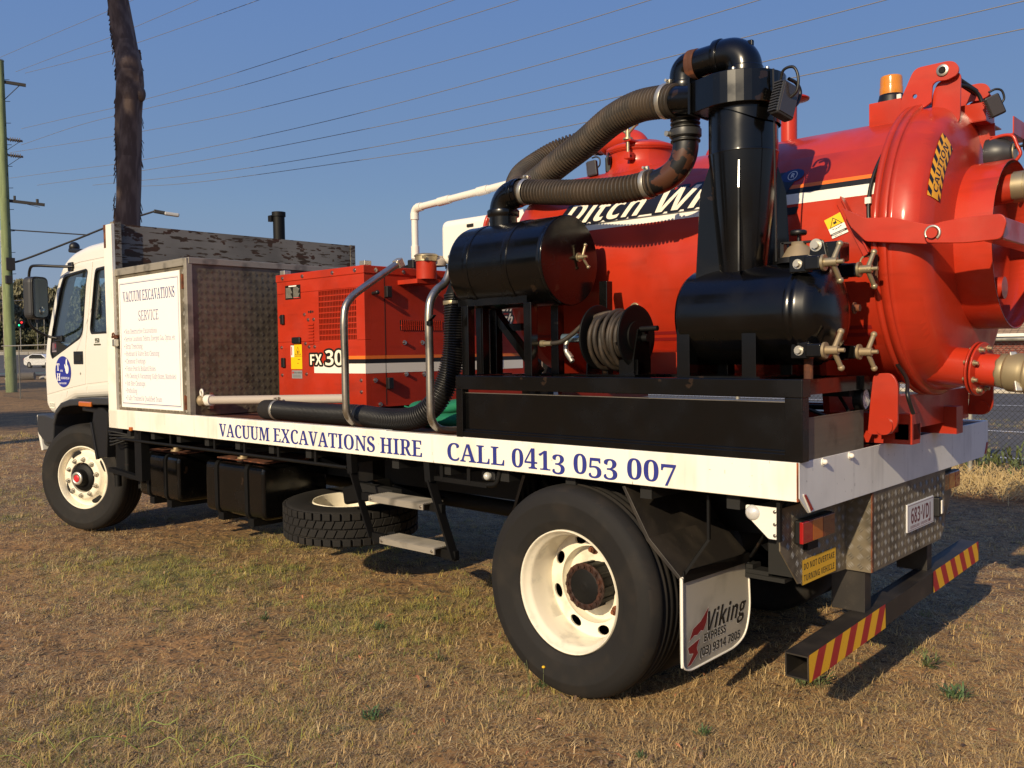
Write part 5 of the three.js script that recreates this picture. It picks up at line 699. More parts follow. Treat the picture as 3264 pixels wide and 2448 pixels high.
  const wn = nb(); wn.cyl(V(-1.485, 2.75, -1.0), V(-1.485, 2.85, -1.0), .0085); wingNut(wn, V(-1.485, 2.845, -1.0), Y1, [.5, 2.65], .07, .85); wn.cyl(V(-1.505, 2.745, -1.0), V(-1.465, 2.745, -1.0), .008).mesh('wing_nut', M.brass, t);
  // red elbow pipe behind the manway
  nb().tube([V(-2.12, 2.992, -1.5), V(-1.98, 2.985, -1.5), V(-1.86, 2.982, -1.5), V(-1.79, 2.965, -1.5), V(-1.745, 2.92, -1.49), V(-1.735, 2.82, -1.48), V(-1.735, 2.64, -1.47)], .066, 28, 48).lathe([[.066, 0], [.078, 0], [.078, .02], [.066, .02]], X1, V(-2.02, 2.987, -1.5), 32).mesh('suction_elbow', M.red, t);
  // breather stack, float dome
  nb().cyl(V(-.626, 2.68, TZ), V(-.626, 2.93, TZ), .041, .041, 28).lathe([[.03, 2.925], [.078, 2.93], [.08, 2.938], [.06, 2.95], [0, 2.957]], 'y', V(-.60, 0, TZ), 32).mesh('breather_stack', M.red, t);
  nb().sph(V(-1.0, 2.69, TZ), .11, 28, .9).mesh('float_dome', M.red, t);
  // beacon mount
  nb().box(-.115, .028, 2.60, 2.772, -1.003, -.998).box(-.115, .028, 2.768, 2.773, -1.26, -1.0).box(-.117, -.113, 2.66, 2.772, -1.26, -1.0).mesh('beacon_mount', M.red, t);
  // top hinge: two pairs of plates with a pin
  const pA = [[0.040, 2.795], [0.086, 2.893], [0.226, 2.894], [0.257, 2.885], [0.275, 2.853], [0.267, 2.826], [0.226, 2.812], [0.179, 2.816], [0.163, 2.803], [0.159, 2.729], [0.131, 2.712], [0.02, 2.70], [0.02, 2.74]];
  const pB = [[0.155, 2.777], [0.177, 2.819], [0.209, 2.824], [0.262, 2.846], [0.272, 2.828], [0.268, 2.64], [0.257, 2.62], [0.16, 2.62], [0.150, 2.72]];
  for (const z of [-1.0, -1.47]) { nb().prism(roundPoly(pA, [.01, .03, .01, .02, .03, .03, .01, .02, .02, .0, .0, .01, .01]), 'xy', z - .012, z, .001, [circlePath(.088, 2.768, .011)]).mesh('hinge_plate', M.red, t); nb().prism(roundPoly(pB, [.03, .02, .01, .02, .02, .01, .01, .01, .01]), 'xy', z - .045, z - .033, .001).mesh('hinge_plate', M.red, t); }
  nb().cyl(V(.207, 2.857, -1.52), V(.207, 2.857, -.992), .016).cyl(V(.207, 2.857, -1.0), V(.207, 2.857, -.990), .011, .011, 24).mesh('hinge_pin', M.dark, t);
  nb().lathe([[.011, .001], [.025, .001], [.0255, .007], [.011, .008]], 'z', V(.207, 2.857, -1.0), 28).mesh('hinge_washer', M.zinc, t);
  nb().tube([V(.12, 2.70, -1.1), V(.16, 2.78, -1.12), V(.22, 2.83, -1.2), V(.27, 2.80, -1.28), V(.29, 2.74, -1.30), V(.30, 2.69, -1.3)], .009, 8, 40).tube([V(.10, 2.69, -1.13), V(.15, 2.76, -1.15), V(.2, 2.80, -1.24)], .008, 8).mesh('lamp_cable', M.blackHose, t);
  // lamp bracket shelves on the door
  nb().box(.205, .325, 2.655, 2.735, -1.203, -1.198).box(.205, .328, 2.652, 2.657, -1.45, -1.2).box(.324, .329, 2.655, 2.74, -1.33, -1.2).box(.345, .44, 2.572, 2.577, -1.42, -1.2).box(.437, .442, 2.575, 2.65, -1.42, -1.2).prism([[.25, 2.655], [.34, 2.655], [.345, 2.45], [.32, 2.46]], 'xy', -1.3, -1.295).mesh('lamp_bracket', M.red, t);
  // lower ear plates and rear cradle
  for (const z of [-.55, -1.92]) { nb().prism(roundPoly([[.075, 1.53], [.15, 1.535], [.175, 1.49], [.174, 1.315], [.14, 1.275], [.05, 1.275], [.06, 1.40]], [.02, .04, .04, .03, .03, .01, .02]), 'xy', z - .015, z, .002).mesh('ear_plate', M.red, t); nb().cyl(V(.121, 1.312, z - .03), V(.121, 1.312, z + .012), .036, .036, 32).mesh('ear_pin', M.red, t); }
  for (const z of [-.98, -1.6]) nb().box(-2.05, .12, 1.205, 1.34, z, z + .1).mesh('cradle_beam', M.red, t);
  nb().box(.0, .06, 1.26, 1.42, -1.9, -.80).box(.03, .12, 1.21, 1.31, -1.0, -.88, .015).mesh('tail_beam', M.red, t);
  for (const x of [-.22, -1.82]) nb().prism([[-.80, 1.34], [-1.67, 1.34], [-1.75, 1.75], [-.72, 1.75]], 'zy', x - .03, x).mesh('tank_cradle', M.red, t);
  nb().box(-1.3, -.9, 1.5, 1.63, -.80, -.70).mesh('side_box', M.red, t);
  nb().cyl(V(-1.6, 1.28, -1.235), V(-.1, 1.28, -1.235), .07).mesh('tipping_ram', M.blackDull, t);
  // side handle and little fittings
  nb().bar(V(-.68, 1.80, -.62), V(-.60, 1.805, -.62), .06, .05, .006).cyl(V(-.70, 1.80, -.60), V(-.70, 1.80, -.575), .022).mesh('side_catch', M.plastic, t);
  nb().cyl(V(-.70, 1.80, -.59), V(-.70, 1.80, -.568), .018).mesh('catch_pin', M.red, t); nb().tube([V(-.665, 1.765, -.61), V(-.665, 1.752, -.60), V(-.64, 1.75, -.60)], .008, 8).mesh('grease_elbow', M.brass, t);
  // sight glass behind the door top
  nb().lathe([[.07, 0], [.075, .04], [.06, .08], [.045, .10], [.045, .11], [0, .11]], X1, V(.325, 2.50, -1.235), 28).mesh('sight_glass', M.greyPlastic, door);
  nb().cyl(V(.425, 2.50, -1.235), V(.44, 2.50, -1.235), .04, .04, 24).mesh('sight_rim', M.brass, door);
  nb().tube([V(.345, 2.56, -1.2), V(.39, 2.572, -1.2), V(.435, 2.565, -1.2), V(.455, 2.52, -1.2), V(.468, 2.48, -1.2), V(.452, 2.455, -1.2)], .0075, 8, 40).mesh('yoke', M.red, door);
  nb().cyl(V(.44, 2.515, -1.22), V(.48, 2.52, -1.22), .006).lathe([[0, 0], [.03, 0], [.033, .01], [.03, .025], [0, .025]], X1, V(.478, 2.52, -1.22), 8).mesh('yoke_knob', M.plastic, door);
  // bottom outlet: spool, bolted flanges, coupling
  const oc = V(.28, 1.55, -1.0), od = V(.985, -.10, .14).normalize(), at = (k) => oc.clone().addScaledVector(od, k);
  const prev = t.children.length;
  nb().lathe([[.085, -.12], [.085, .072]], od, at(0), 48).lathe([[.07, .098], [.07, .175], [.062, .18]], od, at(0), 48).mesh('outlet_spool', M.red, t);
  nb().lathe([[.07, .07], [.115, .07], [.117, .074], [.117, .082], [.07, .083]], od, at(0), 56).lathe([[.07, .087], [.117, .087], [.117, .096], [.114, .099], [.07, .099]], od, at(0), 56).mesh('outlet_flange', M.red, t);
  nb().lathe([[.07, .083], [.113, .083], [.113, .087], [.07, .087]], od, at(0), 56).mesh('gasket', M.dark, t);
  const fb = nb(), u = new THREE.Vector3().crossVectors(od, Y1).normalize(), v2 = new THREE.Vector3().crossVectors(u, od); for (let k = 0; k < 8; k++) { const a = k * .7854 + .3, p = at(.099).addScaledVector(u, Math.cos(a) * .095).addScaledVector(v2, Math.sin(a) * .095); bolt(fb, p, od, .009, .012); bolt(fb, p.clone().addScaledVector(od, -.029), od.clone().negate(), .009, .008); } fb.mesh('flange_bolt', M.brass, t);
  const h = thing('outlet_hose', [.45, 1.5, -.97], 'pale brass coupling and hose screwed to the red flange of the tank outlet', 'hose coupling');
  nb().lathe([[.06, .17], [.074, .172], [.076, .18], [.076, .2], [.07, .203]], od, at(0), 8).lathe([[.07, .2], [.078, .205], [.083, .215], [.083, .262], [.079, .268], [.079, .285]], od, at(0), 40).lathe([[.079, .285], [.088, .286], [.088, .302], [.08, .304], [.076, .31], [.076, .35], [.082, .355], [.082, .37], [.073, .375], [.073, .43]], od, at(0), 40).mesh('coupling', M.camlock, h);
  nb().bar(at(.225).add(V(0, .085, .02)), at(.265).add(V(0, -.075, .075)), .03, .022, .006).bar(at(.31).add(V(0, .09, 0)), at(.33).add(V(0, -.09, .06)), .02, .02, .005).mesh('lever_arm', M.zinc, h);
  nb().add(hose([at(.40), at(.55).add(V(0, -.02, 0)), at(.8).add(V(0, -.12, .02)), at(1.0).add(V(0, -.35, .0)), at(1.05).add(V(0, -.75, 0))], .072, .02, .005)).mesh('ribbed_tube', M.hose, h);
}
{ // ---- white water tank, its pipe, sandbags, lamps
  const t = thing('water_tank', [-2.75, 2.25, -1.55], 'white plastic water tank with rounded edges between power pack and red tank', 'water tank');
  nb().box(-3.185, -2.32, 2.262, 2.575, -2.05, -1.1, .055).mesh('tank_body', M.cream, t);
  nb().tube([V(-2.72, 2.4, -1.085), V(-2.705, 2.5, -1.08), V(-2.69, 2.565, -1.11), V(-2.68, 2.58, -1.3), V(-2.68, 2.58, -1.9)], .016, 10).mesh('strap_tube', M.red, t);
  nb().box(-2.90, -2.84, 2.50, 2.52, -1.1, -1.092).mesh('label_plate', M.dark, t);
  nb().box(-3.15, -2.35, 2.235, 2.262, -2.05, -1.12).box(-2.45, -2.40, 1.19, 2.235, -2.05, -2.0).box(-3.12, -3.07, 1.19, 2.235, -2.05, -2.0).box(-2.45, -2.40, 1.19, 2.235, -1.40, -1.35).mesh('tank_stand', M.blackDull, t);
  nb().lathe([[.07, 2.255], [.072, 2.29], [.06, 2.31], [.05, 2.312], [.05, 2.325], [0, 2.327]], 'y', V(-3.20, 0, -1.08), 24).mesh('outlet_cap', M.greyPvc, t);
  const p = thing('plastic_pipe', [-3.66, 2.25, -1.3], 'white plastic pipe rising from the power pack and running towards the red tank', 'pipe');
  nb().cyl(V(-3.672, 2.25, -1.3), V(-3.672, 2.66, -1.3), .026, .026, 20).tube([V(-3.672, 2.70, -1.3), V(-3.668, 2.715, -1.3), V(-3.655, 2.733, -1.3), V(-3.63, 2.742, -1.3)], .031, 18, 20).cyl(V(-3.66, 2.742, -1.3), V(-2.55, 2.80, -1.3), .026, .026, 20).mesh('pipe', M.pvc, p);
  nb().cyl(V(-3.672, 2.655, -1.3), V(-3.672, 2.705, -1.3), .033, .033, 20).cyl(V(-3.672, 2.36, -1.3), V(-3.672, 2.455, -1.3), .032, .032, 20).cyl(V(-3.635, 2.7425, -1.3), V(-3.59, 2.745, -1.3), .033, .033, 20).cyl(V(-3.40, 2.755, -1.3), V(-3.28, 2.762, -1.3), .032, .032, 20).cyl(V(-2.99, 2.777, -1.3), V(-2.89, 2.782, -1.3), .032, .032, 20).mesh('pipe_socket', M.pvc, p);
  nb().box(-3.70, -3.63, 2.28, 2.35, -1.33, -1.24, .01).bar(V(-3.72, 2.30, -1.26), V(-3.75, 2.27, -1.2), .05, .03).mesh('valve', M.plastic, p);
  const q = thing('drain_pipe', [-4.3, 1.32, -.12], 'grey drain pipe with camlock end running along the tool box and power pack', 'pipe');
  nb().cyl(V(-4.66, 1.316, -.12), V(-3.4, 1.345, -.42), .031, .031, 20).mesh('pipe', M.greyPvc, q);
  nb().lathe([[.03, 0], [.043, .002], [.045, .02], [.036, .03], [.036, .055], [.042, .06], [.042, .075], [.034, .085]], V(1, .02, -.2), V(-4.755, 1.313, -.10), 24).mesh('camlock', M.tan, q);
  nb().cyl(V(-4.69, 1.315, -.113), V(-4.635, 1.3165, -.125), .042, .042, 24).tube([V(-4.71, 1.345, -.09), V(-4.70, 1.375, -.088), V(-4.715, 1.395, -.088), V(-4.735, 1.38, -.088), V(-4.73, 1.35, -.088)], .008, 8, 24).mesh('hose_tail', M.pvc, q);
  nb().box(-4.762, -4.70, 1.25, 1.37, -.17, -.14).mesh('pipe_bracket', M.galv, q);
  const bag = (c, s, ry, rz, label) => { const g = new THREE.SphereGeometry(1, 40, 24), P = g.attributes.position; for (let i = 0; i < P.count; i++) { let x = P.getX(i), y = P.getY(i), z = P.getZ(i); const e = (v, k) => Math.sign(v) * Math.pow(Math.abs(v), k); x = e(x, .55); z = e(z, .55); y = e(y, .9) + .12 * (fbm(nz, x * 2 + 5, z * 2 + 5, 0, 4) - .5) + .03 * Math.sin(x * 14 + z * 3); P.setXYZ(i, x * s[0], y * s[1], z * s[2]); } g.computeVertexNormals(); g.applyMatrix4(new THREE.Matrix4().makeRotationFromEuler(new THREE.Euler(0, ry, rz)).setPosition(c)); const b = thing('sandbag', [c.x, c.y, c.z], label, 'sandbag', undefined); nb().add(g).mesh('bag', M.green, b); const seam = []; for (let i = 0; i <= 20; i++) seam.push(V((i / 10 - 1) * s[0] * .92, s[1] * .12, s[2] * .94)); const sg = nb().tube(seam, .005, 6).geo(); sg.applyMatrix4(new THREE.Matrix4().makeRotationFromEuler(new THREE.Euler(0, ry, rz)).setPosition(c)); nb().add(sg).mesh('seam', M.green, b); };
  bag(V(-2.44, 1.238, -.52), [.20, .05, .17], .2, .05, 'lowest green sandbag, flat on the tray beneath the rising ribbed hose'); bag(V(-2.62, 1.285, -.56), [.20, .055, .16], -.2, -.1, 'leftmost green sandbag, leaning upward on the pile behind the ribbed hose'); bag(V(-2.38, 1.325, -.56), [.17, .045, .16], .4, .12, 'topmost green sandbag, lying over the others behind the ribbed hose');
  const bc = thing('beacon_light', [-.063, 2.773, -1.13], 'amber rotating beacon on the red box at the tank top', 'beacon');
  nb().lathe([[.055, 2.774], [.064, 2.776], [.062, 2.79], [.055, 2.818], [.053, 2.828], [0, 2.829]], 'y', V(-.063, 0, -1.13), 40).mesh('beacon_base', M.plastic, bc);
  nb().lathe([[.0525, 2.828], [.0525, 2.862], [.050, 2.864], [.0505, 2.872], [.0495, 2.905], [.047, 2.914], [.04, 2.916], [0, 2.917]], 'y', V(-.063, 0, -1.13), 48).mesh('beacon_lens', M.amber, bc);
  nb().cyl(V(-.063, 2.828, -1.13), V(-.063, 2.89, -1.13), .012).cyl(V(-.063, 2.845, -1.13), V(-.063, 2.852, -1.13), .04, .03).mesh('reflector', M.steel, bc);
  nb().box(-.022, -.004, 2.795, 2.815, -1.10, -1.085).mesh('maker_label', M.cream, bc);
  const lampThing = (label, c, e, sc, cable, mat) => { const l = thing('work_lamp', [c.x, c.y, c.z], label, 'work lamp'); const mt = new THREE.Matrix4().makeRotationFromEuler(e).scale(V(sc, sc, sc)).setPosition(c); const put = (b, n, m) => { const g = b.geo(); g.applyMatrix4(mt); nb().add(g).mesh(n, m, l); };
    const hs = nb().prism(roundPoly([[-.05, -.075], [.05, -.075], [.05, .075], [-.05, .075]], .014), 'xy', -.028, .022, .008); for (let k = 0; k < 11; k++) hs.box(-.06, -.048, -.068 + k * .0128, -.0615 + k * .0128, -.025, .018); put(hs, 'lamp_body', mat || M.plastic); put(nb().box(-.042, .042, -.065, .065, .022, .026, .003), 'lamp_lens', M.smoked); put(nb().tube([V(.052, 0, -.01), V(.075, .02, -.01), V(.08, .08, -.01), V(.05, .105, -.01), V(0, .105, -.01)], .008, 8), 'lamp_yoke', M.plastic); if (cable) nb().tube(cable, .006, 8, 40).mesh('cable', M.blackHose, l); };
  lampThing('dark work lamp hung on the right side of the cyclone top', V(-.145, 2.640, -.20), new THREE.Euler(0, 1.25, -.3), .95, [V(-.17, 2.72, -.21), V(-.15, 2.765, -.2), V(-.11, 2.768, -.2), V(-.09, 2.73, -.2), V(-.095, 2.67, -.2), V(-.12, 2.65, -.2)], M.greyPlastic);
  lampThing('black work lamp clamped to the red bracket at the upper edge of the tank door', V(.375, 2.700, -1.16), new THREE.Euler(.1, .5, .35), .62, null, M.plastic);
  lampThing('dark work lamp on the tank top seen below the arching hose', V(-1.74, 2.715, -1.0), new THREE.Euler(0, .2, .1), .6, null, M.greyPlastic);
  lampThing('black work lamp standing upright next to the manway on the tank top', V(-1.66, 2.73, -1.05), new THREE.Euler(0, -1.1, -.1), .6, null, M.plastic);
}
// ================================================================ SETTING
const CAMP = V(1.5319, 0, 3.2531), LDIR = V(-.945, 0, -.325);
const dAlong = (x, z) => (x - CAMP.x) * LDIR.x + (z - CAMP.z) * LDIR.z;
const PROF = [[0, 0], [20, 0], [40, .09], [60, .22], [85, .45], [104, .62], [118, 1.5], [126, 2.35], [140, 2.7], [200, 4], [900, 8]];
function terrain(x, z) { const d = dAlong(x, z); if (d <= 20) return 0; for (let i = 0; i + 1 < PROF.length; i++) if (d < PROF[i + 1][0]) { const t = (d - PROF[i][0]) / (PROF[i + 1][0] - PROF[i][0]); return PROF[i][1] + t * (PROF[i + 1][1] - PROF[i][1]); } return 8; }
const atD = (d, s) => { const x = CAMP.x + LDIR.x * d - LDIR.z * s, z = CAMP.z + LDIR.z * d + LDIR.x * s; return V(x, terrain(x, z), z); };   // s > 0: to the right of the view to the left edge
const grassNoise = (x, z) => fbm(nz, x * .55 + 40, z * .55 + 40, 0, 4), patchNoise = (x, z) => fbm(nz2, x * .28 + 10, z * .28 + 31, 0, 3);
function greenness(x, z) { // greener to the left foreground, dry on the right
  const d = Math.hypot(x - CAMP.x, z - CAMP.z), left = sm(-1.0, -4.5, x + z * .15) * sm(-2.5, .3, z) , n = grassNoise(x, z), f = fbm(nz2, x * 2.2, z * 2.2, 0, 3);
  return Math.max(0, Math.min(1, (left * .62 + .07) * sm(.40, .66, n) * 1.25 * (.35 + sm(.35, .6, f)) + (d > 20 ? .15 : 0)));
}
{
  const n = 230, g = new THREE.PlaneGeometry(2, 2, n, n), P = g.attributes.position, uv = g.attributes.uv, col = new Float32Array(P.count * 3);
  const w = (t) => Math.sign(t) * (14 * Math.abs(t) + 900 * Math.pow(Math.abs(t), 5));
  for (let i = 0; i < P.count; i++) {
    const x = w(P.getX(i)) - 2, z = w(P.getY(i)) - 2; P.setXYZ(i, x, terrain(x, z) + (Math.hypot(x, z) < 40 ? (fbm(nz, x * .8, z * .8, 0, 3) - .45) * .03 : 0), z); uv.setXY(i, x / 2.7, z / 2.7);
    const gr = greenness(x, z), pt = patchNoise(x, z), k = .80 + .45 * (pt - .2); col.set([(1.0 - .30 * gr) * k, (1.0 - .02 * gr) * k, (1.0 - .25 * gr) * k], i * 3);
  }
  const idx = g.index.array; for (let i = 0; i < idx.length; i += 3) { const q = idx[i]; idx[i] = idx[i + 1]; idx[i + 1] = q; }
  g.setAttribute('color', new THREE.BufferAttribute(col, 3)); g.computeVertexNormals();
  const map = tex(1024, (u, v) => { const a = fbm(nz, u * 8, v * 8, 8), b = fbm(nz2, u * 40, v * 40, 40, 3), c = nz(u * 240, v * 240, 240), e = nz2(u * 120, v * 120, 120); const k = .78 + .34 * a + .42 * (b - .4) + .30 * (c - .5); let o = [.60 * k, .45 * k, .275 * k]; if (e > .80) o = o.map((q) => q * .55); return o; }, true, 1);
  const bump = tex(512, (u, v) => { const b = fbm(nz2, u * 40, v * 40, 40, 4); return [b, b, b]; }, false, 1);
  const m = new THREE.Mesh(g, new THREE.MeshStandardMaterial({ map, vertexColors: true, roughness: .95, bumpMap: bump, bumpScale: .025, side: THREE.DoubleSide })); m.name = 'ground'; m.receiveShadow = true; m.userData.kind = 'structure'; scene.add(m);
}
// sheet over the terrain between distances d0..d1 (left road) or in plain x, z
function sheet(name, pts, mat, lift, kind = 'structure') {
  const pos = [], ix = [], uv = []; const nu = pts.length, nv = pts[0].length;
  for (const r of pts) for (const p of r) { pos.push(p.x, terrain(p.x, p.z) + lift, p.z); uv.push(p.x / 3, p.z / 3); }
  for (let i = 0; i + 1 < nu; i++) for (let j = 0; j + 1 < nv; j++) { const a = i * nv + j, b = a + nv; ix.push(a, a + 1, b, b, a + 1, b + 1); }
  const g = new THREE.BufferGeometry(); g.setAttribute('position', new THREE.Float32BufferAttribute(pos, 3)); g.setAttribute('uv', new THREE.Float32BufferAttribute(uv, 2)); g.setIndex(ix); g.computeVertexNormals();
  const nn = g.attributes.normal; for (let i = 0; i < nn.count; i++) if (nn.getY(i) < 0) nn.setXYZ(i, -nn.getX(i), -nn.getY(i), -nn.getZ(i));
  const m = new THREE.Mesh(g, mat); m.name = numbered(name); m.receiveShadow = true; m.userData.kind = kind; scene.add(m); return m;
}
const gridD = (d0, d1, s0, s1, nd = 24, ns = 8) => [...Array(nd + 1).keys()].map((i) => [...Array(ns + 1).keys()].map((j) => atD(d0 + (d1 - d0) * i / nd, s0 + (s1 - s0) * j / ns)));
const gridXZ = (x0, x1, z0, z1, nx = 20, nzz = 8) => [...Array(nx + 1).keys()].map((i) => [...Array(nzz + 1).keys()].map((j) => V(x0 + (x1 - x0) * i / nx, 0, z0 + (z1 - z0) * j / nzz)));
const asphalt = new THREE.MeshStandardMaterial({ map: tex(512, (u, v) => { const a = fbm(nz, u * 6, v * 6, 6), c = nz2(u * 200, v * 200, 200), k = .30 + .06 * a + .07 * (c - .5); return [k, k * .985, k * .96]; }, true, 1), roughness: .9, side: THREE.DoubleSide });
const linePaint = std({ color: lin(.72, .72, .70), roughness: .7 }), concrete = std({ map: tex(256, (u, v) => { const a = fbm(nz, u * 8, v * 8, 8), k = .70 + .14 * (a - .5); return [k, k * .96, k * .88]; }, true, 1), roughness: .9 });
sheet('road', gridD(74, 123, -70, 40, 40, 12), asphalt, .06); sheet('road_lane_paint', gridD(79.5, 80.6, -70, 40, 2, 12), std({ color: lin(.08, .28, .22), roughness: .8 }), .09); sheet('road_line', gridD(77.4, 77.8, -70, 40, 2, 12), linePaint, .1);
sheet('car_park', gridXZ(-24, 30, -29.5, -10.4, 30, 10), asphalt, .012);
for (const z of [-10.95, -15.2, -22.9]) sheet('car_park_line', [[V(-23, 0, z - .55), V(-23, 0, z - .43)], [V(0, 0, z), V(0, 0, z + .12)], [V(30, 0, z + .6), V(30, 0, z + .72)]], linePaint, .018);
{ const k = nb().box(-24, 30, 0, .14, -30.2, -29.7, .03).mesh('kerb', concrete); k.userData.kind = 'structure'; sheet('footpath', gridXZ(-24, 30, -33.4, -30.2, 10, 2), concrete, .11); }
{ const c = nb(), i0 = atD(123.4, 2); for (let s = -30; s < 30; s += 1.5) { const a = atD(123.4, s), b = atD(123.4, s + 1.46); c.bar(a.clone().add(V(0, .14, 0)), b.clone().add(V(0, .14, 0)), .5, .45, .05); } const k = c.mesh('traffic_island_kerb', concrete); k.userData.kind = 'structure'; sheet('traffic_island', gridD(123.7, 131, -30, 30, 6, 10), std({ color: lin(.30, .24, .13), roughness: .95 }), .28); }
// ---- grass: clumps of blades
{
  const rnd = rng(2024), mk = (n, h, w, spread, lean) => { const pos = [], nor = [], ix = []; for (let k = 0; k < n; k++) { const a = rnd() * 6.283, r = Math.sqrt(rnd()) * spread, x = Math.cos(a) * r, z = Math.sin(a) * r, b = rnd() * 6.283, L = h * (.45 + rnd() * .8), el = Math.min(1.5, lean * (.35 + rnd() * 1.3)), dx = Math.cos(b), dz = Math.sin(b), ww = w * (.6 + rnd() * .7), o = pos.length / 3; for (let s = 0; s < 3; s++) { const t = s / 2, e0 = el - t * .5, px = x + dx * Math.cos(e0) * L * t, pz = z + dz * Math.cos(e0) * L * t, py = L * t * Math.max(.05, Math.sin(e0)), wd = ww * (1 - t * .9) / 2; pos.push(px - dz * wd, py, pz + dx * wd, px + dz * wd, py, pz - dx * wd); } ix.push(o, o + 1, o + 2, o + 1, o + 3, o + 2, o + 2, o + 3, o + 4, o + 3, o + 5, o + 4); } const g = new THREE.BufferGeometry(); g.setAttribute('position', new THREE.Float32BufferAttribute(pos, 3)); g.setIndex(ix); g.computeVertexNormals(); return g; };
  const gm = () => new THREE.MeshPhysicalMaterial({ color: 0xffffff, roughness: .9, transmission: .35, thickness: 0, side: THREE.DoubleSide });
  const kinds = [mk(18, .030, .0038, .05, .62), mk(16, .034, .0042, .055, .30), mk(13, .050, .0040, .045, .9), mk(11, .078, .0048, .05, 1.0)];
  const lists = kinds.map(() => []);
  const N = 130000, yaw = .7477;
  for (let i = 0; i < N; i++) {
    const a = (rnd() - .5) * 1.32, r = 2.7 + 19.5 * Math.pow(rnd(), 2.1), ang = yaw + a, x = CAMP.x - Math.sin(ang) * r, z = CAMP.z - Math.cos(ang) * r;
    const gr = greenness(x, z), bare = fbm(nz2, x * 1.3 + 7, z * 1.3, 0, 4); if (bare < .36 && rnd() < .75) continue;
    const isG = rnd() < gr * .75; const dens = grassNoise(x * 1.7, z * 1.7);
    const k = isG ? (rnd() < .55 ? 2 : rnd() < .22 + gr * .2 ? 3 : 0) : rnd() < .55 ? 0 : rnd() < .8 ? 1 : 2; if (k === 3 && dens < .42) continue;
    const sc = (.75 + rnd() * .6) * (r > 9 ? 1 + (r - 9) * .05 : 1), v = .6 + rnd() * .75;
    const c = isG ? (rnd() < .6 ? [.46 * v, .38 * v, .085 * v] : [.25 * v, .27 * v, .055 * v]) : rnd() < .72 ? [.56 * v, .385 * v, .16 * v] : rnd() < .3 ? [.74 * v, .56 * v, .28 * v] : rnd() < .3 ? [.38 * v, .31 * v, .11 * v] : [.25 * v, .155 * v, .07 * v];
    lists[k].push([x, z, sc, rnd() * 6.283, c, (rnd() - .5) * .3]);
  }
  lists.forEach((L, k) => { const im = new THREE.InstancedMesh(kinds[k], gm(), L.length), q = new THREE.Matrix4(), e = new THREE.Euler(); L.forEach(([x, z, s, r, c, t], i) => { e.set(t, r, t * .6); q.makeRotationFromEuler(e).scale(V(s, s, s)).setPosition(x, terrain(x, z) + (fbm(nz, x * .8, z * .8, 0, 3) - .45) * .03 - .003, z); im.setMatrixAt(i, q); im.setColorAt(i, lin(...c)); }); im.name = numbered(['dry_turf', 'matted_turf', 'short_grass', 'long_grass'][k]); im.receiveShadow = im.castShadow = true; tag(im, ['short dry tan turf covering the yard', 'flattened brown matted turf on the yard', 'short yellow green grass tufts in the yard', 'longer green grass tufts in the left foreground'][k], 'grass', null, 'stuff'); scene.add(im); });
  // long runners of grass and fallen leaves in the foreground
  const lb = nb(); for (let i = 0; i < 26; i++) { const u = rnd(), x = -2.6 + u * 2.0 + (rnd() - .5) * .5, z = 1.4 + rnd() * .7 - u * .2, b = rnd() * 6.283, L = .10 + rnd() * .2, y0 = .005; const pts = [V(x, y0, z), V(x + Math.cos(b) * L * .3, .03 + rnd() * .06, z + Math.sin(b) * L * .3), V(x + Math.cos(b) * L * .7, .04 + rnd() * .08, z + Math.sin(b) * L * .7), V(x + Math.cos(b) * L, .02 + rnd() * .06, z + Math.sin(b) * L)]; lb.tube(pts, .0016 + rnd() * .001, 4, 8); }
  tag(lb.mesh('grass_runner', std({ color: lin(.25, .30, .07), roughness: .8 })), 'long thin green grass runners in the bottom left corner', 'grass', null, 'stuff');
  const leaf = (() => { const s = new THREE.Shape(); s.moveTo(0, 0); s.quadraticCurveTo(.045, .026, .1, .002); s.quadraticCurveTo(.045, -.02, 0, 0); const g = new THREE.ShapeGeometry(s, 5); g.rotateX(-Math.PI / 2); const P = g.attributes.position; for (let i = 0; i < P.count; i++) P.setY(i, .012 * Math.sin(P.getX(i) * 30) + Math.abs(P.getZ(i)) * .5); g.computeVertexNormals(); return g; })();
  const n = 4200, im = new THREE.InstancedMesh(leaf, std({ color: 0xffffff, roughness: .7 }), n), q = new THREE.Matrix4(), e = new THREE.Euler();
  for (let i = 0; i < n; i++) { const a = (rnd() - .5) * 1.3, r = 2.8 + 15 * Math.pow(rnd(), 1.7), ang = yaw + a, x = CAMP.x - Math.sin(ang) * r, z = CAMP.z - Math.cos(ang) * r, s = .16 + rnd() * rnd() * .55, v = .55 + rnd() * .6; e.set((rnd() - .5) * .9, rnd() * 6.283, (rnd() - .5) * .6); q.makeRotationFromEuler(e).scale(V(s, s, s)).setPosition(x, .014 + rnd() * .018, z); im.setMatrixAt(i, q); im.setColorAt(i, rnd() < .38 ? lin(.40 * v, .25 * v, .14 * v) : rnd() < .22 ? lin(.46 * v, .18 * v, .08 * v) : lin(.17 * v, .105 * v, .06 * v)); }
  im.name = 'leaf_litter'; im.castShadow = im.receiveShadow = true; tag(im, 'fallen brown and orange gum leaves scattered over the turf', 'leaves', null, 'stuff'); scene.add(im);
  // weeds, each a thing
  const weedLeaf = (L, w, up) => { const g = new THREE.PlaneGeometry(w, L, 2, 4); g.translate(0, L / 2, 0); const P = g.attributes.position; for (let i = 0; i < P.count; i++) { const t = P.getY(i) / L; P.setXYZ(i, P.getX(i) * (1 - Math.pow(Math.abs(t - .55) / .6, 2)) , up * L * Math.sin(t * 1.7), P.getY(i) * .85); } g.computeVertexNormals(); return g; };
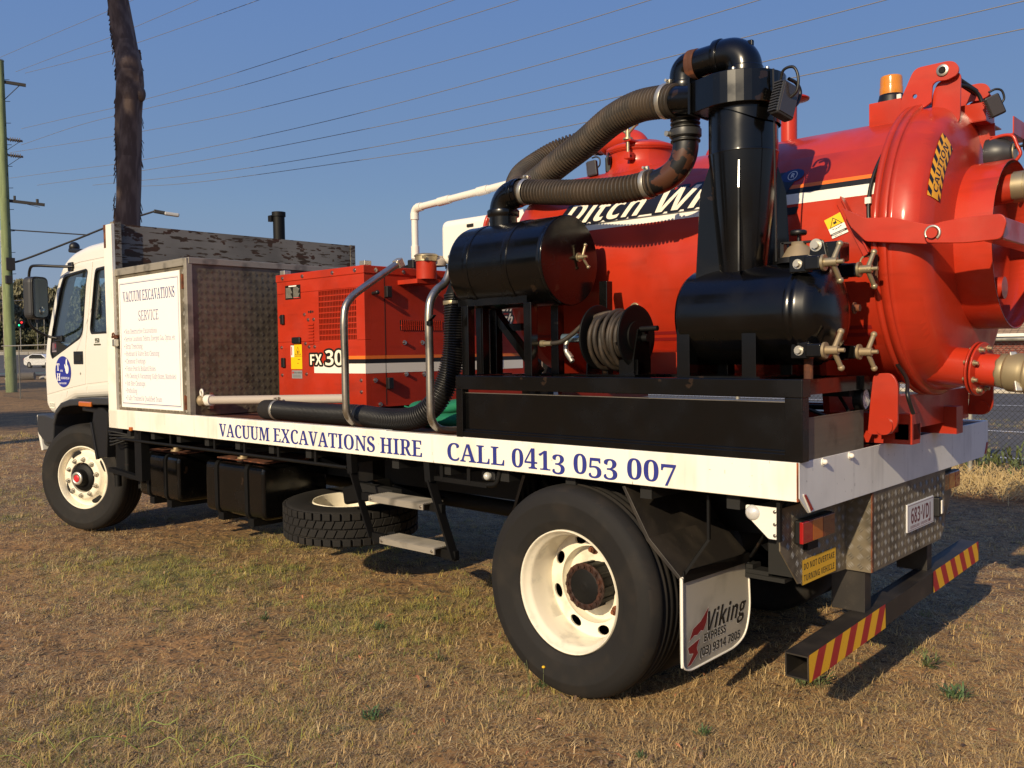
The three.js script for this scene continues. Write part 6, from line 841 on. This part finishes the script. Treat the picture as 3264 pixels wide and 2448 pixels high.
  const weedPos = [[-.36, -.88, 1.25, 'dark green rosette weed beside the near end of the striped bumper bar'], [-.007, -1.516, .8, 'small dull green weed right of the bumper bar shadow'], [.219, -1.166, .95, 'grey green weed near the right edge of the foreground'], [-1.986, .057, .55, 'small pale weed in front of the rear wheel tread'], [-1.666, .774, .7, 'broad dark weed in the middle foreground left of the rear wheel'], [-2.675, -.092, .55, 'low dark weed below the access ladder'], [-.45, -.051, .5, 'yellow green weed below the mud flap'], [-.527, .302, .4, 'tiny weed at the bottom of the picture left of the bumper'], [-1.33, -.02, .5, 'green weed touching the front of the rear tyre'], [-3.377, .256, .5, 'dark weed in the left middle of the yard']];
  for (const [x, z, s, label] of weedPos) { const t = thing('weed', [x, 0, z], label, 'weed'); const b = nb(), cnt = 54; for (let k = 0; k < cnt; k++) { const g = weedLeaf((.035 + rnd() * .05) * s, .006 * s * (1 + rnd()), .2 + rnd() * .9); g.rotateY(k / cnt * 6.283 * 2 + rnd()); g.translate(x + (rnd() - .5) * .09 * s, .006, z + (rnd() - .5) * .09 * s); b.add(g); } b.mesh('foliage', std({ color: lin(.06 + .05 * rnd(), .13, .045), roughness: .7 }), t); }
  { const t = thing('wildflower', [-1.28, 0, .03], 'thin stemmed yellow wildflower against the lower rear tyre', 'flower'); nb().tube([V(-1.28, 0, .035), V(-1.276, .07, .034), V(-1.272, .13, .036)], .0014, 5).tube([V(-1.36, 0, .04), V(-1.37, .06, .04), V(-1.39, .12, .04)], .0012, 5).tube([V(-1.35, 0, .04), V(-1.36, .07, .045), V(-1.375, .145, .045)], .0012, 5).sph(V(-1.39, .122, .04), .004, 8).mesh('stem', std({ color: lin(.12, .14, .06) }), t); nb().sph(V(-1.272, .132, .036), .009, 12, .7).mesh('flower_head', std({ color: lin(.75, .45, .02), roughness: .7 }), t); }
  // straw heap and weeds along the right fence
  const sb = nb(), gb = nb(); for (let i = 0; i < 1500; i++) { const x = -2.2 + rnd() * 3.6, z = -7.0 - rnd() * 1.6, b = rnd() * 6.283, L = .12 + rnd() * .30, h = (.08 + .3 * rnd()) * (1 - Math.abs(z + 7.7) * .6); sb.tube([V(x, h * .25, z), V(x + Math.cos(b) * L * .5, h, z + Math.sin(b) * L * .5), V(x + Math.cos(b) * L, h * .55 * rnd(), z + Math.sin(b) * L)], .0035, 3, 4); }
  tag(sb.mesh('straw_heap', std({ color: lin(.60, .44, .20), roughness: .85 })), 'heap of dry yellow straw lying along the right fence', 'straw', null, 'stuff');
  for (let i = 0; i < 900; i++) { const x = -3 + rnd() * 5, z = -8.5 - rnd() * 1.6, g = weedLeaf(.08 + rnd() * .1, .03, .6 + rnd()); g.rotateY(rnd() * 6.28); g.translate(x, .02 + rnd() * .12, z); gb.add(g); } tag(gb.mesh('fence_weeds', std({ color: lin(.12, .15, .045), roughness: .8 })), 'low green weeds growing through the foot of the right fence', 'weeds', null, 'stuff');
}
// ---- trees
const leafMat = (c) => new THREE.MeshPhysicalMaterial({ color: lin(...c), roughness: .75, transmission: .25, thickness: 0, side: THREE.DoubleSide });
const barkMap = (a, b) => tex(256, (u, v) => { const n = fbm(nz, u * 5, v * 2, 0, 4), m = fbm(nz2, u * 16, v * 4, 0, 4), k = sm(.4, .62, n * .6 + m * .4); return a.map((x, i) => x + (b[i] - x) * k); }, true, 1.6);
function crownGeo(rnd, clumps, leaves, size, squash = 1) { const pos = [], ix = []; for (const [c, r] of clumps) for (let i = 0; i < leaves; i++) { const a = rnd() * 6.283, b = Math.acos(2 * rnd() - 1), q = r * Math.pow(rnd(), .42), x = c.x + Math.sin(b) * Math.cos(a) * q, y = c.y + Math.cos(b) * q * squash, z = c.z + Math.sin(b) * Math.sin(a) * q, L = size * (.6 + rnd() * .8), w = L * .32, d = V(rnd() - .5, -.6 - rnd() * .6, rnd() - .5).normalize(), s = V(rnd() - .5, (rnd() - .5) * .4, rnd() - .5).cross(d).normalize(), o = pos.length / 3; pos.push(x, y, z, x + d.x * L * .5 + s.x * w, y + d.y * L * .5 + s.y * w, z + d.z * L * .5 + s.z * w, x + d.x * L, y + d.y * L, z + d.z * L, x + d.x * L * .5 - s.x * w, y + d.y * L * .5 - s.y * w, z + d.z * L * .5 - s.z * w); ix.push(o, o + 1, o + 2, o, o + 2, o + 3); } const g = new THREE.BufferGeometry(); g.setAttribute('position', new THREE.Float32BufferAttribute(pos, 3)); g.setIndex(ix); g.computeVertexNormals(); return g; }
function trunkGeo(pts, radii, seg = 20, rough = 0, seed = 1) { const c = new THREE.CatmullRomCurve3(pts), n = pts.length * 10, pos = [], uv = [], ix = [], fr = c.computeFrenetFrames(n, false), rn = noise2(seed); for (let i = 0; i <= n; i++) { const t = i / n, p = c.getPoint(t), k = t * (radii.length - 1), a = Math.min(radii.length - 2, Math.floor(k)), r = radii[a] + (radii[a + 1] - radii[a]) * (k - a); for (let j = 0; j <= seg; j++) { const an = j / seg * 6.2832, rr = r * (1 + rough * (rn(Math.cos(an) * 2 + 5, t * 14 + Math.sin(an) * 2) - .5)); pos.push(p.x + (fr.normals[i].x * Math.cos(an) + fr.binormals[i].x * Math.sin(an)) * rr, p.y + (fr.normals[i].y * Math.cos(an) + fr.binormals[i].y * Math.sin(an)) * rr, p.z + (fr.normals[i].z * Math.cos(an) + fr.binormals[i].z * Math.sin(an)) * rr); uv.push(j / seg * 2, t * c.getLength()); if (i < n && j < seg) { const q = i * (seg + 1) + j, b = q + seg + 1; ix.push(q, q + 1, b, b, q + 1, b + 1); } } } const g = new THREE.BufferGeometry(); g.setAttribute('position', new THREE.Float32BufferAttribute(pos, 3)); g.setAttribute('uv', new THREE.Float32BufferAttribute(uv, 2)); g.setIndex(ix); g.computeVertexNormals(); return g; }
const gumBark = std({ map: barkMap([.33, .265, .235], [.47, .40, .36]), roughness: .85 });
const leafA = leafMat([.12, .13, .055]), leafB = leafMat([.165, .145, .075]);
{ // big gum whose bare trunk stands behind the cab
  const t = thing('gum_tree', [-18.35, 0, -5.8], 'tall gum tree whose bare brown trunk rises behind the truck cab', 'tree'), z = -5.8;
  const pts = [V(-18.7, -.2, z), V(-18.55, 2.5, z), V(-18.53, 4.66, z), V(-18.36, 6.2, z), V(-18.24, 7.4, z), V(-18.22, 8.0, z), V(-18.38, 8.7, z), V(-18.55, 9.9, z + .1), V(-18.3, 12, z + .3), V(-18.0, 14.5, z + .4)];
  const tr = new THREE.Mesh(trunkGeo(pts, [.31, .27, .26, .262, .272, .275, .24, .225, .19, .11], 28, .30, 5), gumBark); tr.name = 'trunk'; tr.castShadow = tr.receiveShadow = true; t.add(tr);
  nb().sph(V(-18.02, 7.42, z - .16), .10, 12, 1.7).mesh('knot', gumBark, t);
  const fl = nb(), r = rng(8); for (let i = 0; i < 90; i++) { const y = 4.5 + r() * 5, side = r() < .8 ? -1 : 1, k = Math.min(pts.length - 2, 2 + Math.floor((y - 4.66) / 1.1)); const cx = y < 6.2 ? -18.53 + (y - 4.66) * .11 : y < 8 ? -18.36 + (y - 6.2) * .078 : -18.22 - (y - 8) * .17; fl.bar(V(cx + side * .10, y, z - side * .235), V(cx + side * (.11 + r() * .02), y - .05 - r() * .2, z - side * (.255 + r() * .03)), .02 + r() * .04, .010); } fl.mesh('loose_bark', gumBark, t);
  const rl = rng(31), limbs = nb(), cl = []; for (let k = 0; k < 9; k++) { const a = k * .75 + rl(), y = 11 + k * .45, e = V(-18.2 + Math.cos(a) * (2.6 + rl() * 2), y + 2.5 + rl() * 1.6, z + .4 + Math.sin(a) * (2.6 + rl() * 2)); const g = trunkGeo([V(-18.25, y, z + .3), V(-18.2 + Math.cos(a) * 1.2, y + 1, z + .4 + Math.sin(a) * 1.2), e], [.17, .1, .04], 10); limbs.add(g); for (let q = 0; q < 4; q++) cl.push([e.clone().add(V((rl() - .5) * 2.4, (rl() - .3) * 1.6, (rl() - .5) * 2.4)), .9 + rl() * .7]); } limbs.mesh('limb', gumBark, t);
  const cr = new THREE.Mesh(crownGeo(rl, cl, 130, .34, .8), leafA); cr.name = 'crown'; cr.castShadow = true; t.add(cr);
}
function makeTree(seed, H, spread, kind) { // free-standing tree at the origin
  const r = rng(seed), t = new THREE.Group(); const bend = (r() - .5) * .8, pts = [V(0, -.3, 0), V(bend * .4, H * .25, bend * .2), V(bend * .7, H * .5, 0), V(bend, H * .85, bend * .4)];
  const tr = new THREE.Mesh(trunkGeo(pts, [H * .026, H * .019, H * .014, H * .005], 12, .2, seed), kind.bark); tr.name = 'trunk'; tr.castShadow = true; t.add(tr);
  const limbs = nb(), cl = []; const nl = 9; for (let k = 0; k < nl; k++) { const a = k * 2.4 + r(), f = kind.low + (1 - kind.low) * (k / nl) * .8, y = H * f, e = V(bend * .8 + Math.cos(a) * spread * (.45 + r() * .5), y + H * (.08 + r() * .1), Math.sin(a) * spread * (.45 + r() * .5)); limbs.add(trunkGeo([V(bend * f, y, 0), V(bend * f + (e.x) * .45, y + H * .05, e.z * .5), e], [H * .008, H * .005, H * .002], 7)); for (let q = 0; q < 4; q++) cl.push([e.clone().add(V((r() - .5) * spread * .55, (r() - .35) * H * .12, (r() - .5) * spread * .55)), spread * (.20 + r() * .2)]); }
  for (let q = 0; q < 6; q++) cl.push([V(bend + (r() - .5) * spread * .7, H * (.82 + r() * .14), (r() - .5) * spread * .7), spread * (.24 + r() * .12)]);
  limbs.mesh('limb', kind.bark, t); const cr = new THREE.Mesh(crownGeo(r, cl, kind.leaves, kind.size, .85), kind.leaf); cr.name = 'crown'; cr.castShadow = cr.receiveShadow = true; t.add(cr); return t;
}
{
  const pale = std({ map: barkMap([.34, .29, .25], [.66, .60, .53]), roughness: .85 });
  const near = { bark: pale, low: .42, leaves: 210, size: .30, leaf: leafA }, far = { bark: pale, low: .12, leaves: 150, size: .62, leaf: leafB }, far2 = { bark: pale, low: .22, leaves: 130, size: .6, leaf: leafMat([.19, .175, .085]) };
  const place = (t, p, ry, s, label) => { t.name = numbered('gum_tree'); t.position.copy(p); t.rotation.y = ry; t.scale.setScalar(s); scene.add(t); return tag(t, label, 'tree', 'gum trees beyond the road'); };
  // trees of the far wood in the gap between pole and cab
  const protos = [makeTree(3, 11, 3.6, far), makeTree(9, 12, 3.2, far2), makeTree(17, 10, 4.0, far)], r = rng(64);
  const row = []; for (let k = 0; k < 20; k++) row.push([132 + (k % 3) * 6 + r() * 4, -11 + k * 1.25 + r() * .8]);
  row.forEach(([d, s], i) => { const p = protos[i % 3], t = i < 3 ? p : p.clone(); const nth = ['first', 'second', 'third', 'fourth', 'fifth', 'sixth', 'seventh', 'eighth', 'ninth', 'tenth', 'eleventh', 'twelfth', 'thirteenth', 'fourteenth', 'fifteenth', 'sixteenth', 'seventeenth', 'eighteenth', 'nineteenth', 'twentieth', 'twenty-first', 'twenty-second', 'twenty-third', 'twenty-fourth', 'twenty-fifth', 'twenty-sixth'][i]; place(t, atD(d, s), r() * 6, .60 + r() * .22, `far brown-green gum tree beyond the traffic lights, ${nth} from the left of its row`); });
  const back = []; for (let k = 0; k < 10; k++) back.push([154 + r() * 14, -15 + k * 3.4]);
  back.forEach(([d, s], i) => { const t = protos[(i + 1) % 3].clone(); t.name = numbered('gum_tree'); t.position.copy(atD(d, s)); t.rotation.y = r() * 6; t.scale.setScalar(.74 + r() * .14); scene.add(t); tag(t, 'dark gum tree deep in the far wood behind the front row', 'tree', 'gum trees deep in the far wood'); });
  // trees beside the yard that throw the long shadows on the left
  const big = makeTree(41, 19, 4.4, near); big.name = numbered('gum_tree'); big.position.set(-15.2, 0, 11); scene.add(big); tag(big, 'broad gum tree at the sunny side of the yard shading the ground', 'tree');
  const big3 = makeTree(58, 10, 3.4, near); big3.name = numbered('gum_tree'); big3.position.set(-21, 0, 12.5); scene.add(big3); tag(big3, 'low gum tree next to the broad one at the sunny side of the yard', 'tree');
  const big2 = makeTree(52, 11, 4.2, near); big2.name = numbered('gum_tree'); big2.position.set(-47, 0, 2.5); scene.add(big2); tag(big2, 'gum tree by the front fence casting shade behind the power pole', 'tree');
  const shrub = (p, s, label) => { const t = protos[2].clone(); t.name = numbered('gum_tree'); t.position.copy(p); t.scale.setScalar(s); t.rotation.y = s * 9; scene.add(t); tag(t, label, 'tree'); };
  shrub(V(-26, 0, 30), .8, 'gum tree across the yard reflected in the cab window'); shrub(V(-36, 0, 28), .9, 'second gum tree across the yard reflected in the cab window'); shrub(V(-47, 0, 31), .85, 'third gum tree across the yard reflected in the cab window');
  const ug = makeTree(77, 3.2, 2.4, { bark: pale, low: .05, leaves: 160, size: .3, leaf: leafMat([.10, .10, .035]) }); for (let k = 0; k < 8; k++) { const t = k ? ug.clone() : ug; t.name = numbered('bush'); t.position.copy(atD(129 + r() * 3, -9 + k * 2.4 + r() * 1.2)); t.rotation.y = r() * 6; t.scale.setScalar(.7 + r() * .5); scene.add(t); tag(t, 'low olive bush at the foot of the far trees', 'bush', 'bushes below the far gum trees'); }
}
{ // ---- utility pole with fittings and street lamp
  const px = -42.6, pz = -11.14, y0 = terrain(px, pz), t = thing('utility_pole', [px, y0, pz], 'green timber power pole with insulators and a street lamp at the left edge', 'utility pole');
  const poleM = std({ map: tex(256, (u, v) => { const n = fbm(nz, u * 8, v * 3, 0, 4), f = fbm(nz2, u * 14, v * 6, 0, 3), k = .62 + .2 * (n - .5); return f > .66 ? [.24, .27, .19] : [k * .78, k * .86, k * .60]; }, true, 2.2), roughness: .9 });
  nb().cyl(V(px + .06, y0 - .3, pz), V(px - .02, 14.9, pz), .235, .165, 20).mesh('pole', poleM, t);
  nb().cyl(V(px - .02, 14.88, pz), V(px - .02, 14.93, pz), .18, .18, 20).mesh('pole_cap', M.galv, t);
  const rx = LDIR.z * -1, rz = LDIR.x, R_ = (k, y, o = 0) => V(px + rx * k + LDIR.x * -o, y, pz + rz * k + LDIR.z * -o);   // k: to the right in view, metres
  const dk = std({ color: lin(.035, .033, .03), roughness: .7 });
  nb().bar(R_(.1, 13.98), R_(1.0, 13.93), .10, .13).bar(R_(.05, 13.1), R_(.75, 13.9), .03).bar(R_(-.1, 14.35), R_(-.5, 14.6), .14, .2).bar(R_(-.1, 12.95), R_(-.5, 13.1), .14, .2).mesh('crossarm', dk, t);
  for (const y of [11.45, 10.75, 11.2]) { const s = y === 11.2 ? -1 : 1, b = nb(); b.cyl(R_(s * .2, y), R_(s * .8, y - .03), .05); for (let k = 0; k < 5; k++) b.cyl(R_(s * (.3 + k * .09), y), R_(s * (.34 + k * .09), y), .10, .10, 14); b.bar(R_(s * .1, y + .15), R_(s * .25, y - .05), .06).mesh('insulator', std({ color: lin(.16, .15, .14), roughness: .3 }), t); nb().bar(R_(s * .15, y - .5), R_(s * .7, y - .05), .02).mesh('stay', dk, t); }
  nb().bar(R_(-1.4, 8.82), R_(1.6, 8.62), .09, .13).cyl(R_(.4, 8.78), R_(.4, 8.95), .05).cyl(R_(1.3, 8.68), R_(1.3, 8.86), .06).bar(R_(.9, 8.6), R_(1.4, 8.5), .02).mesh('low_crossarm', dk, t);
  nb().tube([R_(.15, 5.95), R_(.4, 6.0), R_(2.5, 6.95), R_(4.6, 7.95), R_(6.3, 8.62)], .045, 8, 30).bar(R_(.15, 7.42), R_(3.4, 7.34), .05).box(px - .2, px + .3, 5.6, 6.15, pz - .25, pz + .1).mesh('lamp_arm', dk, t);
  const lm = nb().bar(R_(6.25, 8.62), R_(6.75, 8.55), .20, .16, .03).mesh('street_lamp', dk, t); nb().bar(R_(6.72, 8.54), R_(7.4, 8.48), .26, .17, .06).mesh('lamp_lens', std({ color: lin(.45, .45, .44), roughness: .3 }), lm);
  const st = nb(); for (let k = 0; k < 22; k++) { const y = 4 + k * .48, s = k % 2 ? 1 : -1; st.cyl(R_(s * .15, y), R_(s * .36, y + .02), .013, .013, 6); } st.box(px + .15, px + .34, 5.0, 5.35, pz - .1, pz + .15).mesh('climbing_step', dk, t);
  nb().cyl(R_(-.21, 1.2), R_(-.18, 7.4), .035).mesh('conduit', M.galv, t);
}
{ // ---- overhead wires, each its own thing
  const ray = (u, v) => { const d = new THREE.Vector3((u - 1106) / 1945.37, -(v - 829.5) / 1945.37, -1).applyEuler(camera.rotation); return d; };
  const wires = [
    [[0, 124], [120, 72], [240, 21], [340, -24]], [[34, 155], [140, 115], [245, 78], [285, 61], [428, 0], [520, -40]], [[54, 158], [150, 134], [250, 107], [295, 93], [430, 46], [567, -3], [660, -38]],
    [[46, 278], [150, 254], [254, 231], [308, 216], [450, 176], [700, 96], [980, 0], [1080, -36]], [[46, 313], [180, 268], [310, 236], [540, 180], [800, 100], [1106, 4], [1230, -36]],
    [[20, 330], [180, 305], [305, 284], [510, 245], [800, 174], [1106, 91], [1405, 0], [1520, -36]], [[20, 385], [160, 366], [305, 346], [700, 263], [1106, 156], [1400, 72], [1640, 0], [1750, -34]],
    [[80, 400], [305, 369], [700, 297], [1106, 209], [1546, 97], [1913, 0], [2050, -37]], [[200, 400], [485, 370], [800, 319], [1106, 257], [1436, 187], [1643, 135], [2212, 2], [2330, -26]], [[250, 404], [392, 397], [750, 350], [1106, 295], [1281, 261], [1726, 165], [2212, 62], [2330, 38]]];
  const wm = std({ color: lin(.22, .21, .20), roughness: .6, metalness: .3 });
  const words = ['uppermost thin overhead wire, passing above the pole top', 'second highest overhead wire, from the upper arm of the pole', 'third highest overhead wire, from the tip of the upper arm', 'fourth overhead wire from the top, from the upper insulator', 'fifth overhead wire from the top, from the lower insulator', 'sixth overhead wire from the top crossing the sky', 'seventh overhead wire from the top crossing the sky', 'eighth overhead wire from the top, ending above the cyclone elbow', 'second lowest overhead wire, reaching the right top corner', 'lowest overhead wire, passing just above the hose arch'];
  wires.forEach((w, i) => {
    const pts = w.map(([u, v]) => { const d = ray(u, v), k = (-11.14 - 3.2531) / d.z; return V(1.5319 + d.x * k, 1.6471 + d.y * k, -11.14); });
    const m = nb().tube(pts, .0078, 6, 120).mesh('power_line', wm); tag(m, words[i], 'power line', 'overhead power lines');
  });
}
{ // ---- traffic signals
  const signal = (d, s, h, label) => { const p = atD(d, s), t = thing('traffic_light', [p.x, p.y, p.z], label, 'traffic light'), r = (k, y, o = 0) => V(p.x - LDIR.z * k - LDIR.x * o, p.y + y, p.z + LDIR.x * k - LDIR.z * o);
    nb().cyl(r(0, 0), r(0, h), .06, .05, 10).mesh('post', M.galv, t); const b = nb(); b.bar(r(0, h - .95, .12), r(0, h - .15, .12), .8, .28).mesh('signal_head', M.plastic, t); b; nb().bar(r(0, h - 1.0, .05), r(0, h - .1, .05), .9, .03).mesh('backing_board', M.greyPlastic, t);
    const em = (c) => new THREE.MeshStandardMaterial({ color: lin(...c), emissive: lin(...c), emissiveIntensity: 1.6 }); for (const [k, y, c] of [[.18, h - .38, [1, .03, .03]], [-.12, h - .72, [.03, .8, .35]]]) nb().sph(r(k, y, .27), .12, 12).mesh('signal_lamp', em(c), t); };
  signal(124.5, -.8, 4.2, 'traffic light showing red and green on the far island');
  const post = (d, s, h, label) => { const p = atD(d, s), t = thing('signal_post', [p.x, p.y, p.z], label, 'pole'); nb().cyl(p, p.clone().add(V(0, h, 0)), .055, .045, 8).mesh('post', M.galv, t); nb().box(p.x - .12, p.x + .12, p.y + h - .5, p.y + h - .1, p.z - .2, p.z + .2, .03).mesh('head', M.plastic, t); };
  post(126, 1.03, 4.2, 'thin signal post seen between mirror and traffic light'); post(128, 1.85, 6.3, 'tall thin pole just left of the cab front');
}
{ // ---- white car on the road
  const p = atD(102, 1.5), t = thing('car', [p.x, p.y, p.z], 'white hatchback driving away on the far road beside the truck cab', 'car'), g = new THREE.Group();
  const white = phy({ color: lin(.78, .77, .74), roughness: .25, clearcoat: .8 }), q = new THREE.Matrix4().makeRotationY(Math.atan2(-LDIR.z, LDIR.x) + Math.PI + .62).setPosition(p.x, p.y + .07, p.z);
  const put = (b, n, m) => { const gg = b.geo(); gg.applyMatrix4(q); nb().add(gg).mesh(n, m, t); };
  put(nb().prism(roundPoly([[-2.1, .25], [2.15, .25], [2.25, .55], [2.2, .72], [1.3, .88], [.55, 1.36], [-.9, 1.42], [-1.75, 1.15], [-2.2, .98], [-2.25, .5]], .12), 'xy', -.86, .86, .09), 'body', white);
  put(nb().prism(roundPoly([[1.15, .92], [.5, 1.31], [-.85, 1.36], [-1.35, 1.18], [-1.3, .95]], .06), 'xy', -.868, .868, .0), 'side_window', M.dark);
  put(nb().prism([[-2.12, 1.02], [-1.72, 1.165], [-.95, 1.43], [-.93, 1.40], [-1.72, 1.13], [-2.1, 1.0]], 'xy', -.66, .66, .0), 'rear_window', M.dark);
  for (const x of [-1.35, 1.35]) for (const s of [-1, 1]) { put(nb().cyl(V(x, .31, s * .70), V(x, .31, s * .875), .32, .32, 24), 'wheel', M.rubber); put(nb().cyl(V(x, .31, s * .87), V(x, .31, s * .885), .19, .19, 16), 'wheel_trim', M.zinc); }
  for (const s of [-1, 1]) put(nb().box(-2.27, -2.12, .78, .98, s * .55, s * .82, .03), 'tail_lamp', M.redLens);
  put(nb().box(-2.28, -2.25, .58, .70, -.26, .26), 'number_plate', M.cream); put(nb().box(-2.285, -2.2, .26, .42, -.8, .8, .03), 'bumper', M.greyPlastic);
}
{ // ---- chain-link fence: from behind the truck on the right to the far left
  const A = V(3.2, 0, -8.15), Bf = V(-38, 0, -9.35), t = thing('chain_link_fence', [-1.78, 0, -8.43], 'galvanised chain link fence along the back of the yard', 'fence');
  const dir = Bf.clone().sub(A), L = dir.length(); dir.normalize(); const at = (s, y) => A.clone().addScaledVector(dir, s).setY(y + terrain(A.x + dir.x * s, A.z + dir.z * s));
  const farPost = std({ color: lin(.13, .13, .12), roughness: .7 }), postM = std({ map: aluMap, color: lin(.8, .84, .86), metalness: .4, roughness: .55 });
  for (let s = 4.95 - 3.11; s < L; s += 3.11) nb().cyl(at(s, 0), at(s, s > 25 ? 2.05 : 1.72), s > 25 ? .02 : .028, s > 25 ? .02 : .028, 12).mesh('post', s > 25 ? farPost : postM, t);
  nb().cyl(at(4.95, .42), at(4.95, .52), .0295, .0295, 12).cyl(at(4.95, 1.0), at(4.95, 1.06), .0295, .0295, 12).mesh('rust_band', M.rust, t);
  const rl = nb(); for (let s = 0; s < L; s += 6) rl.cyl(at(s, 1.70 + .35 * sm(18, 26, s)), at(Math.min(L, s + 6), 1.70 + .35 * sm(18, 26, s + 6)), .022, .022, 10); rl.mesh('top_rail', postM, t);
  const ws = nb(), ll = nb(); const p = .062; const wire = (a, b, r, g = ws) => g.cyl(a, b, r, r, 3, true);
  for (let s = 0; s < 11; s += p) for (const k of [1, -1]) { const H = 1.66, ds = k * H; const s1 = s + ds; wire(at(s, .03), at(s1, .03 + H), .0024); }
  for (const y of [.05, .86, 1.5]) wire(at(0, y), at(L, y), .0022); const m = ws.mesh('wire_mesh', std({ color: lin(.045, .043, .04), metalness: .2, roughness: .7 }), t); m.userData.kind = 'stuff';
  for (let s = 26; s < L; s += .10) for (const k of [1, -1]) wire(at(s, .03), at(s + k * 1.6, 1.63), .0026, ll); const m2 = ll.mesh('wire_mesh', std({ color: lin(.10, .10, .095), metalness: .5, roughness: .6 }), t); m2.userData.kind = 'stuff';
}
{ // ---- left verge: logs and stones, rail of the far footpath
  const stones = [[66, -1.0, 1.0], [67, -.55, .5], [65.5, 1.1, .7], [66, .75, .55]]; stones.forEach(([d, s, k], i) => { const p = atD(d, s), g = new THREE.IcosahedronGeometry(.35 * k, 2), P = g.attributes.position; for (let j = 0; j < P.count; j++) { const n = .8 + .4 * nz(P.getX(j) * 4 + i * 9, P.getZ(j) * 4 + P.getY(j) * 3); P.setXYZ(j, P.getX(j) * n * 1.7, P.getY(j) * n * .7, P.getZ(j) * n); } g.computeVertexNormals(); g.translate(p.x, p.y + .1, p.z); const m = nb().add(g).mesh('verge_stone', concrete); tag(m, ['pale boulder just right of the power pole foot', 'small pale boulder behind the first one on the verge', 'low pale boulder on the verge next to the cab', 'pale boulder farthest right on the verge'][i], 'boulder', 'boulders on the road verge'); });
  const a = atD(65.5, -.6), b = atD(65.2, .3), m = nb().cyl(a.clone().add(V(0, .2, 0)), b.clone().add(V(0, .25, 0)), .28, .24, 12).mesh('log_barrier', std({ color: lin(.13, .115, .10), roughness: .9 })); tag(m, 'grey log lying between the pale boulders on the verge', 'log');
  const r = thing('lamp_outreach', [atD(128, 0).x, atD(128, 0).y, atD(128, 0).z], 'pale outreach arm crossing the far trees behind the power pole', 'pole'); const q = (s, y) => atD(128, s).add(V(0, y, 0)); nb().cyl(q(-7, 0), q(-7, 5.9), .09).cyl(q(-7, 5.8), q(-.4, 6.5), .06, .05, 8).mesh('arm', M.galv, r);
}
{ // ---- brick house far right
  const t = thing('brick_house', [-4, 0, -40], 'low brick house with tiled roof beyond the car park at the right edge', 'house'), brick = std({ map: tex(256, (u, v) => { const row = Math.floor(v * 12), f = (v * 12) % 1, cu = (u * 4 + (row % 2) * .5) % 1; const j = f < .12 || cu < .045, n = nz2(Math.floor(u * 4 + (row % 2) * .5) + 3, row, 0) * .1, k = fbm(nz, u * 12, v * 12, 12) * .1; return j ? [.5, .46, .42] : [.36 + n + k, .19 + n * .6 + k * .5, .16 + n * .5 + k * .4]; }, true, 1), roughness: .9 });
  nb().box(-13, 14, 0, 2.0, -46, -37).mesh('wall', brick, t);
  const rf = nb().prism([[-36.3, 2.05], [-36.3, 1.95], [-46.7, 1.95], [-46.7, 2.05], [-41.5, 4.4]], 'zy', -13.6, 14.6).mesh('roof', std({ map: tex(256, (u, v) => { const f = (v * 10) % 1, k = .62 + .2 * f + .1 * (nz(u * 30, v * 30, 30) - .5) - (Math.sin(u * 60) > .9 ? .15 : 0); return [k * .80, k * .66, k * .52]; }, true, 2.4), roughness: .9 }), t);
  nb().box(-13.7, 14.7, 1.93, 2.06, -36.38, -36.25, .02).mesh('gutter', M.cream, t);
  for (const x of [-10, -6.2, -1.5, 4, 9]) { const w = nb().box(x - .85, x + .85, .7, 1.75, -37.04, -36.98).mesh('window', M.cream, t); nb().box(x - .78, x - .03, .77, 1.68, -36.982, -36.97).box(x + .03, x + .78, .77, 1.68, -36.982, -36.97).mesh('pane', phy({ color: lin(.03, .035, .04), roughness: .05 }), w); }
  nb().box(-3.9, -2.9, .0, 1.9, -37.03, -36.98).mesh('door', M.greyPlastic, t);
}
// ---------------------------------------------------------------- settle: put each thing's children relative to its base
for (const o of [...scene.children]) {
  if (o.isGroup && o.name !== 'gum_tree' && !/^(gum_tree|bush)_\d/.test(o.name) && o.name !== 'bush') { o.updateMatrix(); for (const c of o.children) c.position.sub(o.position); }
  else if (o.isMesh && !o.isInstancedMesh && o.userData.label) { o.geometry.computeBoundingBox(); const b = o.geometry.boundingBox, c = V((b.min.x + b.max.x) / 2, b.min.y, (b.min.z + b.max.z) / 2); o.geometry.translate(-c.x, -c.y, -c.z); o.position.copy(c); }
}
{ const g = scene.children.find((o) => o.name === 'gum_tree' && o.userData.label.startsWith('tall gum')); if (g) for (const c of g.children) c.position.sub(g.position); }
renderer.render(scene, camera);
